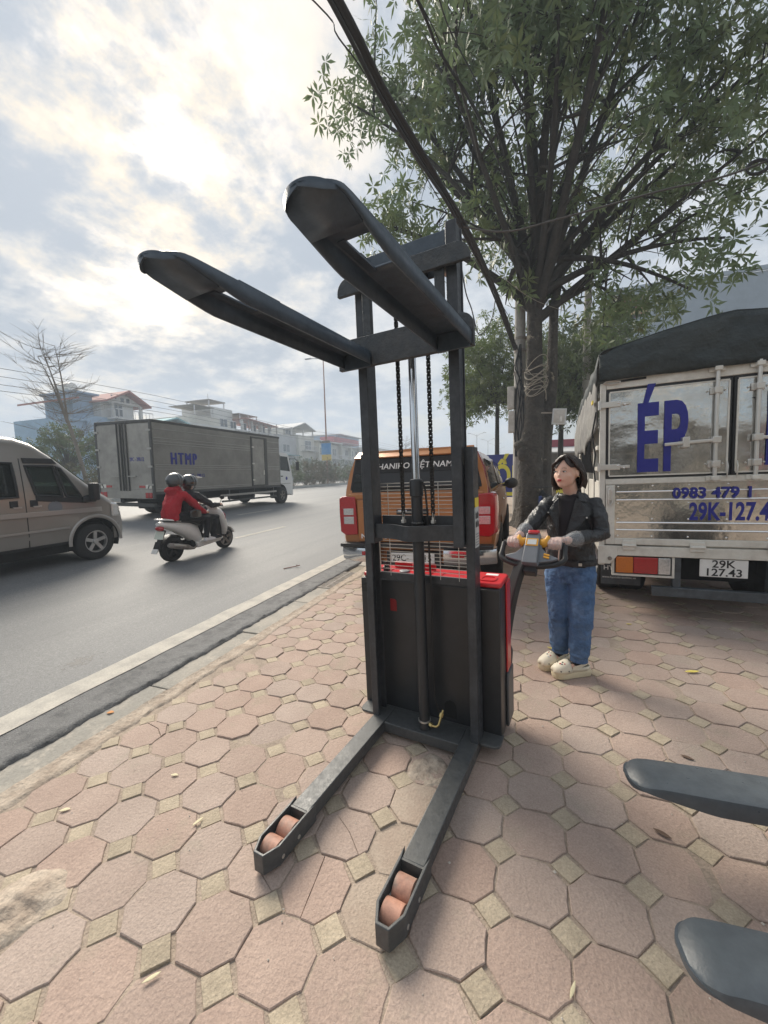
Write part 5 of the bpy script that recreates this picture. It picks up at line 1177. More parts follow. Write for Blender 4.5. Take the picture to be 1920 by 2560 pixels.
def rider(name, label, hipy, hipz, shy, shz, heady, headz, knee, foot, elb, hand, jm, helmm, ck, leanx=0.0, vis=False, hood=False):
    t = thing(name, label, 'person', sc0, RT)
    b = MB(); j = MB(); p = MB()
    mid = ((hipy+shy)/2-.03,(hipz+shz)/2)
    # continuous body
    oval(b, [((0,hipy,hipz-.07),(.13,0,0),(0,.10,0)),((0,hipy,hipz+.02),(.145,0,0),(0,.10,0)),((0,mid[0],mid[1]),(.125,0,0),(0,.095,0)),((0,shy-.03,shz-.10),(.15,0,0),(0,.10,0)),((0,shy,shz),(.13,0,0),(0,.07,0)),((0,shy+.01,shz+.06),(.06,0,0),(0,.06,0))])
    limb(b, [(0,shy+.0,shz),(0,heady-.01,headz-.06)], [.05,.048]); b.ell((0,heady,headz),(.075,.092,.105)); b.ell((0,heady+.085,headz-.02),(.016,.022,.022))
    for s_ in (-1,1):
        limb(b, [(s_*.15,shy,shz-.02),(s_*elb[0],elb[1],elb[2]),(s_*hand[0],hand[1],hand[2])], [.042,.036,.026])
        limb(b, [(s_*.085,hipy+.02,hipz-.02),(s_*knee[0],knee[1],knee[2]),(s_*foot[0],foot[1]-.06,foot[2]+.06)], [.070,.050,.034])
        b.ell((s_*hand[0],hand[1]+.03,hand[2]),(.035,.045,.028))
        for k in range(4): limb(b, [(s_*(hand[0]-.022+.015*k),hand[1]+.05,hand[2]+.016),(s_*(hand[0]-.022+.015*k),hand[1]+.078,hand[2]+.0),(s_*(hand[0]-.022+.015*k),hand[1]+.068,hand[2]-.024)], [.009,.008,.007], 6)
        limb(b, [(s_*(hand[0]-.03),hand[1]+.02,hand[2]-.005),(s_*(hand[0]-.05),hand[1]+.055,hand[2]-.02)], [.010,.008], 6)
        limb(b, [(s_*foot[0],foot[1]-.05,foot[2]+.02),(s_*foot[0],foot[1]+.10,foot[2]-.02)], [.034,.028])
        limb(j, [(s_*.155,shy,shz-.03),(s_*elb[0],elb[1],elb[2]),(s_*(hand[0]*.9+elb[0]*.1),hand[1]*.88+elb[1]*.12,hand[2]*.88+elb[2]*.12)], [.070,.058,.042])
        limb(p, [(s_*.085,hipy+.02,hipz-.02),(s_*knee[0],knee[1],knee[2]),(s_*foot[0],foot[1]-.06,foot[2]+ck)], [.092,.070,.052])
    oval(j, [((0,hipy-.015,hipz-.09),(.165,0,0),(0,.135,0)),((0,hipy-.01,hipz+.03),(.170,0,0),(0,.13,0)),((0,mid[0]-.01,mid[1]),(.165,0,0),(0,.13,0)),((0,shy-.04,shz-.10),(.185,0,0),(0,.13,0)),((0,shy-.02,shz),(.165,0,0),(0,.10,0)),((0,shy,shz+.06),(.085,0,0),(0,.08,0)),((0,shy+.005,shz+.085),(.06,0,0),(0,.06,0))])
    if hood: j.ell((0,shy-.10,shz+.02),(.13,.075,.085)); j.ell((0,shy-.03,shz+.075),(.11,.10,.045))
    oval(p, [((0,hipy-.02,hipz-.11),(.12,0,0),(0,.10,0)),((0,hipy,hipz-.05),(.15,0,0),(0,.12,0)),((0,hipy,hipz+.04),(.14,0,0),(0,.11,0))])
    remesh('body', b, m_skin, t, .010, 3); jo = crumple(remesh('jacket', j, jm, t, .012, 3), .035, .09); crumple(remesh('trousers', p, m_blkt, t, .012, 4), .02, .08)
    # helmet: shell open at the face
    q = MB(); n_, m2 = 24, 12; P = []
    for i in range(m2+1):
        th = R(2+ (112)*i/m2); row = []
        for k in range(n_+1):
            ph = 2*math.pi*k/n_; frontal = math.sin(ph)
            thm = th if frontal < .45 else min(th, R(78))
            row.append((.125*math.sin(thm)*math.cos(ph), heady-.005+.142*math.sin(thm)*math.sin(ph), headz+.005+.135*math.cos(thm)))
        P.append(row)
    q.grid(P); h_ = mk('helmet', q, helmm, t, smooth=60); sd = h_.modifiers.new('s','SOLIDIFY'); sd.thickness = .012; sd.offset = -1
    if vis: mk('helmet_peak', MB().prism([(heady+.10,headz+.075),(heady+.22,headz+.085),(heady+.225,headz+.10),(heady+.08,headz+.115)], 'x', -.085,.085), m_scw, h_, bev=.01)
    mk('chin_strap', MB().tube([(s_*.09 if s_ else 0,heady+y_,headz+z_) for s_,y_,z_ in ((-1,.03,-.03),(-.8,.05,-.09),(0,.06,-.125),(.8,.05,-.09),(1,.03,-.03))],.007,6), m_blackpl, h_)
    mk('hair', MB().ell((0,heady-.055,headz-.05),(.085,.075,.09)), m_hair, t)
    for s_ in (-1,1):
        sh = MB().rings([[(s_*foot[0]-w_,foot[1]+y_,foot[2]-.045),(s_*foot[0]+w_,foot[1]+y_,foot[2]-.045),(s_*foot[0]+w_*.8,foot[1]+y_,foot[2]-.045+h_2),(s_*foot[0]-w_*.8,foot[1]+y_,foot[2]-.045+h_2)] for y_,w_,h_2 in ((-.11,.03,.05),(-.08,.042,.095),(-.02,.042,.09),(.05,.045,.06),(.12,.042,.045),(.15,.03,.03))])
        o = mk('shoe', sh, m_shoe if not vis else m_blkt, t, bev=.012, seg=2, smooth=50)
    return t, jo
t1, j1 = rider('person', 'scooter passenger in a red hooded jacket and dark helmet, sitting behind the driver', .06,.80, .18,1.19, .175,1.375, (.19,.66,.69), (.20,.66,.315), (.23,.46,.87), (.14,.66,.79), m_redj, m_helm, .04, hood=True)
mk('shoulder_bag', MB().rings([[(.20,.22,.76),(.26,.22,.76),(.26,.22,.86),(.20,.22,.86)],[(.18,.27,.74),(.28,.27,.74),(.28,.27,.885),(.18,.27,.885)],[(.18,.42,.73),(.28,.42,.73),(.28,.42,.87),(.18,.42,.87)],[(.20,.46,.75),(.26,.46,.75),(.26,.46,.84),(.20,.46,.84)]]), m_helmb, t1, bev=.015, seg=3)
t2, j2 = rider('person', 'scooter driver in black jacket and peaked black helmet, hands on the handlebar', .36,.78, .47,1.15, .475,1.345, (.17,.90,.68), (.16,.86,.325), (.27,.70,.93), (.26,.885,.925), m_blkj, m_helmb, .06, vis=True)

# ================================================================ WOMAN AT THE TILLER
m_leather = mat('black_leather', (.014,.015,.017), .36, c2=(.020,.021,.024), nscale=9, var=.25, vscale=22, bump=.022, bscale=15, rvar=.08)
m_top = mat('black_knit', (.012,.009,.012), .85, bump=.002, bscale=90)
m_jean = mat('blue_denim', (.062,.130,.260), .85, c2=(.115,.195,.335), nscale=7, nlo=.45, nhi=.7, var=.16, vscale=26, bump=.035, bscale=11, c3=(.035,.08,.18), n3=5)
m_clog = mat('cream_clog', (.72,.66,.52), .55, var=.06, vscale=20)
m_sole = mat('clog_sole', (.66,.58,.40), .7, var=.08)
m_lip = mat('lipstick', (.45,.04,.045), .4)
m_facesk = mat('face_skin', (.70,.46,.355), .45, var=.03, vscale=14, sss=.08, c2=(.72,.44,.34), nscale=8)
gl = bpy.data.materials.new('thin_plastic'); gl.use_nodes = True; n = gl.node_tree.nodes; l = gl.node_tree.links
b_ = n['Principled BSDF']; b_.inputs['Base Color'].default_value = (.80,.82,.85,1); b_.inputs['Roughness'].default_value = .18
nz_ = n.new('ShaderNodeTexNoise'); nz_.inputs['Scale'].default_value = 42; nz_.inputs['Detail'].default_value = 3; bp_ = n.new('ShaderNodeBump'); bp_.inputs['Distance'].default_value = .006; l.new(nz_.outputs[0], bp_.inputs['Height']); l.new(bp_.outputs[0], b_.inputs['Normal'])
tr_ = n.new('ShaderNodeBsdfTransparent'); tr_.inputs[0].default_value = (.93,.94,.96,1); ms_ = n.new('ShaderNodeMixShader')
mr_ = n.new('ShaderNodeMapRange'); l.new(nz_.outputs[0], mr_.inputs[0]); mr_.inputs[1].default_value = .35; mr_.inputs[2].default_value = .68; mr_.inputs[3].default_value = .10; mr_.inputs[4].default_value = .42
l.new(mr_.outputs[0], ms_.inputs[0]); l.new(tr_.outputs[0], ms_.inputs[1]); l.new(b_.outputs[0], ms_.inputs[2]); l.new(ms_.outputs[0], n['Material Output'].inputs[0])

WO = Vector((.335,2.93,gz(.335)))
wo = thing('person', 'woman in black leather jacket, blue jeans and cream clogs holding the stacker tiller', 'person', WO)
def L(x, y, z): return Vector((x,y,z))-WO
S = Vector((.954,-.30,0)).normalized(); Fv = Vector((-.30,-.954,0)).normalized(); U = Vector((0,0,1))
def T(s_, f_, z): return Vector((.340,2.935,0))+S*s_+Fv*f_+U*z-WO        # torso frame
def O(c, a, b): return (c, S*a, Fv*b)
GL, GR = GRIPL, GRIPR                                                      # grips under her right / left hand
exw = (GR-GL).normalized(); bk = Vector((-exw.y,exw.x,0)).normalized()       # bk: towards the woman
if bk.y < 0: bk = -bk
body = MB(); jk = MB(); jn = MB()
# torso
oval(body, [O(T(0,-.02,.68),.10,.075),O(T(0,-.02,.76),.11,.085),O(T(0,-.02,.84),.115,.08),O(T(0,0,.95),.11,.075),O(T(0,.01,1.08),.12,.082),O(T(0,.0,1.20),.13,.075),O(T(0,-.01,1.262),.105,.055),O(T(0,-.005,1.31),.052,.048)])
# head frame: turned towards image left
hf = Vector((-.60,-.80,-.06)).normalized(); hs = hf.cross(U).normalized(); hu = hs.cross(hf); hs = -hs
HC = L(.302,2.885,1.462)
limb(body, [T(0,-.01,1.28),HC-hu*.07-hf*.02], [.050,.046])
Hm = Matrix((hs,hf,hu)).transposed()      # x: her left, y: forward, z: up
def HP(x, y, z): return HC+Hm @ Vector((x,y,z))
body.ell(HC+hu*.022-hf*.006,(.074,.090,.094),18,12,Hm); body.ell(HP(0,.022,-.030),(.062,.070,.070),16,10,Hm); body.ell(HP(0,.050,-.072),(.034,.036,.030),12,8,Hm)
body.ell(HP(.036,.052,-.020),(.026,.024,.028),10,8,Hm); body.ell(HP(-.036,.052,-.020),(.026,.024,.028),10,8,Hm)
limb(body, [HP(0,.078,.020),HP(0,.087,.0),HP(0,.093,-.014)], [.006,.007,.009], 8); body.ell(HP(0,.086,-.018),(.014,.010,.007),10,6,Hm)
body.ell(HP(.0,.086,-.044),(.022,.010,.010),10,6,Hm)
for s_ in (-1,1): body.ell(HP(s_*.074,-.004,-.006),(.008,.018,.028),8,6,Hm)
# arms
shR, shL = T(-.140,-.005,1.262), T(.140,-.005,1.262)
elR, elL = L(.070,2.765,1.105), L(.515,2.80,1.055)
wrR = GL-WO+bk*.085+U*.022; wrL = GR-WO+bk*.070+exw*.040+U*.012
limb(body, [shR-U*.012,elR,wrR], [.036,.034,.024]); limb(body, [shL-U*.012,elL,wrL], [.036,.034,.024])
glvR = MB(); glvL = MB()
def hand(G, wr, sgn):
    """fingers wrapped over the bar G running along exw; sgn=+1 thumb towards +exw"""
    G = G-WO
    def p(a, u, b): return G+exw*a+U*u+bk*b
    for mb, e_ in ((body,0.0),(glvR if sgn > 0 else glvL,.0038)):
        oval(mb, [(p(0,.010,.062),exw*(.027+e_),U*(.017+e_)),(p(0,.018,.046),exw*(.036+e_),U*(.018+e_)),(p(0,.024,.026),exw*(.041+e_),U*(.016+e_)),(p(0,.027,.004),exw*(.042+e_),U*(.012+e_))], 14)
        limb(mb, [wr,p(0,.012,.055)], [.023+e_,.027+e_], 10)
        for k, ln in enumerate((.94,1.05,1.0,.85)):
            a = sgn*(.031-.0205*k)
            limb(mb, [p(a,.027,.010),p(a,.025*ln,-.014*ln),p(a*.97,.006,-.030*ln),p(a*.95,-.016*ln,-.026*ln),p(a*.93,-.025*ln,-.008)], [.0105+e_,.0100+e_,.0095+e_,.0088+e_,.0078+e_], 8)
        limb(mb, [p(sgn*.026,.008,.040),p(sgn*.046,-.006,.026),p(sgn*.050,-.020,.006),p(sgn*.046,-.024,-.014)], [.0130+e_,.0118+e_,.0105+e_,.0088+e_], 8)
hand(GL, wrR, +1); hand(GR, wrL, -1)
# legs
hpR, hpL = L(.262,2.965,.80), L(.418,2.905,.80)
knR, knL = L(.270,2.905,.475), L(.406,2.842,.475)
anR, anL = L(.292,2.965,.145), L(.400,2.845,.145)
limb(body, [hpR-U*.07,knR,anR], [.060,.048,.034]); limb(body, [hpL-U*.07,knL,anL], [.060,.048,.034])
dR, dL = Vector((-.71,-.70,0)), Vector((-.88,-.48,0))
limb(body, [anR-U*.04,anR+dR*.12-U*.06], [.035,.028]); limb(body, [anL-U*.04,anL+dL*.12-U*.06], [.035,.028])
remesh('body', body, m_facesk, wo, .0052, 3)
remesh('glove', glvR, gl, wo, .0058, 2); remesh('glove', glvL, gl, wo, .0058, 2)
# glove cuffs flaring over the sleeves
for wr, el in ((wrR,elR),(wrL,elL)):
    d = (el-wr).normalized(); q = MB().tube([wr-d*.015,wr+d*.03,wr+d*.075,wr+d*.115],[.029,.034,.046,.052],18,cap=False); o = mk('glove_cuff', q, gl, wo, smooth=60)
# jacket: torso shell and sleeves
oval(jk, [O(T(0,-.02,.815),.158,.118),O(T(0,-.02,.86),.160,.120),O(T(0,-.005,.96),.146,.112),O(T(0,.004,1.08),.154,.122),O(T(0,-.002,1.20),.158,.112),O(T(0,-.012,1.262),.136,.088),O(T(0,-.018,1.315),.085,.066)], 22)
for sh, el, wr in ((shR,elR,wrR),(shL,elL,wrL)):
    m1 = sh.lerp(el,.5); m2_ = el.lerp(wr,.5)
    limb(jk, [sh-U*.014,m1,el,m2_,wr+(el-wr).normalized()*.065], [.055,.053,.049,.044,.039], 14)
crumple(remesh('leather_jacket', jk, m_leather, wo, .0070, 4), .020, .055)
# knitted top showing in the open front, with its high collar
P = []
for i in range(13):
    t = i/12; z = .845+.46*t; hw = .016+.052*t**1.3; fr_ = [.126,.128,.124,.120,.119,.121,.126,.128,.127,.121,.112,.098,.078][i]
    P.append([T(-.030+.022*t+hw*k,fr_-.012*k*k-.004*t+.004,z) for k in (-1,-.5,0,.5,1)])
o = mk('knit_top', MB().grid(P), m_top, wo, smooth=70); sd = o.modifiers.new('s','SOLIDIFY'); sd.thickness = .010
cN = T(0,-.012,1.30); mk('knit_collar', MB().tube([cN-U*.03,cN+U*.005-hf*.004,cN+U*.040],[.074,.060,.055],22), m_top, o, smooth=60)
# lapels and collar: folded leather plates
def plate(nm, pts, th=.006):
    q = MB().add([T(*p) for p in pts], [list(range(len(pts)))]); o = mk(nm, q, m_leather, wo, smooth=0); s2 = o.modifiers.new('s','SOLIDIFY'); s2.thickness = th; s2.offset = 1; b2 = o.modifiers.new('b','BEVEL'); b2.width = .002; return o
plate('lapel', [(-.058,.118,1.292),(-.085,.120,1.262),(-.125,.124,1.195),(-.098,.140,1.165),(-.046,.147,1.02),(-.040,.148,.95),(-.052,.146,1.06),(-.058,.141,1.17)][:6])
plate('lapel', [(.050,.110,1.292),(.085,.112,1.262),(.140,.116,1.190),(.108,.134,1.150),(.012,.148,1.010),(-.004,.146,1.045)])
plate('collar', [(-.060,.085,1.33),(-.090,.060,1.305),(-.105,.088,1.262),(-.070,.116,1.275)])
plate('collar', [(.055,.075,1.335),(.088,.045,1.308),(.108,.075,1.262),(.066,.108,1.275)])
for a, b2 in ((( -.118,.126,1.19),(-.100,.131,1.176)),((.120,.126,1.165),(.112,.130,1.17))):
    mk('snap_button', MB().ell(T(*a)+Fv*.012,(.006,.006,.006),8,6), m_zinc, wo)
mk('front_zip', MB().tube([T(-.040,.150,.95),T(-.046,.138,.90),T(-.050,.132,.83)],.004,6), m_zinc, wo)
mk('hem_buckle', MB().box(-.010,.010,-.005,.005,-.009,.009).xf(Matrix.Translation(T(.085,.118,.845))), m_zinc, wo)
mk('waist_belt', MB().rings([[T((.163+e_)*math.cos(a),-.02+(.127+e_)*math.sin(a),z) for a in [2*math.pi*k/28 for k in range(28)]] for z,e_ in ((.824,0),(.826,.006),(.858,.006),(.860,0))], cap=False), m_leather, wo, smooth=50)
# jeans with gathered cuffs
oval(jn, [O(T(0,-.025,.70),.150,.112),O(T(0,-.025,.76),.168,.122),O(T(0,-.02,.84),.155,.112),O(T(0,-.02,.87),.140,.105)], 22)
for hp, kn, an in ((hpR,knR,anR),(hpL,knL,anL)):
    c1 = kn.lerp(an,.45); c2_ = kn.lerp(an,.82); th_ = hp.lerp(kn,.5)
    limb(jn, [hp-U*.04,th_,kn,c1,c2_,an+U*.035], [.088,.083,.073,.071,.067,.047], 16)
    mk('jean_cuff', MB().tube([an+U*.060,an+U*.035,an+U*.010],[.063,.056,.058],20), m_jean, wo, smooth=60)
    mk('sock', MB().tube([an+U*.02,an-U*.05],[.040,.042],14), m_top, wo, smooth=60)
crumple(remesh('jeans', jn, m_jean, wo, .0075, 4), .026, .065, 1)
# clogs
for an, d in ((anR,dR),(anL,dL)):
    z0 = gz(.3)-WO.z; base = Vector((an.x,an.y,z0))+d*.055; sv = Vector((d.y,-d.x,0))
    def C(y, x, z): return base+d*y+sv*x+U*z
    outl = [(-.130,.030),(-.118,.043),(-.06,.044),(.02,.046),(.07,.052),(.11,.046),(.135,.028),(.142,.0)]
    outl = outl+[(y,-x) for y,x in outl[::-1][1:]]+[(-.135,0)]
    cl = mk('clog', MB().rings([[C(y*.97,x*.95,.0) for y,x in outl],[C(y,x,.010) for y,x in outl],[C(y*1.01,x*1.03,.030+.012*(y>.09)) for y,x in outl],[C(y*.98,x*.97,.048+.006*(y>.09)) for y,x in outl]]), m_sole, wo, bev=.003, smooth=50)
    up_ = [[C(y,w_*math.cos(a),.045+h_*math.sin(a)**.8 if math.sin(a) > 0 else .045) for a in [math.pi*k/12 for k in range(13)]] for y,w_,h_ in ((.030,.046,.068),(.045,.047,.066),(.075,.050,.052),(.105,.045,.040),(.128,.032,.028),(.140,.010,.010))]
    u_ = mk('clog_upper', MB().rings(up_,cap=False,closed=False), m_clog, cl, smooth=70); sd = u_.modifiers.new('s','SOLIDIFY'); sd.thickness = .007; sd.offset = -1
    wall = [[C(y,x*1.0,.045),C(y*.99,x*1.0,.072)] for y,x in ((.03,.046),(-.03,.045),(-.09,.043),(-.122,.030),(-.130,0),(-.122,-.030),(-.09,-.043),(-.03,-.045),(.03,-.046))]
    w2 = mk('clog_rim', MB().grid(wall), m_clog, cl, smooth=70); sd = w2.modifiers.new('s','SOLIDIFY'); sd.thickness = .006
    st2 = [C(.022+(-.145)*math.sin(a)**.9,.050*math.cos(a),.078+.018*math.sin(a)) for a in [math.pi*k/14 for k in range(15)]]
    mk('heel_strap', MB().rings([[p-U*.011,p-U*.009+sv*.002,p+U*.011+sv*.002,p+U*.012] for p in st2]), m_clog, cl, smooth=50)
    for k in range(3):
        for s_ in (-1,1): mk('vent_hole', MB().ell(C(.055+.026*k,s_*(.0485-.003*k),.060),(.008,.008,.008),8,6), m_blk, cl)
    rg = random.Random(int(an.x*1000))
    for k in range(6):
        y_, a_ = rg.uniform(.045,.10), rg.uniform(.8,2.2); hh = .066-.35*max(0,y_-.045)
        mk('charm', MB().ell(C(y_,.046*math.cos(a_),.047+hh*math.sin(a_)**.8),(.0075,.0075,.0055),8,6), (m_blk, m_lip, m_white, m_greypl)[k%4], cl)
# face details
for s_ in (-1,1):
    e_ = mk('eye', MB().ell(HP(s_*.031,.0815,.010),(.0115,.004,.0048),12,6,Hm), m_white, wo); mk('iris', MB().ell(HP(s_*.031-.002,.0850,.010),(.0052,.0018,.0045),10,6,Hm), m_blk, e_)
    mk('eyelid', MB().tube([HP(s_*(.031+x),.083+z_,.0145+y_) for x,y_,z_ in ((-.013,-.003,0),(-.005,.0015,.003),(.005,.0012,.002),(.014,-.003,-.003))],.0017,6), m_hair, wo)
    mk('eyebrow', MB().tube([HP(s_*(.031+x),.0885+z_,.0325+y_) for x,y_,z_ in ((-.014,.001,.001),(0,.0035,0),(.016,.000,-.008))],.0013,6), m_hair, wo)
    mk('ear_stud', MB().ell(HP(s_*.083,.0,-.030),(.004,.004,.004),8,6), m_brass, wo)
mk('lips', MB().ell(HP(0,.0925,-.0425),(.0185,.0055,.0042),12,6,Hm).ell(HP(0,.0915,-.0495),(.0155,.006,.0048),12,6,Hm), m_lip, wo, smooth=60)
# bobbed hair: cap that follows the skull, hairline open over the face, plus combed locks
P = []; n_ = 44
for i in range(15):
    v = i/14; row = []
    for k in range(n_+1):
        ph = 2*math.pi*k/n_; fr_ = math.sin(ph); side = math.cos(ph)       # side>0: her left, fr_>0: front
        if fr_ > .30: low = .094-.060*min(1,abs(side-.22)/.55)                          # forehead hairline
        elif fr_ > -.25: low = .034-.12*((.30-fr_)/.55)
        else: low = -.085
        if side > .5 and -.25 < fr_ < .45: low = max(low, .012)             # clear of her left ear
        z = .124+(low-.124)*v
        zr = max(-1,min(1,(z-.02)/.106)); rad = math.sqrt(max(0,1-zr*zr)) if z > .02 else 1-.14*((.02-z)/.11)**1.5
        if v == 0: rad = .02
        hug = 1-.05*v*max(0,fr_)
        row.append(HP(.0835*rad*side*hug, .098*rad*fr_*hug-.008, z))
    P.append(row)
hr = mk('hair', MB().grid(P), m_hair, wo, smooth=80); sd = hr.modifiers.new('s','SOLIDIFY'); sd.thickness = .005; sd.offset = -.5
q = MB(); rg = random.Random(4)
for k in range(46):     # fringe swept from the parting on her left down to the right cheek
    t = k/45; x0 = .030-.05*t; j = rg.uniform(-.004,.004)
    st_ = [HP(x0,.030+.03*(1-t),.121-.006*t), HP(x0-.030,.080-.040*t+j,.098-.012*t), HP(-.062-.014*t+j,.066-.056*t,.056-.016*t), HP(-.080-.008*t,.042-.062*t,.0+j), HP(-.087-.004*t,.036-.060*t,-.055), HP(-.078,.040-.055*t,-.100-.02*rg.random())]
    q.tube(st_, [.004,.0075,.0075,.007,.006,.0012], 6)
for k in range(76):     # back and nape, full bob curling in
    ph = R(150+k*2.9+rg.uniform(-2,2)); sd_, fr_ = math.cos(ph), math.sin(ph)
    if sd_ > .72 and fr_ > -.30: continue
    q.tube([HP(.070*sd_,.080*fr_-.008,.085),HP(.088*sd_,.102*fr_-.008,.035),HP(.093*sd_,.108*fr_-.008,-.02),HP(.092*sd_,.107*fr_-.006,-.075),HP(.070*sd_,.078*fr_-.004,-.118-.012*rg.random())],[.004,.009,.010,.009,.0012],6)
for k in range(34):     # her left side, combed back over the ear
    t = k/33; q.tube([HP(.032-.01*t,.045-.05*t,.121),HP(.068,.052-.06*t,.088),HP(.084,.030-.06*t,.045+.01*t),HP(.093,-.014-.05*t,.006-.03*t),HP(.092,-.040-.04*t,-.050-.02*t),HP(.078,-.050-.04*t,-.100-.02*t)],[.004,.007,.008,.009,.008,.002],6)
lk = mk('hair_locks', q, m_hair, wo, smooth=70); lk['kind'] = 'stuff'
# ================================================================ TREES, POLES, CABLES
m_bark = mat('tree_bark', (.066,.058,.048), .95, c2=(.040,.035,.030), nscale=4, var=.25, vscale=20, bump=.08, bscale=11, c3=(.27,.235,.175), n3=3.4, lo3=.62, hi3=.67)
m_barkd = mat('branch_bark', (.050,.044,.038), .95, c2=(.035,.031,.027), nscale=5, var=.25, bump=.012, bscale=30)
m_leaf = mat('tree_leaf', (.125,.180,.080), .45, c2=(.155,.195,.080), nscale=.9, nlo=.42, nhi=.60, var=.30, vscale=4, trans=.30, c3=(.12,.115,.045), n3=1.4, lo3=.58, hi3=.70)
m_leaf2 = mat('bright_leaf', (.115,.160,.045), .5, c2=(.15,.185,.055), nscale=1.2, var=.25, vscale=4, trans=.35)
m_leaf3 = mat('mid_leaf', (.075,.105,.045), .5, c2=(.10,.125,.05), nscale=1.2, var=.25, vscale=4, trans=.35)
m_hedge = mat('dusty_hedge', (.095,.095,.055), .8, c2=(.13,.10,.065), nscale=1.5, var=.3, vscale=3, trans=.2)
m_barebk = mat('bare_bark', (.21,.18,.15), .95, var=.15)
def leafset(seed, centres, per, spread, L0, L1, wr, nleaf=(5,9), flat=1.0, droop=.35):
    """whorls of narrow leaves round many twig tips"""
    rg = random.Random(seed); v = []; f = []
    for cx, cy, cz, rr in centres:
        for _ in range(int(per*rr*rr)):
            a, b = rg.uniform(0,2*math.pi), math.acos(rg.uniform(-1,1)); r_ = rr*spread*rg.random()**.45
            p = Vector((cx+r_*math.sin(b)*math.cos(a), cy+r_*math.sin(b)*math.sin(a), cz+r_*math.cos(b)*flat))
            ax = Vector((rg.gauss(0,.6),rg.gauss(0,.6),rg.uniform(.1,1.0)-droop)).normalized()
            x = ax.orthogonal().normalized(); y = ax.cross(x); k0 = rg.uniform(0,6.28); n = rg.randint(*nleaf)
            for k in range(n):
                an = k0+2*math.pi*k/n+rg.uniform(-.25,.25); ln = rg.uniform(L0,L1); w_ = ln*wr
                d = (x*math.cos(an)+y*math.sin(an))*rg.uniform(.7,1.0)+ax*rg.uniform(.05,.55); d.z -= droop*rg.random(); d.normalize()
                sd = d.cross(ax); sd = sd.normalized()*w_ if sd.length > .01 else x*w_
                m_ = p+d*ln*.5+Vector((0,0,.0)); e = p+d*ln+Vector((0,0,-ln*.22*rg.random())); i = len(v)
                v += [tuple(p+d*ln*.06), tuple(m_+sd*.5), tuple(m_-sd*.5), tuple(e)]
                f += [[i,i+1,i+2],[i+2,i+1,i+3]]
    q = MB(); q.v = v; q.f = f; return q
def branch(q, pts, r0_, r1_, n=7):
    k = len(pts)-1; q.tube(pts, [r0_+(r1_-r0_)*(i/k)**.8 for i in range(k+1)], n)
def bez(a, b, c, n=7): return [a*(1-t)**2+b*2*t*(1-t)+c*t*t for t in [i/n for i in range(n+1)]]

# ---- the big street tree
TB = Vector((.33,10.4,gz(.33)))
bt_ = thing('street_tree', 'large evergreen street tree with fluted trunk and wide dark crown over the pavement', 'tree', TB)
rs_ = []
for z, r_, ox in ((-.05,.58,.0),(.15,.45,-.02),(.5,.38,-.04),(1.0,.34,-.06),(1.6,.32,-.07),(2.1,.30,-.06),(2.5,.25,-.02),(3.2,.205,.0),(4.2,.185,-.03),(5.2,.175,-.04),(6.0,.19,.0),(6.5,.16,.04)):
    ring_ = []
    for k in range(36):
        a = 2*math.pi*k/36; fl = 1+(.13*math.sin(a*5+z*.6)+.07*math.sin(a*9+1.7-z))*max(.15,1-z/3.2)+.10*noise.noise((math.cos(a)*1.3,math.sin(a)*1.3,z*1.2))
        ring_.append((ox+r_*fl*math.cos(a),r_*fl*math.sin(a),z))
    rs_.append(ring_)
tk = mk('trunk', MB().rings(rs_), m_bark, bt_, smooth=70)
rs_ = []
for z, r_, ox, oy in ((.0,.30,.20,.10),(.6,.26,.18,.1),(1.4,.22,.17,.1),(2.2,.20,.20,.12),(2.9,.17,.30,.15),(3.6,.125,.39,.2),(4.4,.11,.40,.2),(5.4,.10,.42,.2),(6.4,.10,.55,.3),(7.2,.08,.8,.4)):
    rs_.append([(ox+r_*(1+.10*math.sin(5*a+z))*math.cos(a),oy+r_*(1+.1*math.sin(4*a-z))*math.sin(a),z) for a in [2*math.pi*k/22 for k in range(22)]])
mk('second_stem', MB().rings(rs_), m_bark, bt_, smooth=70)
mk('trunk_burl', MB().ell((-.33,-.15,2.05),(.16,.14,.13)).ell((-.26,-.22,1.85),(.14,.12,.2)), m_bark, bt_, smooth=80)
rg = random.Random(12); CC = Vector((.65,.0,9.4)); CR = Vector((4.7,4.3,4.4))
def keep(e):      # crown outline: high and open towards the street, drooping over the parked truck
    k = 10.4/max(10.4+e.y,4); x = (e.x+.33)*k; z = 1.48+(e.z-1.4)*k
    if x < -4.9 or (x < -1 and z < 6.5+.42*(-1-x)): return False
    if x > 2.3 and z < 4.5+1.25*(x-2.9): return False
    if x > 4.6 and z < 7.6: return False
    return True
q = MB(); tips = []
FK = Vector((0,0,5.9))
prim = []
for k in range(19):
    a = 2*math.pi*k/19*1.0+rg.uniform(-.15,.15); el = rg.uniform(.08,1.35) if k % 3 else rg.uniform(.0,.35)
    d = Vector((math.cos(a)*math.cos(el)*CR.x,math.sin(a)*math.cos(el)*CR.y,math.sin(el)*CR.z*1.1-.6)); end = CC+d*rg.uniform(.78,.98)
    prim.append(end)
prim += [Vector((2.9,-.6,5.0)),Vector((3.9,-.4,6.0)),Vector((-3.6,-.6,7.7)),Vector((-4.5,-.6,10.8)),Vector((-1.2,-.8,6.9)),Vector((1.6,.2,5.8)),Vector((.2,-2.6,9.0)),Vector((4.6,.4,8.4)),Vector((-4.1,.3,12.2)),Vector((.9,.1,13.5)),Vector((-1.8,0,13.0))]
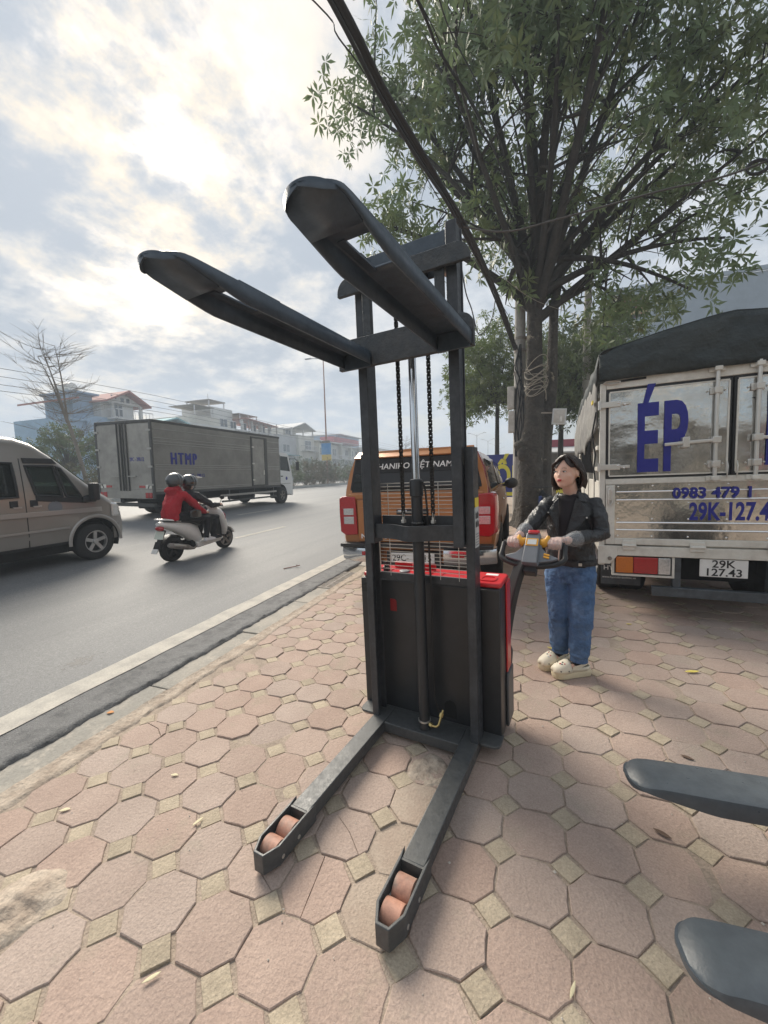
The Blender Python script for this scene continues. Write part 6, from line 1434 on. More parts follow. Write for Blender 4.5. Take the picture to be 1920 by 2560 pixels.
for e in prim:
    while not keep(e): e = FK.lerp(e,.90)
    st_ = FK+Vector((rg.uniform(-.1,.1),rg.uniform(-.1,.1),rg.uniform(-1.0,.5))); md = st_.lerp(e,.45)+Vector((rg.uniform(-.3,.3),rg.uniform(-.3,.3),rg.uniform(.1,.9)))
    pts = bez(st_,md,e,8); branch(q, pts, rg.uniform(.085,.13), .022); tips.append((e,.9))
    for _ in range(6):
        t = rg.uniform(.32,.95); i = int(t*8); b0 = pts[i]; dd = (pts[min(i+1,8)]-pts[i-1]).normalized()
        o_ = Vector((rg.gauss(0,1),rg.gauss(0,1),rg.gauss(.15,.6))).normalized(); e2 = b0+(dd*.7+o_)*rg.uniform(.9,2.0)
        if not keep(e2): continue
        p2 = bez(b0,b0.lerp(e2,.5)+Vector((0,0,rg.uniform(.0,.3))),e2,5); branch(q, p2, .040, .010, 5); tips.append((e2,.62))
        for _ in range(3):
            b1 = p2[rg.randint(2,5)]; o_ = Vector((rg.gauss(0,1),rg.gauss(0,1),rg.gauss(0,.6))).normalized(); e3 = b1+o_*rg.uniform(.45,1.0)
            if not keep(e3): continue
            branch(q, bez(b1,b1.lerp(e3,.5)+Vector((0,0,.1)),e3,3), .014, .005, 4); tips.append((e3,.42))
mk('branches', q, m_barkd, bt_, smooth=70)
rg = random.Random(44)
cent = [(e.x,e.y,e.z,r_) for e, r_ in tips if keep(e) and not ((e-Vector((0,0,7.2))).length < 3.0 and rg.random() < .72)]
lf = mk('crown', leafset(5, cent, 44, 1.12, .17,.30,.25), m_leaf, bt_, smooth=0); lf['kind'] = 'stuff'
# dead frond hanging by the fork
mk('dead_frond', MB().tube([(-.45,-.3,6.3),(-.62,-.32,5.9),(-.70,-.32,5.4)],[.03,.05,.01],6).tube([(-.55,-.3,6.2),(-.75,-.3,5.7)],[.02,.01],5), m_barkd, bt_)
# wire coil round the trunk
m_wire = mat('grey_wire', (.30,.27,.22), .7); m_cable = mat('black_cable', (.022,.023,.025), .6)
cw = thing('cable_coil', 'tangle of thin grey cables wound round the big tree trunk', 'cable', TB+Vector((0,0,3.2)))
rg = random.Random(2)
for k in range(16):
    z0 = rg.uniform(-.05,.75); t0 = rg.uniform(-.28,.28); t1_ = rg.uniform(-.2,.2); r_ = .225+rg.uniform(0,.05)
    mk('wire', MB().tube([(.02+r_*math.cos(a),r_*math.sin(a),z0+t0*math.sin(a)+t1_*math.cos(a)-.05*math.sin(2*a)) for a in [2*math.pi*i/24 for i in range(25)]],.009,5), m_wire, cw)

# ---- other trees
def round_tree(name, label, base, h, cx, rad, n, lm, seed, L=(.14,.24), wr=.26, lean=(0,0), per=26, trunk=.13):
    t = thing(name, label, 'tree', base); rg = random.Random(seed); q = MB(); top = Vector((lean[0],lean[1],h-rad*.9))
    branch(q, bez(Vector((0,0,-.1)),Vector((lean[0]*.2,lean[1]*.2,h*.35)),top,6), trunk, trunk*.5, 9); mk('trunk', q, m_barkd, t, smooth=70)
    q = MB(); cen = []
    for k in range(n):
        a = rg.uniform(0,6.28); el = math.asin(rg.uniform(-.75,1)); rr = rad*rg.uniform(.45,.98)
        e = Vector((lean[0]+cx[0]*rr*math.cos(a)*math.cos(el),lean[1]+cx[1]*rr*math.sin(a)*math.cos(el),h-rad+cx[2]*rr*math.sin(el)))
        s0 = Vector((lean[0],lean[1],h-rad*1.5)); branch(q, bez(s0,s0.lerp(e,.5)+Vector((0,0,.3)),e,4), trunk*.35, .012, 5); cen.append((e.x,e.y,e.z,rg.uniform(.55,.9)*rad*.42))
    mk('branches', q, m_barkd, t, smooth=70)
    o = mk('crown', leafset(seed+1, cen, per, 1.15, L[0], L[1], wr, droop=.5), lm, t, smooth=0); o['kind'] = 'stuff'
    return t
round_tree('roadside_tree', 'rounded yellow-green tree beyond the pickup left of the big trunk', (-.95,17.5,gz(-.95)), 7.6, (1.0,1.0,1.05), 2.15, 70, m_leaf2, 61, per=85)
round_tree('roadside_tree', 'green tree growing behind the thin concrete pole above the parked truck', (2.9,19,gz(2.9)), 8.0, (1.05,1.0,1.0), 2.5, 70, m_leaf3, 71, per=55)
round_tree('roadside_tree', 'darker green tree filling the gap between big trunk and parked truck', (1.35,15,gz(1.35)), 6.0, (1.0,1.0,1.15), 1.75, 50, m_leaf3, 83, per=70)
round_tree('verge_tree', 'loose green tree beside the bare tree on the far left', (-27.5,16.6,.35), 5.1, (1.1,1.1,.9), 2.1, 40, m_leaf3, 91, L=(.16,.30), per=40)
# bare tree with fine upswept twigs
def bare_tree(name, label, base, H, seed, spread=1.0, lean=(-.6,0), grp=None):
    t = thing(name, label, 'tree', base, group=grp); rg = random.Random(seed); q = MB(); tw = MB()
    branch(q, bez(Vector((.35*spread,.5*spread,-.1)),Vector((.1,.15,H*.35)),Vector((lean[0]*.2,lean[1]*.2,H*.52)),7), .105*H/8, .07*H/8, 9)
    heads = []
    for k in range(4):
        e = Vector((lean[0]*.5+rg.uniform(-.5,.3)*spread,lean[1]+rg.uniform(-.6,.6)*spread,H*rg.uniform(.85,1.0))); s0 = Vector((lean[0]*.2,lean[1]*.2,H*.50))
        pts = bez(s0,s0.lerp(e,.5)+Vector((rg.uniform(-.1,.1),rg.uniform(-.1,.1),.3)),e,8); branch(q, pts, .07*H/8, .012, 6); heads.append(pts)
    heads.append([Vector((0,.1,H*(.30+.03*i))) for i in range(8)])
    for pts in heads:
        for _ in range(19):
            p = pts[rg.randint(1,len(pts)-1)]; a = rg.uniform(0,6.28); ln = rg.uniform(.8,2.4)*spread*H/8*(1.15-.45*(p.z/H)); e = p+Vector((math.cos(a)*ln,math.sin(a)*ln,ln*rg.uniform(.15,.55)))
            bp = bez(p,p.lerp(e,.5)-Vector((0,0,.10*ln)),e,5); branch(tw, bp, .015*H/8, .005, 4)
            for _ in range(6):
                s0 = bp[rg.randint(2,5)]; d = (e-p).normalized(); e2 = s0+(d+Vector((rg.gauss(0,.5),rg.gauss(0,.5),rg.uniform(.0,.6))))*rg.uniform(.25,.7)*H/8; branch(tw, [s0,s0.lerp(e2,.6)+Vector((0,0,.03)),e2], .0075, .003, 3)
    mk('trunk', q, m_barebk, t, smooth=70); o = mk('twigs', tw, m_barebk, t, smooth=0); o['kind'] = 'stuff'; return t
bare_tree('bare_tree', 'tall leafless tree with upswept twigs on the median at the far left', (-21.3,13.2,.45), 7.9, 5, .85, (-.4,-.5))
bare_tree('bare_tree', 'small leafless tree far down the median behind the left chain', (-21.3,74,.45), 7.5, 17, 1.3)
bare_tree('bare_tree', 'thin leafless tree far down the median behind the cylinder rod', (-21.3,92,.45), 7.5, 27, 1.3)

# median shrubs
rg = random.Random(8); shm = []
for v in range(4):
    cen = [(rg.gauss(0,.55),rg.gauss(0,.6),rg.uniform(.35,1.75),rg.uniform(.28,.45)) for _ in range(15)]
    shm.append((leafset(200+v, cen, 150, 1.1, .10,.20,.33, (4,6)), cen))
shrub_src = []
for v, (q, cen) in enumerate(shm):
    sb = MB()
    for c in cen: branch(sb, bez(Vector((c[0]*.2,c[1]*.2,-.05)),Vector((c[0]*.5,c[1]*.5,c[2]*.6)),Vector(c[:3]),4), .025, .008, 4)
    shrub_src.append((meshonly(q, (m_hedge,m_leaf3,m_hedge,m_hedge)[v], 'foliage'), meshonly(sb, m_barebk, 'stems')))
nsh = 30
for k in range(nsh):
    y = 6+k*2.05; t = thing('median_shrub', 'one of the dusty clipped shrubs lining the median kerb', 'shrub', (-21.0+rg.uniform(-.3,.3),y+rg.uniform(-.3,.3),.48), Matrix.Rotation(rg.uniform(0,6.28),3,'Z'), 'dusty shrubs along the median')
    s_ = rg.uniform(.95,1.35); t.scale = (s_,s_,s_*rg.uniform(.9,1.2))
    for nm, me in zip(('foliage','stems'), rg.choice(shrub_src)):
        o = bpy.data.objects.new(nm, me); col.objects.link(o); o.parent = t
        if nm == 'foliage': o['kind'] = 'stuff'
# far green belt in front of the houses
rg = random.Random(18)
gb = MB()
cen = [(-38.5+rg.gauss(0,.8),y_,rg.uniform(1.2,4.0 if y_ > 60 else 3.2),rg.uniform(.8,1.4)) for y_ in [14+i*1.1+rg.uniform(-1,1) for i in range(110)]]
o = mk('far_shrubbery', leafset(31, cen, 26, 1.1, .25,.5,.4, (4,6)), m_leaf3, smooth=0); tag(o, 'distant belt of green bushes in front of the houses', 'bushes', kind='stuff')

# ---- concrete utility pole by the tree with cabinets
m_conc = mat('pole_concrete', (.36,.345,.315), .9, c2=(.30,.285,.26), nscale=4, var=.12, vscale=25, bump=.003, bscale=50)
m_cab = mat('cabinet_grey', (.50,.48,.44), .55, c2=(.42,.40,.36), nscale=5, var=.1)
up_ = thing('utility_pole', 'concrete utility pole close behind the big trunk carrying cable bundles and cabinets', 'utility pole', (-.02,10.75,gz(0)))
mk('pole', MB().tube([(0,0,-.1),(0,0,3),(-.02,0,6.2)],[.17,.15,.12],16), m_conc, up_, smooth=60)
for i, (x, z0, z1, wd) in enumerate(((-.22,3.03,3.58,.17),(-.20,2.42,2.97,.16))):
    c = mk('cabinet', MB().box(x-wd/2,x+wd/2,-.22,-.05,z0,z1), m_cab, up_, bev=.012)
    mk('cabinet_lid', MB().box(x-wd/2+.02,x+wd/2-.02,-.232,-.221,z0+.03,z1-.03), m_cab, c, bev=.004)
for z in (4.45,4.75,3.9): mk('clamp', MB().lathe([(z,.12),(z,.16),(z+.06,.16),(z+.06,.14)], (0,0,0), 'z', 16), m_iron, up_)
rg = random.Random(6)
for k in range(9):
    mk('drop_wire', MB().tube([(rg.uniform(-.14,.05),-.17,4.6),(rg.uniform(-.22,.1),-.22,4.0),(rg.uniform(-.26,.12),-.2,3.5),(rg.uniform(-.2,.12),-.19,2.6),(rg.uniform(-.1,.1),-.19,1.8)],.010,5), m_cable, up_)
mb_ = mk('meter_box', MB().box(.0,.30,-.14,.0,0,.36), mat('meter_plastic',(.52,.53,.53),.5,var=.08), smooth=0)
tag(mb_, 'small grey plastic meter box strapped to the right side of the tree trunk', 'meter box'); mb_.matrix_world = Matrix.Translation((.70,10.20,2.57)) @ Matrix.Rotation(R(4),4,'Y')
d = mk('box_door', MB().box(.03,.27,-.150,-.141,.03,.33), m_cab, mb_, bev=.006); mk('box_window', MB().box(.16,.21,-.154,-.1505,.06,.18), m_clearlens, mb_); mk('strap', MB().box(-.25,.02,-.03,-.02,.26,.29), m_wire, mb_)
p2 = thing('utility_pole', 'slim weathered concrete pole standing between the big tree and parked truck', 'utility pole', (1.97,14,gz(1.97)))
mk('pole', MB().tube([(0,0,-.1),(-.01,0,4),(-.02,0,8.2)],[.13,.115,.095],14), m_conc, p2, smooth=60)
for z in (2.5,4.2,5.0): mk('band', MB().lathe([(z,.10),(z,.125),(z+.03,.125),(z+.03,.10)], (-.01,0,0), 'z', 14), m_iron, p2)

# ---- overhead cables
def cable(label, pts, r_, n=6, mt=None, strands=1, spread=.04, seed=1):
    rg = random.Random(seed); q = MB(); pts = [Vector(p) for p in pts]
    for s_ in range(strands):
        off = Vector((rg.gauss(0,spread),rg.gauss(0,spread),rg.gauss(0,spread))) if s_ else Vector((0,0,0))
        out_ = []
        for i in range(len(pts)-1):
            for k in range(6):
                t = k/6; p0 = pts[max(i-1,0)]; p1 = pts[i]; p2_ = pts[i+1]; p3 = pts[min(i+2,len(pts)-1)]
                p = .5*((2*p1)+(p2_-p0)*t+(2*p0-5*p1+4*p2_-p3)*t*t+(3*p1-p0-3*p2_+p3)*t**3)
                out_.append(p+off+Vector((noise.noise((i+t,s_,seed)),0,noise.noise((i+t,seed,s_))))*spread*.8*(1 if strands > 1 else 0))
        out_.append(pts[-1]+off); q.tube(out_, r_ if s_ == 0 else r_*rg.uniform(.35,.9), n)
    return tag(mk('overhead_cable', q, mt or m_cable, smooth=60), label, 'cable')
cable('thick black cable bundle running down from the top edge to the pole by the tree', [(-2.2,-.5,5.6),(-1.60,1.8,5.2),(-1.30,2.9,4.95),(-1.155,3.5,4.80),(-.925,4.4,4.70),(-.70,5.05,4.52),(-.42,7.5,4.60),(-.13,10.4,4.50)], .024, 8, strands=7, spread=.024, seed=3)
cable('pair of black cables left of centre climbing into the tree crown', [(-.98,.8,4.1),(-.72,3.0,4.83),(-.64,3.6,4.97),(-.48,5.0,5.55),(-.40,6.4,6.2),(-.1,9.9,7.1)], .012, 6, strands=3, spread=.05, seed=8)
cable('thin lone wire crossing the top edge left of the cable bundle', [(-1.9,1.0,4.3),(-1.53,3.0,5.13),(-1.37,3.05,4.88),(-1.25,3.6,4.9),(-.9,6.0,5.0),(-.1,10.6,5.0)], .006, 5, seed=4)
cable('grey cable sagging across the front of the tree crown to the right', [(-.78,5.1,4.53),(-.20,5.05,4.30),(.39,5.0,4.28),(1.34,5.0,4.33),(2.11,5.0,4.36),(4.0,5.2,4.9)], .010, 6, mat('dark_wire',(.09,.085,.08),.7), seed=5)
cl = thing('cable_coil', 'coil of black cable hanging on the wire at the right edge', 'cable', (2.13,5.0,4.36))
for k in range(3): mk('loop', MB().tube([(.085*math.cos(a)+.01*k,.012*k,-.01+.06*math.sin(a)) for a in [2*math.pi*i/20 for i in range(21)]],.010,6), m_cable, cl)
cable('loose black wire looping below the fork carriage beside the cable bundle', [(-.76,5.0,4.45),(-.74,5.6,4.0),(-.72,6.2,3.95),(-.66,6.8,3.75),(-.50,7.2,4.1),(-.45,7.5,4.55)], .009, 5, seed=6)
cable('thin wire strung across between the bundle and the slim pole', [(-.55,7.0,4.95),(.3,9,5.0),(2.0,14,6.2)], .005, 5, m_wire, seed=7)
for i, z in enumerate((10.7,10.05,9.4,8.9)):
    cable('power line strung before the far houses, %s of four' % ('topmost','second','third','lowest')[i], [(-39.6,-30,z+.6),(-39.6,8,z-.2),(-39.6,34,z+.4),(-39.6,62,z-.3),(-39.6,90,z+.2),(-39.6,160,z)], .022, 4, seed=20+i)

# ---- lamp posts
m_lamp = mat('lamp_post_paint', (.34,.20,.16), .6, var=.1); m_lampg = mat('lamp_post_grey', (.40,.41,.42), .5)
lp = thing('street_lamp', 'tall slender reddish lamp post with blue banner on the median', 'street lamp', (-21.3,40.3,.48))
mk('pole', MB().tube([(0,0,0),(0,0,7),(-.05,.1,14.1)],[.11,.085,.06],10), m_lamp, lp, smooth=60)
mk('lamp_arm', MB().tube([(-.05,.1,14.1),(-.6,.0,14.35),(-1.6,-.1,14.45)],.045,8), m_lampg, lp); mk('lamp_head', MB().box(-2.3,-1.5,-.18,.02,14.38,14.52), m_lampg, lp, bev=.04)
bn = mk('banner', MB().box(-.62,.62,-.10,-.06,3.45,4.75), mat('banner_blue',(.10,.28,.55),.7,c2=(.20,.38,.60),nscale=1.5), lp); mk('banner_foot', MB().box(-.62,.62,-.11,-.055,2.75,3.42), mat('banner_yellow',(.62,.48,.16),.7), bn)
mk('banner_bracket', MB().box(-.5,.5,-.12,.05,4.78,5.05), m_iron, lp)
src = thing('street_lamp', 'far twin-armed street lamp above the pickup, nearest of its row', 'street lamp', (-10.35,100,.2), None, 'twin-armed lamps far down the road')
mk('pole', MB().tube([(0,0,0),(0,0,10.6)],[.10,.07],8), m_lampg, src)
for s_ in (-1,1): mk('lamp_arm', MB().tube([(0,0,10.2),(s_*.7,0,10.7),(s_*1.7,0,11.0)],[.06,.05,.05],6), m_lampg, src); mk('lamp_head', MB().box(min(s_*1.5,s_*2.3),max(s_*1.5,s_*2.3),-.15,.15,10.98,11.1), m_lampg, src)
for i, (x, y, z_, lb) in enumerate(((-9.9,130,1.07,'second of its row'),(-9.7,165,1.15,'third of its row'),(-9.6,205,1.22,'fourth of its row'),(-10.6,80,.98,'just right of the mast'))):
    c = copy_tree(src); c.location = (x,y,.2); c.scale = (1,1,z_); c['label'] = 'far twin-armed street lamp above the pickup, '+lb

# ================================================================ BUILDINGS
def wallm(nm, c): return mat(nm, c, .85, c2=tuple(v*.85 for v in c), nscale=.35, var=.07, vscale=1.5)
w_white, w_blue, w_grey, w_cream = wallm('wall_white',(.62,.62,.60)), wallm('wall_blue',(.30,.42,.56)), wallm('wall_grey',(.46,.47,.48)), wallm('wall_cream',(.60,.58,.52))
w_roof = mat('red_tiles', (.36,.15,.13), .8, var=.1); w_teal = wallm('teal_sheet',(.20,.42,.46)); m_win = mat('far_window', (.06,.08,.10), .15, coat=.4); m_rail = mat('balcony_rail', (.55,.55,.56), .5); w_red = wallm('red_cladding',(.42,.10,.13))
BX = -45.0
def bld(name, label, y0): return thing(name, label, 'building', (BX,y0,.45))
def win(parent, y, z, wd, ht, x=0.0):       # window on the road face (+X)
    f_ = mk('window', MB().box(x,x+.06,y-wd/2,y+wd/2,z,z+ht), m_rail, parent); mk('pane', MB().box(x+.03,x+.075,y-wd/2+.1,y+wd/2-.1,z+.1,z+ht-.1), m_win, f_)
    mk('window_bar', MB().box(x+.07,x+.085,y-.04,y+.04,z+.1,z+ht-.1), m_rail, f_)
def win_s(parent, x, z, wd, ht, y=0.0):     # window on the side face (-Y)
    f_ = mk('window', MB().box(x-wd/2,x+wd/2,y-.06,y,z,z+ht), m_rail, parent); mk('pane', MB().box(x-wd/2+.1,x+wd/2-.1,y-.075,y-.03,z+.1,z+ht-.1), m_win, f_)
def balcony(parent, y0, y1, z, d=1.2, x=0.0):
    b = mk('balcony', MB().box(x,x+d,y0,y1,z-.15,z), w_white, parent); mk('balcony_rail', MB().box(x+d-.06,x+d,y0,y1,z+.9,z+1.0).box(x,x+d,y0,y0+.06,z+.9,z+1.0), m_rail, b)
    n = int((y1-y0)/.45)
    q = MB()
    for k in range(n+1): q.box(x+d-.05,x+d-.01,y0+(y1-y0)*k/n-.02,y0+(y1-y0)*k/n+.02,z,z+.9)
    mk('balusters', q, m_rail, b)
# house with red tiled gable roof
h1 = bld('house', 'pale blue house with red tiled gable roof and water tank above the box truck', 28.2)
mk('wall', MB().box(-9,0,1.4,8.3,0,8.3), w_blue, h1); mk('tower', MB().box(-7,-2.2,1.4,3.6,8.3,10.9), w_blue, h1, bev=.03); mk('tower_cap', MB().box(-7.3,-1.4,1.1,3.9,10.9,11.1), w_blue, h1)
mk('water_tank', MB().lathe([(-1.2,.0),(-1.2,.55),(1.2,.55),(1.2,0)], (-4.5,2.3,11.75), 'x', 16), m_zinc, h1); mk('tank_stand', MB().box(-5.6,-3.4,1.9,2.7,11.1,11.25), m_iron, h1)
mk('attic_wall', MB().box(-7,-.9,3.6,7.6,8.3,10.3), w_white, h1)
for yv in (4.4,8.0): mk('porch_column', MB().box(-.5,-.2,yv,yv+.3,8.3,10.2), w_white, h1)
rf = mk('roof', MB().prism([(3.2,10.25),(6.0,11.75),(8.8,10.25),(8.8,10.05),(6.0,11.5),(3.2,10.05)], 'x', -7.5,.8), w_roof, h1); mk('gable', MB().prism([(3.6,10.2),(6.0,11.45),(8.4,10.2)], 'x', -.6,-.3), w_white, h1)
mk('roof', MB().prism([(-1.2,9.6),(1.4,10.4),(1.4,10.2),(-1.2,9.4)], 'x', -7,-1), w_roof, h1); mk('terrace_slab', MB().box(-8,0,-1.2,1.4,7.6,7.8), w_blue, h1); mk('lower_wall', MB().box(-8,-.3,-1.2,1.4,0,7.6), w_blue, h1)
balcony(h1, 3.6,8.4,8.3,1.4); win(h1,5.2,6.0,1.6,1.6); win(h1,7.2,6.0,1.2,1.6); win_s(h1,-3.2,8.95,.9,.7,3.595); win(h1,5.6,8.7,1.2,1.5,-.9); win(h1,4.8,10.6,.7,.5,-.3)
for yv in (5.6,6.3): mk('gable_slit', MB().box(-.31,-.27,yv,yv+.4,10.4,10.9), m_win, h1)
# low sheet roof beside it
tb = bld('shed', 'low shed with teal sheet roof right of the red-roofed house', 38.6)
mk('wall', MB().box(-8,0,0,5.0,0,8.6), w_white, tb); mk('roof', MB().prism([(-.4,8.55),(2.5,9.5),(5.4,8.6),(5.4,8.45),(2.5,9.3),(-.4,8.4)], 'x', -8.4,.5), w_teal, tb); win(tb,2.5,6.2,1.6,1.5)
# terraced white building with rooftop lookout
b2 = bld('apartment_house', 'stepped white apartment house with rooftop lookout above the truck cargo box', 43.3)
mk('wall', MB().box(-14,0,0,20,0,9.2), w_white, b2); mk('side_sheet', MB().box(-9,-.1,-.6,0,6.8,9.0), w_teal, b2)
mk('upper_storey', MB().box(-12,-.8,2.4,9.6,9.2,10.6), w_cream, b2); mk('stair_tower', MB().box(-8,-2.0,6.6,11.6,10.6,12.6), w_white, b2)
lk_ = mk('lookout_roof', MB().box(-7.2,-2.2,6.6,10.3,13.6,13.75), m_iron, b2)
for x_, y_ in ((-7,6.8),(-7,10.1),(-2.4,6.8),(-2.4,10.1)): mk('lookout_post', MB().box(x_-.07,x_+.07,y_-.07,y_+.07,12.6,13.6), m_rail, b2)
mk('pergola', MB().box(-6,-.6,11.6,16.6,12.0,12.1), m_iron, b2)
for y_ in (11.9,14.1,16.4): mk('pergola_post', MB().box(-.8,-.65,y_-.06,y_+.06,10.4,12.0), m_rail, b2)
mk('terrace_canopy', MB().prism([(11.5,11.15),(20.4,10.55),(20.4,10.45),(11.5,11.02)], 'x', -5,1.2), w_roof, b2)
for y_ in (12,14.7,17.4,20): mk('canopy_post', MB().box(.9,1.05,y_-.06,y_+.06,8.4,10.9), m_iron, b2)
mk('roof_frame', MB().box(-6,-1,2.3,6.4,12.1,12.2), m_iron, b2)
for y_ in (2.5,6.2): mk('frame_post', MB().box(-1.2,-1.08,y_-.05,y_+.05,10.6,12.1), m_rail, b2)
for y_ in (8.0,10.4,13.0): win(b2,y_,9.3 if y_ < 9.5 else 6.9,1.7,1.4,-.8 if y_ < 9.5 else 0)
mk('loggia', MB().box(-.79,.5,9.6,19.6,8.9,9.1), w_white, b2)
for y_ in (10.2,12.8,15.4,18.0): 
    win(b2,y_,9.25,1.5,1.3,-.8); mk('loggia_pier', MB().box(-.1,.25,y_+1.0,y_+1.35,9.1,10.9), w_white, b2)
balcony(b2,9.8,19.8,8.0,1.3); balcony(b2,2.6,9.2,7.6,1.1)
for y_ in (2.0,5.0,8.0,11.0,14.0,17.0): win(b2,y_,5.6,1.6,1.5)
for x_ in (-4,-8): win_s(b2,x_,7.2,1.4,1.3,0)
mk('aerial', MB().cyl((-5,9.4,13.7),(-5,9.4,15.3),.03,n=6), m_iron, b2)
# grey narrow house
b3 = bld('apartment_house', 'narrow grey house with open rooftop gable just right of the box truck cab', 64.5)
mk('wall', MB().box(-12,0,0,7.0,0,9.4), w_grey, b3); mk('front_wall', MB().box(-12,.6,7.0,13.6,0,9.8), w_cream, b3); mk('roof', MB().prism([(4.5,11.0),(9.5,12.6),(14.2,11.2),(14.2,11.05),(9.5,12.4),(4.5,10.85)], 'x', -9,.9), w_grey, b3)
for y_ in (5.0,9.5,13.6): mk('roof_post', MB().box(.2,.4,y_-.1,y_+.1,9.6,11.2), w_white, b3)
mk('attic', MB().box(-9,-1.5,4.6,9.4,9.4,11.2), w_cream, b3); win(b3,6.4,9.9,2.0,1.0,-1.5)
balcony(b3,8,13.4,6.6,1.1,.6); win(b3,10.8,6.8,2.6,2.0,.6); win(b3,3.2,6.0,2.4,1.6); mk('awning', MB().prism([(1.2,5.4),(5.8,5.4),(5.8,5.3),(1.2,5.3)], 'x', 0,1.6), w_teal, b3); win(b3,3.4,3.4,2.2,1.5); win(b3,10.6,3.4,2.6,1.6,.6); win_s(b3,-4,7.2,1.5,1.3,0)
# long white building with red fascia
b4 = bld('apartment_house', 'long white building with dark red fascia behind the bannered lamp post', 79.5)
mk('wall', MB().box(-12,0,0,30,0,8.8), w_white, b4); mk('flat_roof', MB().box(-12.5,1.5,-.5,12,9.0,9.25), w_white, b4); mk('fascia', MB().box(-3,.8,8,24,9.3,10.8), w_red, b4); mk('rear_block', MB().box(-14,-3,18,33,8.8,12.2), w_blue, b4); mk('roof_slab', MB().box(-14.5,-2,17.5,33.5,12.2,12.45), w_grey, b4)
for k in range(8):
    win(b4,2.5+k*3.6,6.0,2.0,1.8); win(b4,2.5+k*3.6,3.0,2.0,1.8)
for k in range(5): mk('pier', MB().box(0,.9,.2+k*6,.7+k*6,0,9.0), w_cream, b4)
balcony(b4,8,28,5.2,1.2); balcony(b4,12,28,8.6,1.2)
# further blocks so the street front goes on
for i, (y_, wd, ht, mt, lb) in enumerate(((6,12,5.6,w_teal,'flat teal-blue building rising behind the van roof'),(114,26,9.5,w_cream,'far cream building beyond the long white one'),(144,40,8,w_grey,'last grey block at the end of the far street front'))):
    b = bld('apartment_house', lb, y_); mk('wall', MB().box(-12,0,0,wd,0,ht), mt, b); mk('parapet', MB().box(-12.1,.1,-.1,wd+.1,ht,ht+.3), w_white if i else w_teal, b)
    for k in range(int(wd/4)): win(b,2+k*4,ht-2.6,1.8,1.6)
# grey-blue building at the right, behind the parked truck
gb_ = thing('warehouse', 'large grey-blue building with barred roof opening behind the parked truck', 'building', (5.2,30,gz(12)))
w_gb = wallm('wall_greyblue',(.32,.375,.43)); zt = 12.6
mk('wall', MB().box(0,.05,0,30,0,zt).box(2.55,40,0,30,0,zt-.02).box(.05,2.55,0,30,0,10.9).box(.05,2.55,0,30,12.25,zt), w_gb, gb_)
o = mk('opening_lining', MB().box(.05,.12,.02,6,10.9,12.25).box(2.48,2.55,.02,6,10.9,12.25), w_cream, gb_)
for k in range(8): mk('opening_bar', MB().box(.15+k*.33,.20+k*.33,.15,.22,10.92,12.24), w_red, gb_)
mk('opening_band', MB().box(.06,2.54,.25,.32,11.2,11.6), mat('band_yellow',(.62,.50,.28),.8), gb_); mk('opening_back', MB().box(.06,2.54,6.2,6.3,10.9,12.25), w_white, gb_)
mk('parapet', MB().box(-.15,40.1,-.15,.0,zt,zt+.25), w_gb, gb_); mk('roof_hut', MB().box(12.5,40,2,20,zt,zt+2.2), w_gb, gb_); mk('aerial', MB().cyl((13,2.5,zt+2.2),(13,2.5,zt+4.2),.04,n=6), m_iron, gb_)
mk('red_awning', MB().prism([(-.8,9.9),(-.05,10.5),(-.05,9.7),(-.75,9.4)], 'x', 10.5,30), w_red, gb_)
mk('corner_pier', MB().box(-1.2,-.05,.5,2,0,11.2), w_cream, gb_)
for k in range(4): win_s(gb_,6+k*5,6.5,2.2,1.8,0)
# low shop row closing the view behind the woman
sh_ = thing('shop_row', 'low dark shop with red beam behind the big tree trunk', 'shop', (1.0,24,gz(1)))
mk('wall', MB().box(0,12,0,5,0,3.0), mat('shop_wall',(.16,.16,.16),.8,var=.2), sh_); mk('fascia', MB().box(-.1,12,-.3,0,2.6,3.1), w_red, sh_); mk('shop_post', MB().box(.3,.42,-.25,-.13,0,2.6), w_red, sh_); mk('awning', MB().prism([(-2.2,2.35),(0,2.75),(0,2.68),(-2.2,2.28)], 'x', -.2,9), w_grey, sh_)
mk('shutter', MB().box(1,5,-.04,0,0,2.5), m_boxd, sh_)
# shop buildings added unseen behind the viewer, to darken reflections and block sky light
sb_ = thing('shop_row', 'row of tan shopfronts with red awning added unseen behind the viewer for reflections', 'shop', (2.0,-9.0,gz(2)))
mk('wall', MB().box(-3.5,20,-6,0,0,7.5), wallm('wall_tan',(.58,.55,.50)), sb_); mk('awning', MB().prism([(0,3.3),(1.6,2.8),(1.6,2.7),(0,3.2)], 'x', -3,19), w_grey, sb_); mk('red_panel', MB().box(4.2,5.6,.07,.12,.2,2.6), w_red, sb_)
for k in range(5): mk('shutter', MB().box(-2.8+k*4.4,.8+k*4.4,.0,.06,0,2.7), (m_boxfr,m_boxd,w_teal,m_boxfr,m_boxd)[k], sb_); mk('upper_window', MB().box(-2.2+k*4.4,.2+k*4.4,.0,.05,4.4,6.2), m_win, sb_)
mk('name_board', MB().box(-3,19,.02,.12,3.35,4.1), w_blue, sb_)
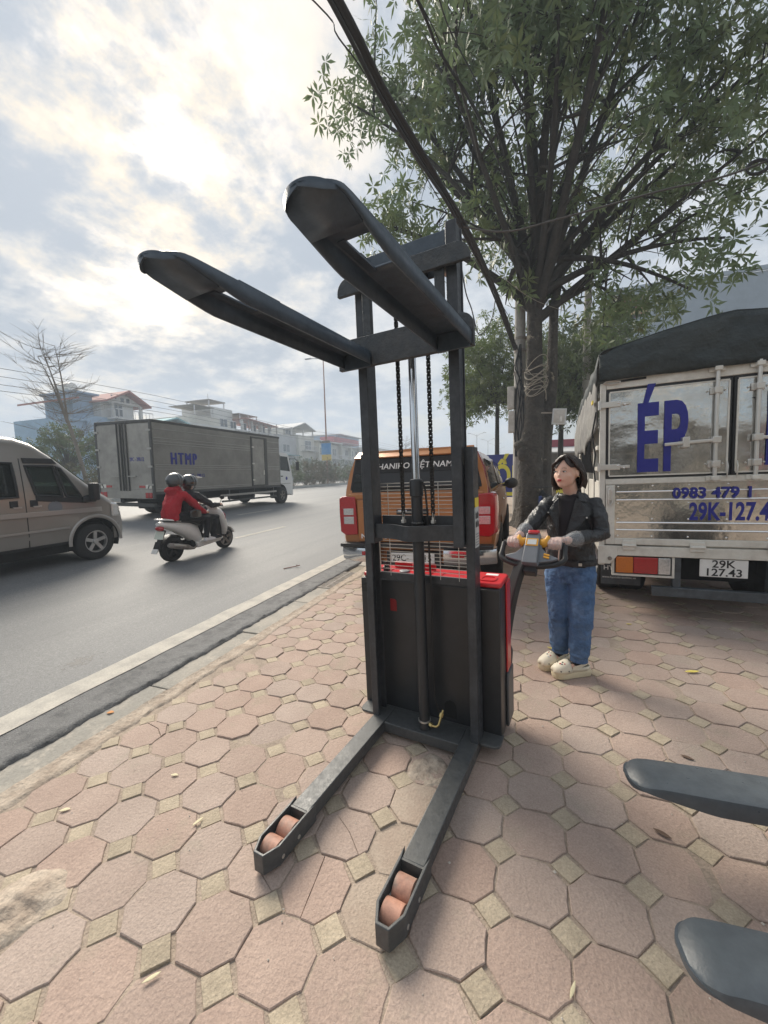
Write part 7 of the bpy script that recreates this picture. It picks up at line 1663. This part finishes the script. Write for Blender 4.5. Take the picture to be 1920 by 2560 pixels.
# blue tyre-shop sign with yellow letters
sg = thing('shop_sign', 'blue board with yellow letters standing left of the big tree trunk', 'sign', (-.72,13.9,gz(-.5)))
m_signb = mat('sign_blue', (.018,.030,.20), .5, var=.08); m_signy = mat('sign_yellow', (.70,.62,.06), .5)
bd_ = mk('board', MB().box(-1.0,.78,0,.08,.55,2.02), m_signb, sg); text('sign_lettering', 'ỐP', m_signy, bd_, .98, (-.16,-.004,.93), TX_BACK, .80, .03); mk('sign_leg', MB().box(-.9,-.82,.02,.08,0,.55).box(.6,.68,.02,.08,0,.55), m_iron, sg)
mk('sign_lettering', MB().box(-.9,.6,-.004,-.001,.60,.72), m_signy, bd_)
# clutter beside the trunk
m_bluep = mat('blue_drum', (.03,.06,.22), .45); m_tealp = mat('teal_bucket', (.05,.42,.38), .5)
dm = thing('plastic_drum', 'dark blue plastic drum beside the tree behind the woman', 'drum', (1.55,12.6,gz(1.5)))
mk('drum', MB().lathe([(0,.26),(.05,.29),(.3,.30),(.32,.315),(.36,.315),(.38,.30),(.6,.30),(.62,.315),(.66,.315),(.68,.30),(.88,.28),(.90,.24),(.90,0)], (0,0,0), 'z', 22), m_bluep, dm, smooth=50); mk('lid', MB().lathe([(.90,.26),(.95,.26),(.96,.2),(.96,0)], (0,0,0), 'z', 20), m_blk, dm)
bk_ = thing('bucket', 'teal plastic bucket stacked by the shop right of the trunk', 'bucket', (1.12,12.4,gz(1.1)))
mk('stand', MB().box(-.22,.22,-.2,.2,0,1.05), m_iron, bk_, bev=.01); mk('bucket', MB().lathe([(1.05,.14),(1.35,.19),(1.36,.20),(1.38,.20)], (0,0,0), 'z', 18), m_tealp, bk_); mk('yellow_box', MB().box(-.12,.16,-.26,-.21,.72,.98), m_signy, bk_)
# parked motorbike glimpsed behind the woman
mb2 = thing('motorbike', 'dark parked motorbike partly hidden behind the woman and tree', 'motorbike', (.95,9.2,gz(.95)), Matrix.Rotation(R(25),3,'Z'))
for y_ in (0,1.2): wheel(mb2, (0,y_,.28), .28, .09, rimr=.75, sign=1)
mk('frame', oval(MB(),[((0,-.1,.72),(.08,0,0),(0,.03,.05)),((0,.3,.68),(.13,0,0),(0,.03,.12)),((0,.7,.62),(.12,0,0),(0,.03,.18)),((0,1.0,.75),(.10,0,0),(0,.03,.18)),((0,1.08,.95),(.06,0,0),(0,.03,.05))]), m_helmb, mb2, smooth=60)
mk('seat', oval(MB(),[((0,-.25,.80),(.09,0,0),(0,.02,.04)),((0,.2,.80),(.13,0,0),(0,.02,.05)),((0,.5,.76),(.09,0,0),(0,.02,.04))]), m_blackpl, mb2, smooth=60); mk('handlebar', MB().tube([(-.33,.9,1.02),(0,1.0,1.0),(.33,.9,1.02)],.015,6), m_blackpl, mb2); mk('engine', MB().box(-.12,.12,.35,.75,.25,.5), m_under, mb2, bev=.03); mk('leg_shield', MB().box(-.16,.16,.86,.9,.4,.8), m_bluep, mb2, bev=.03)
# taxi van on the opposite carriageway
tx = thing('taxi_van', 'small white and green van beyond the median hedge', 'van', (-27,47,.36))
mk('body', MB().prism([(-1.9,.35),(1.9,.35),(1.95,.9),(1.2,1.1),(.7,1.75),(-1.7,1.85),(-1.95,1.0)], 'x', -.8,.8), m_cabw, tx, bev=.08, seg=3); mk('stripe', MB().box(.79,.81,-1.9,1.8,.75,.95), mat('taxi_green',(.05,.35,.12),.4), tx); mk('window', MB().prism([(-1.5,1.15),(1.0,1.15),(.62,1.62),(-1.45,1.68)], 'x', .795,.82), m_cglass, tx)
for y_ in (-1.2,1.2):
    for s_ in (-1,1): wheel(tx, (s_*.72,y_,.30), .30, .2, rim=False)

# ================================================================ AIR
hzm = bpy.data.materials.new('haze_air'); hzm.use_nodes = True; n = hzm.node_tree.nodes; l = hzm.node_tree.links
n.remove(n['Principled BSDF']); pvn = n.new('ShaderNodeVolumePrincipled'); pvn.inputs['Color'].default_value = (.80,.90,1.0,1); pvn.inputs['Density'].default_value = .0042; pvn.inputs['Anisotropy'].default_value = .0
l.new(pvn.outputs[0], n['Material Output'].inputs['Volume'])
hz_ = mk('haze', MB().box(-800,800,-800,800,-1.2,26), hzm, smooth=0); tag(hz_, kind='stuff')
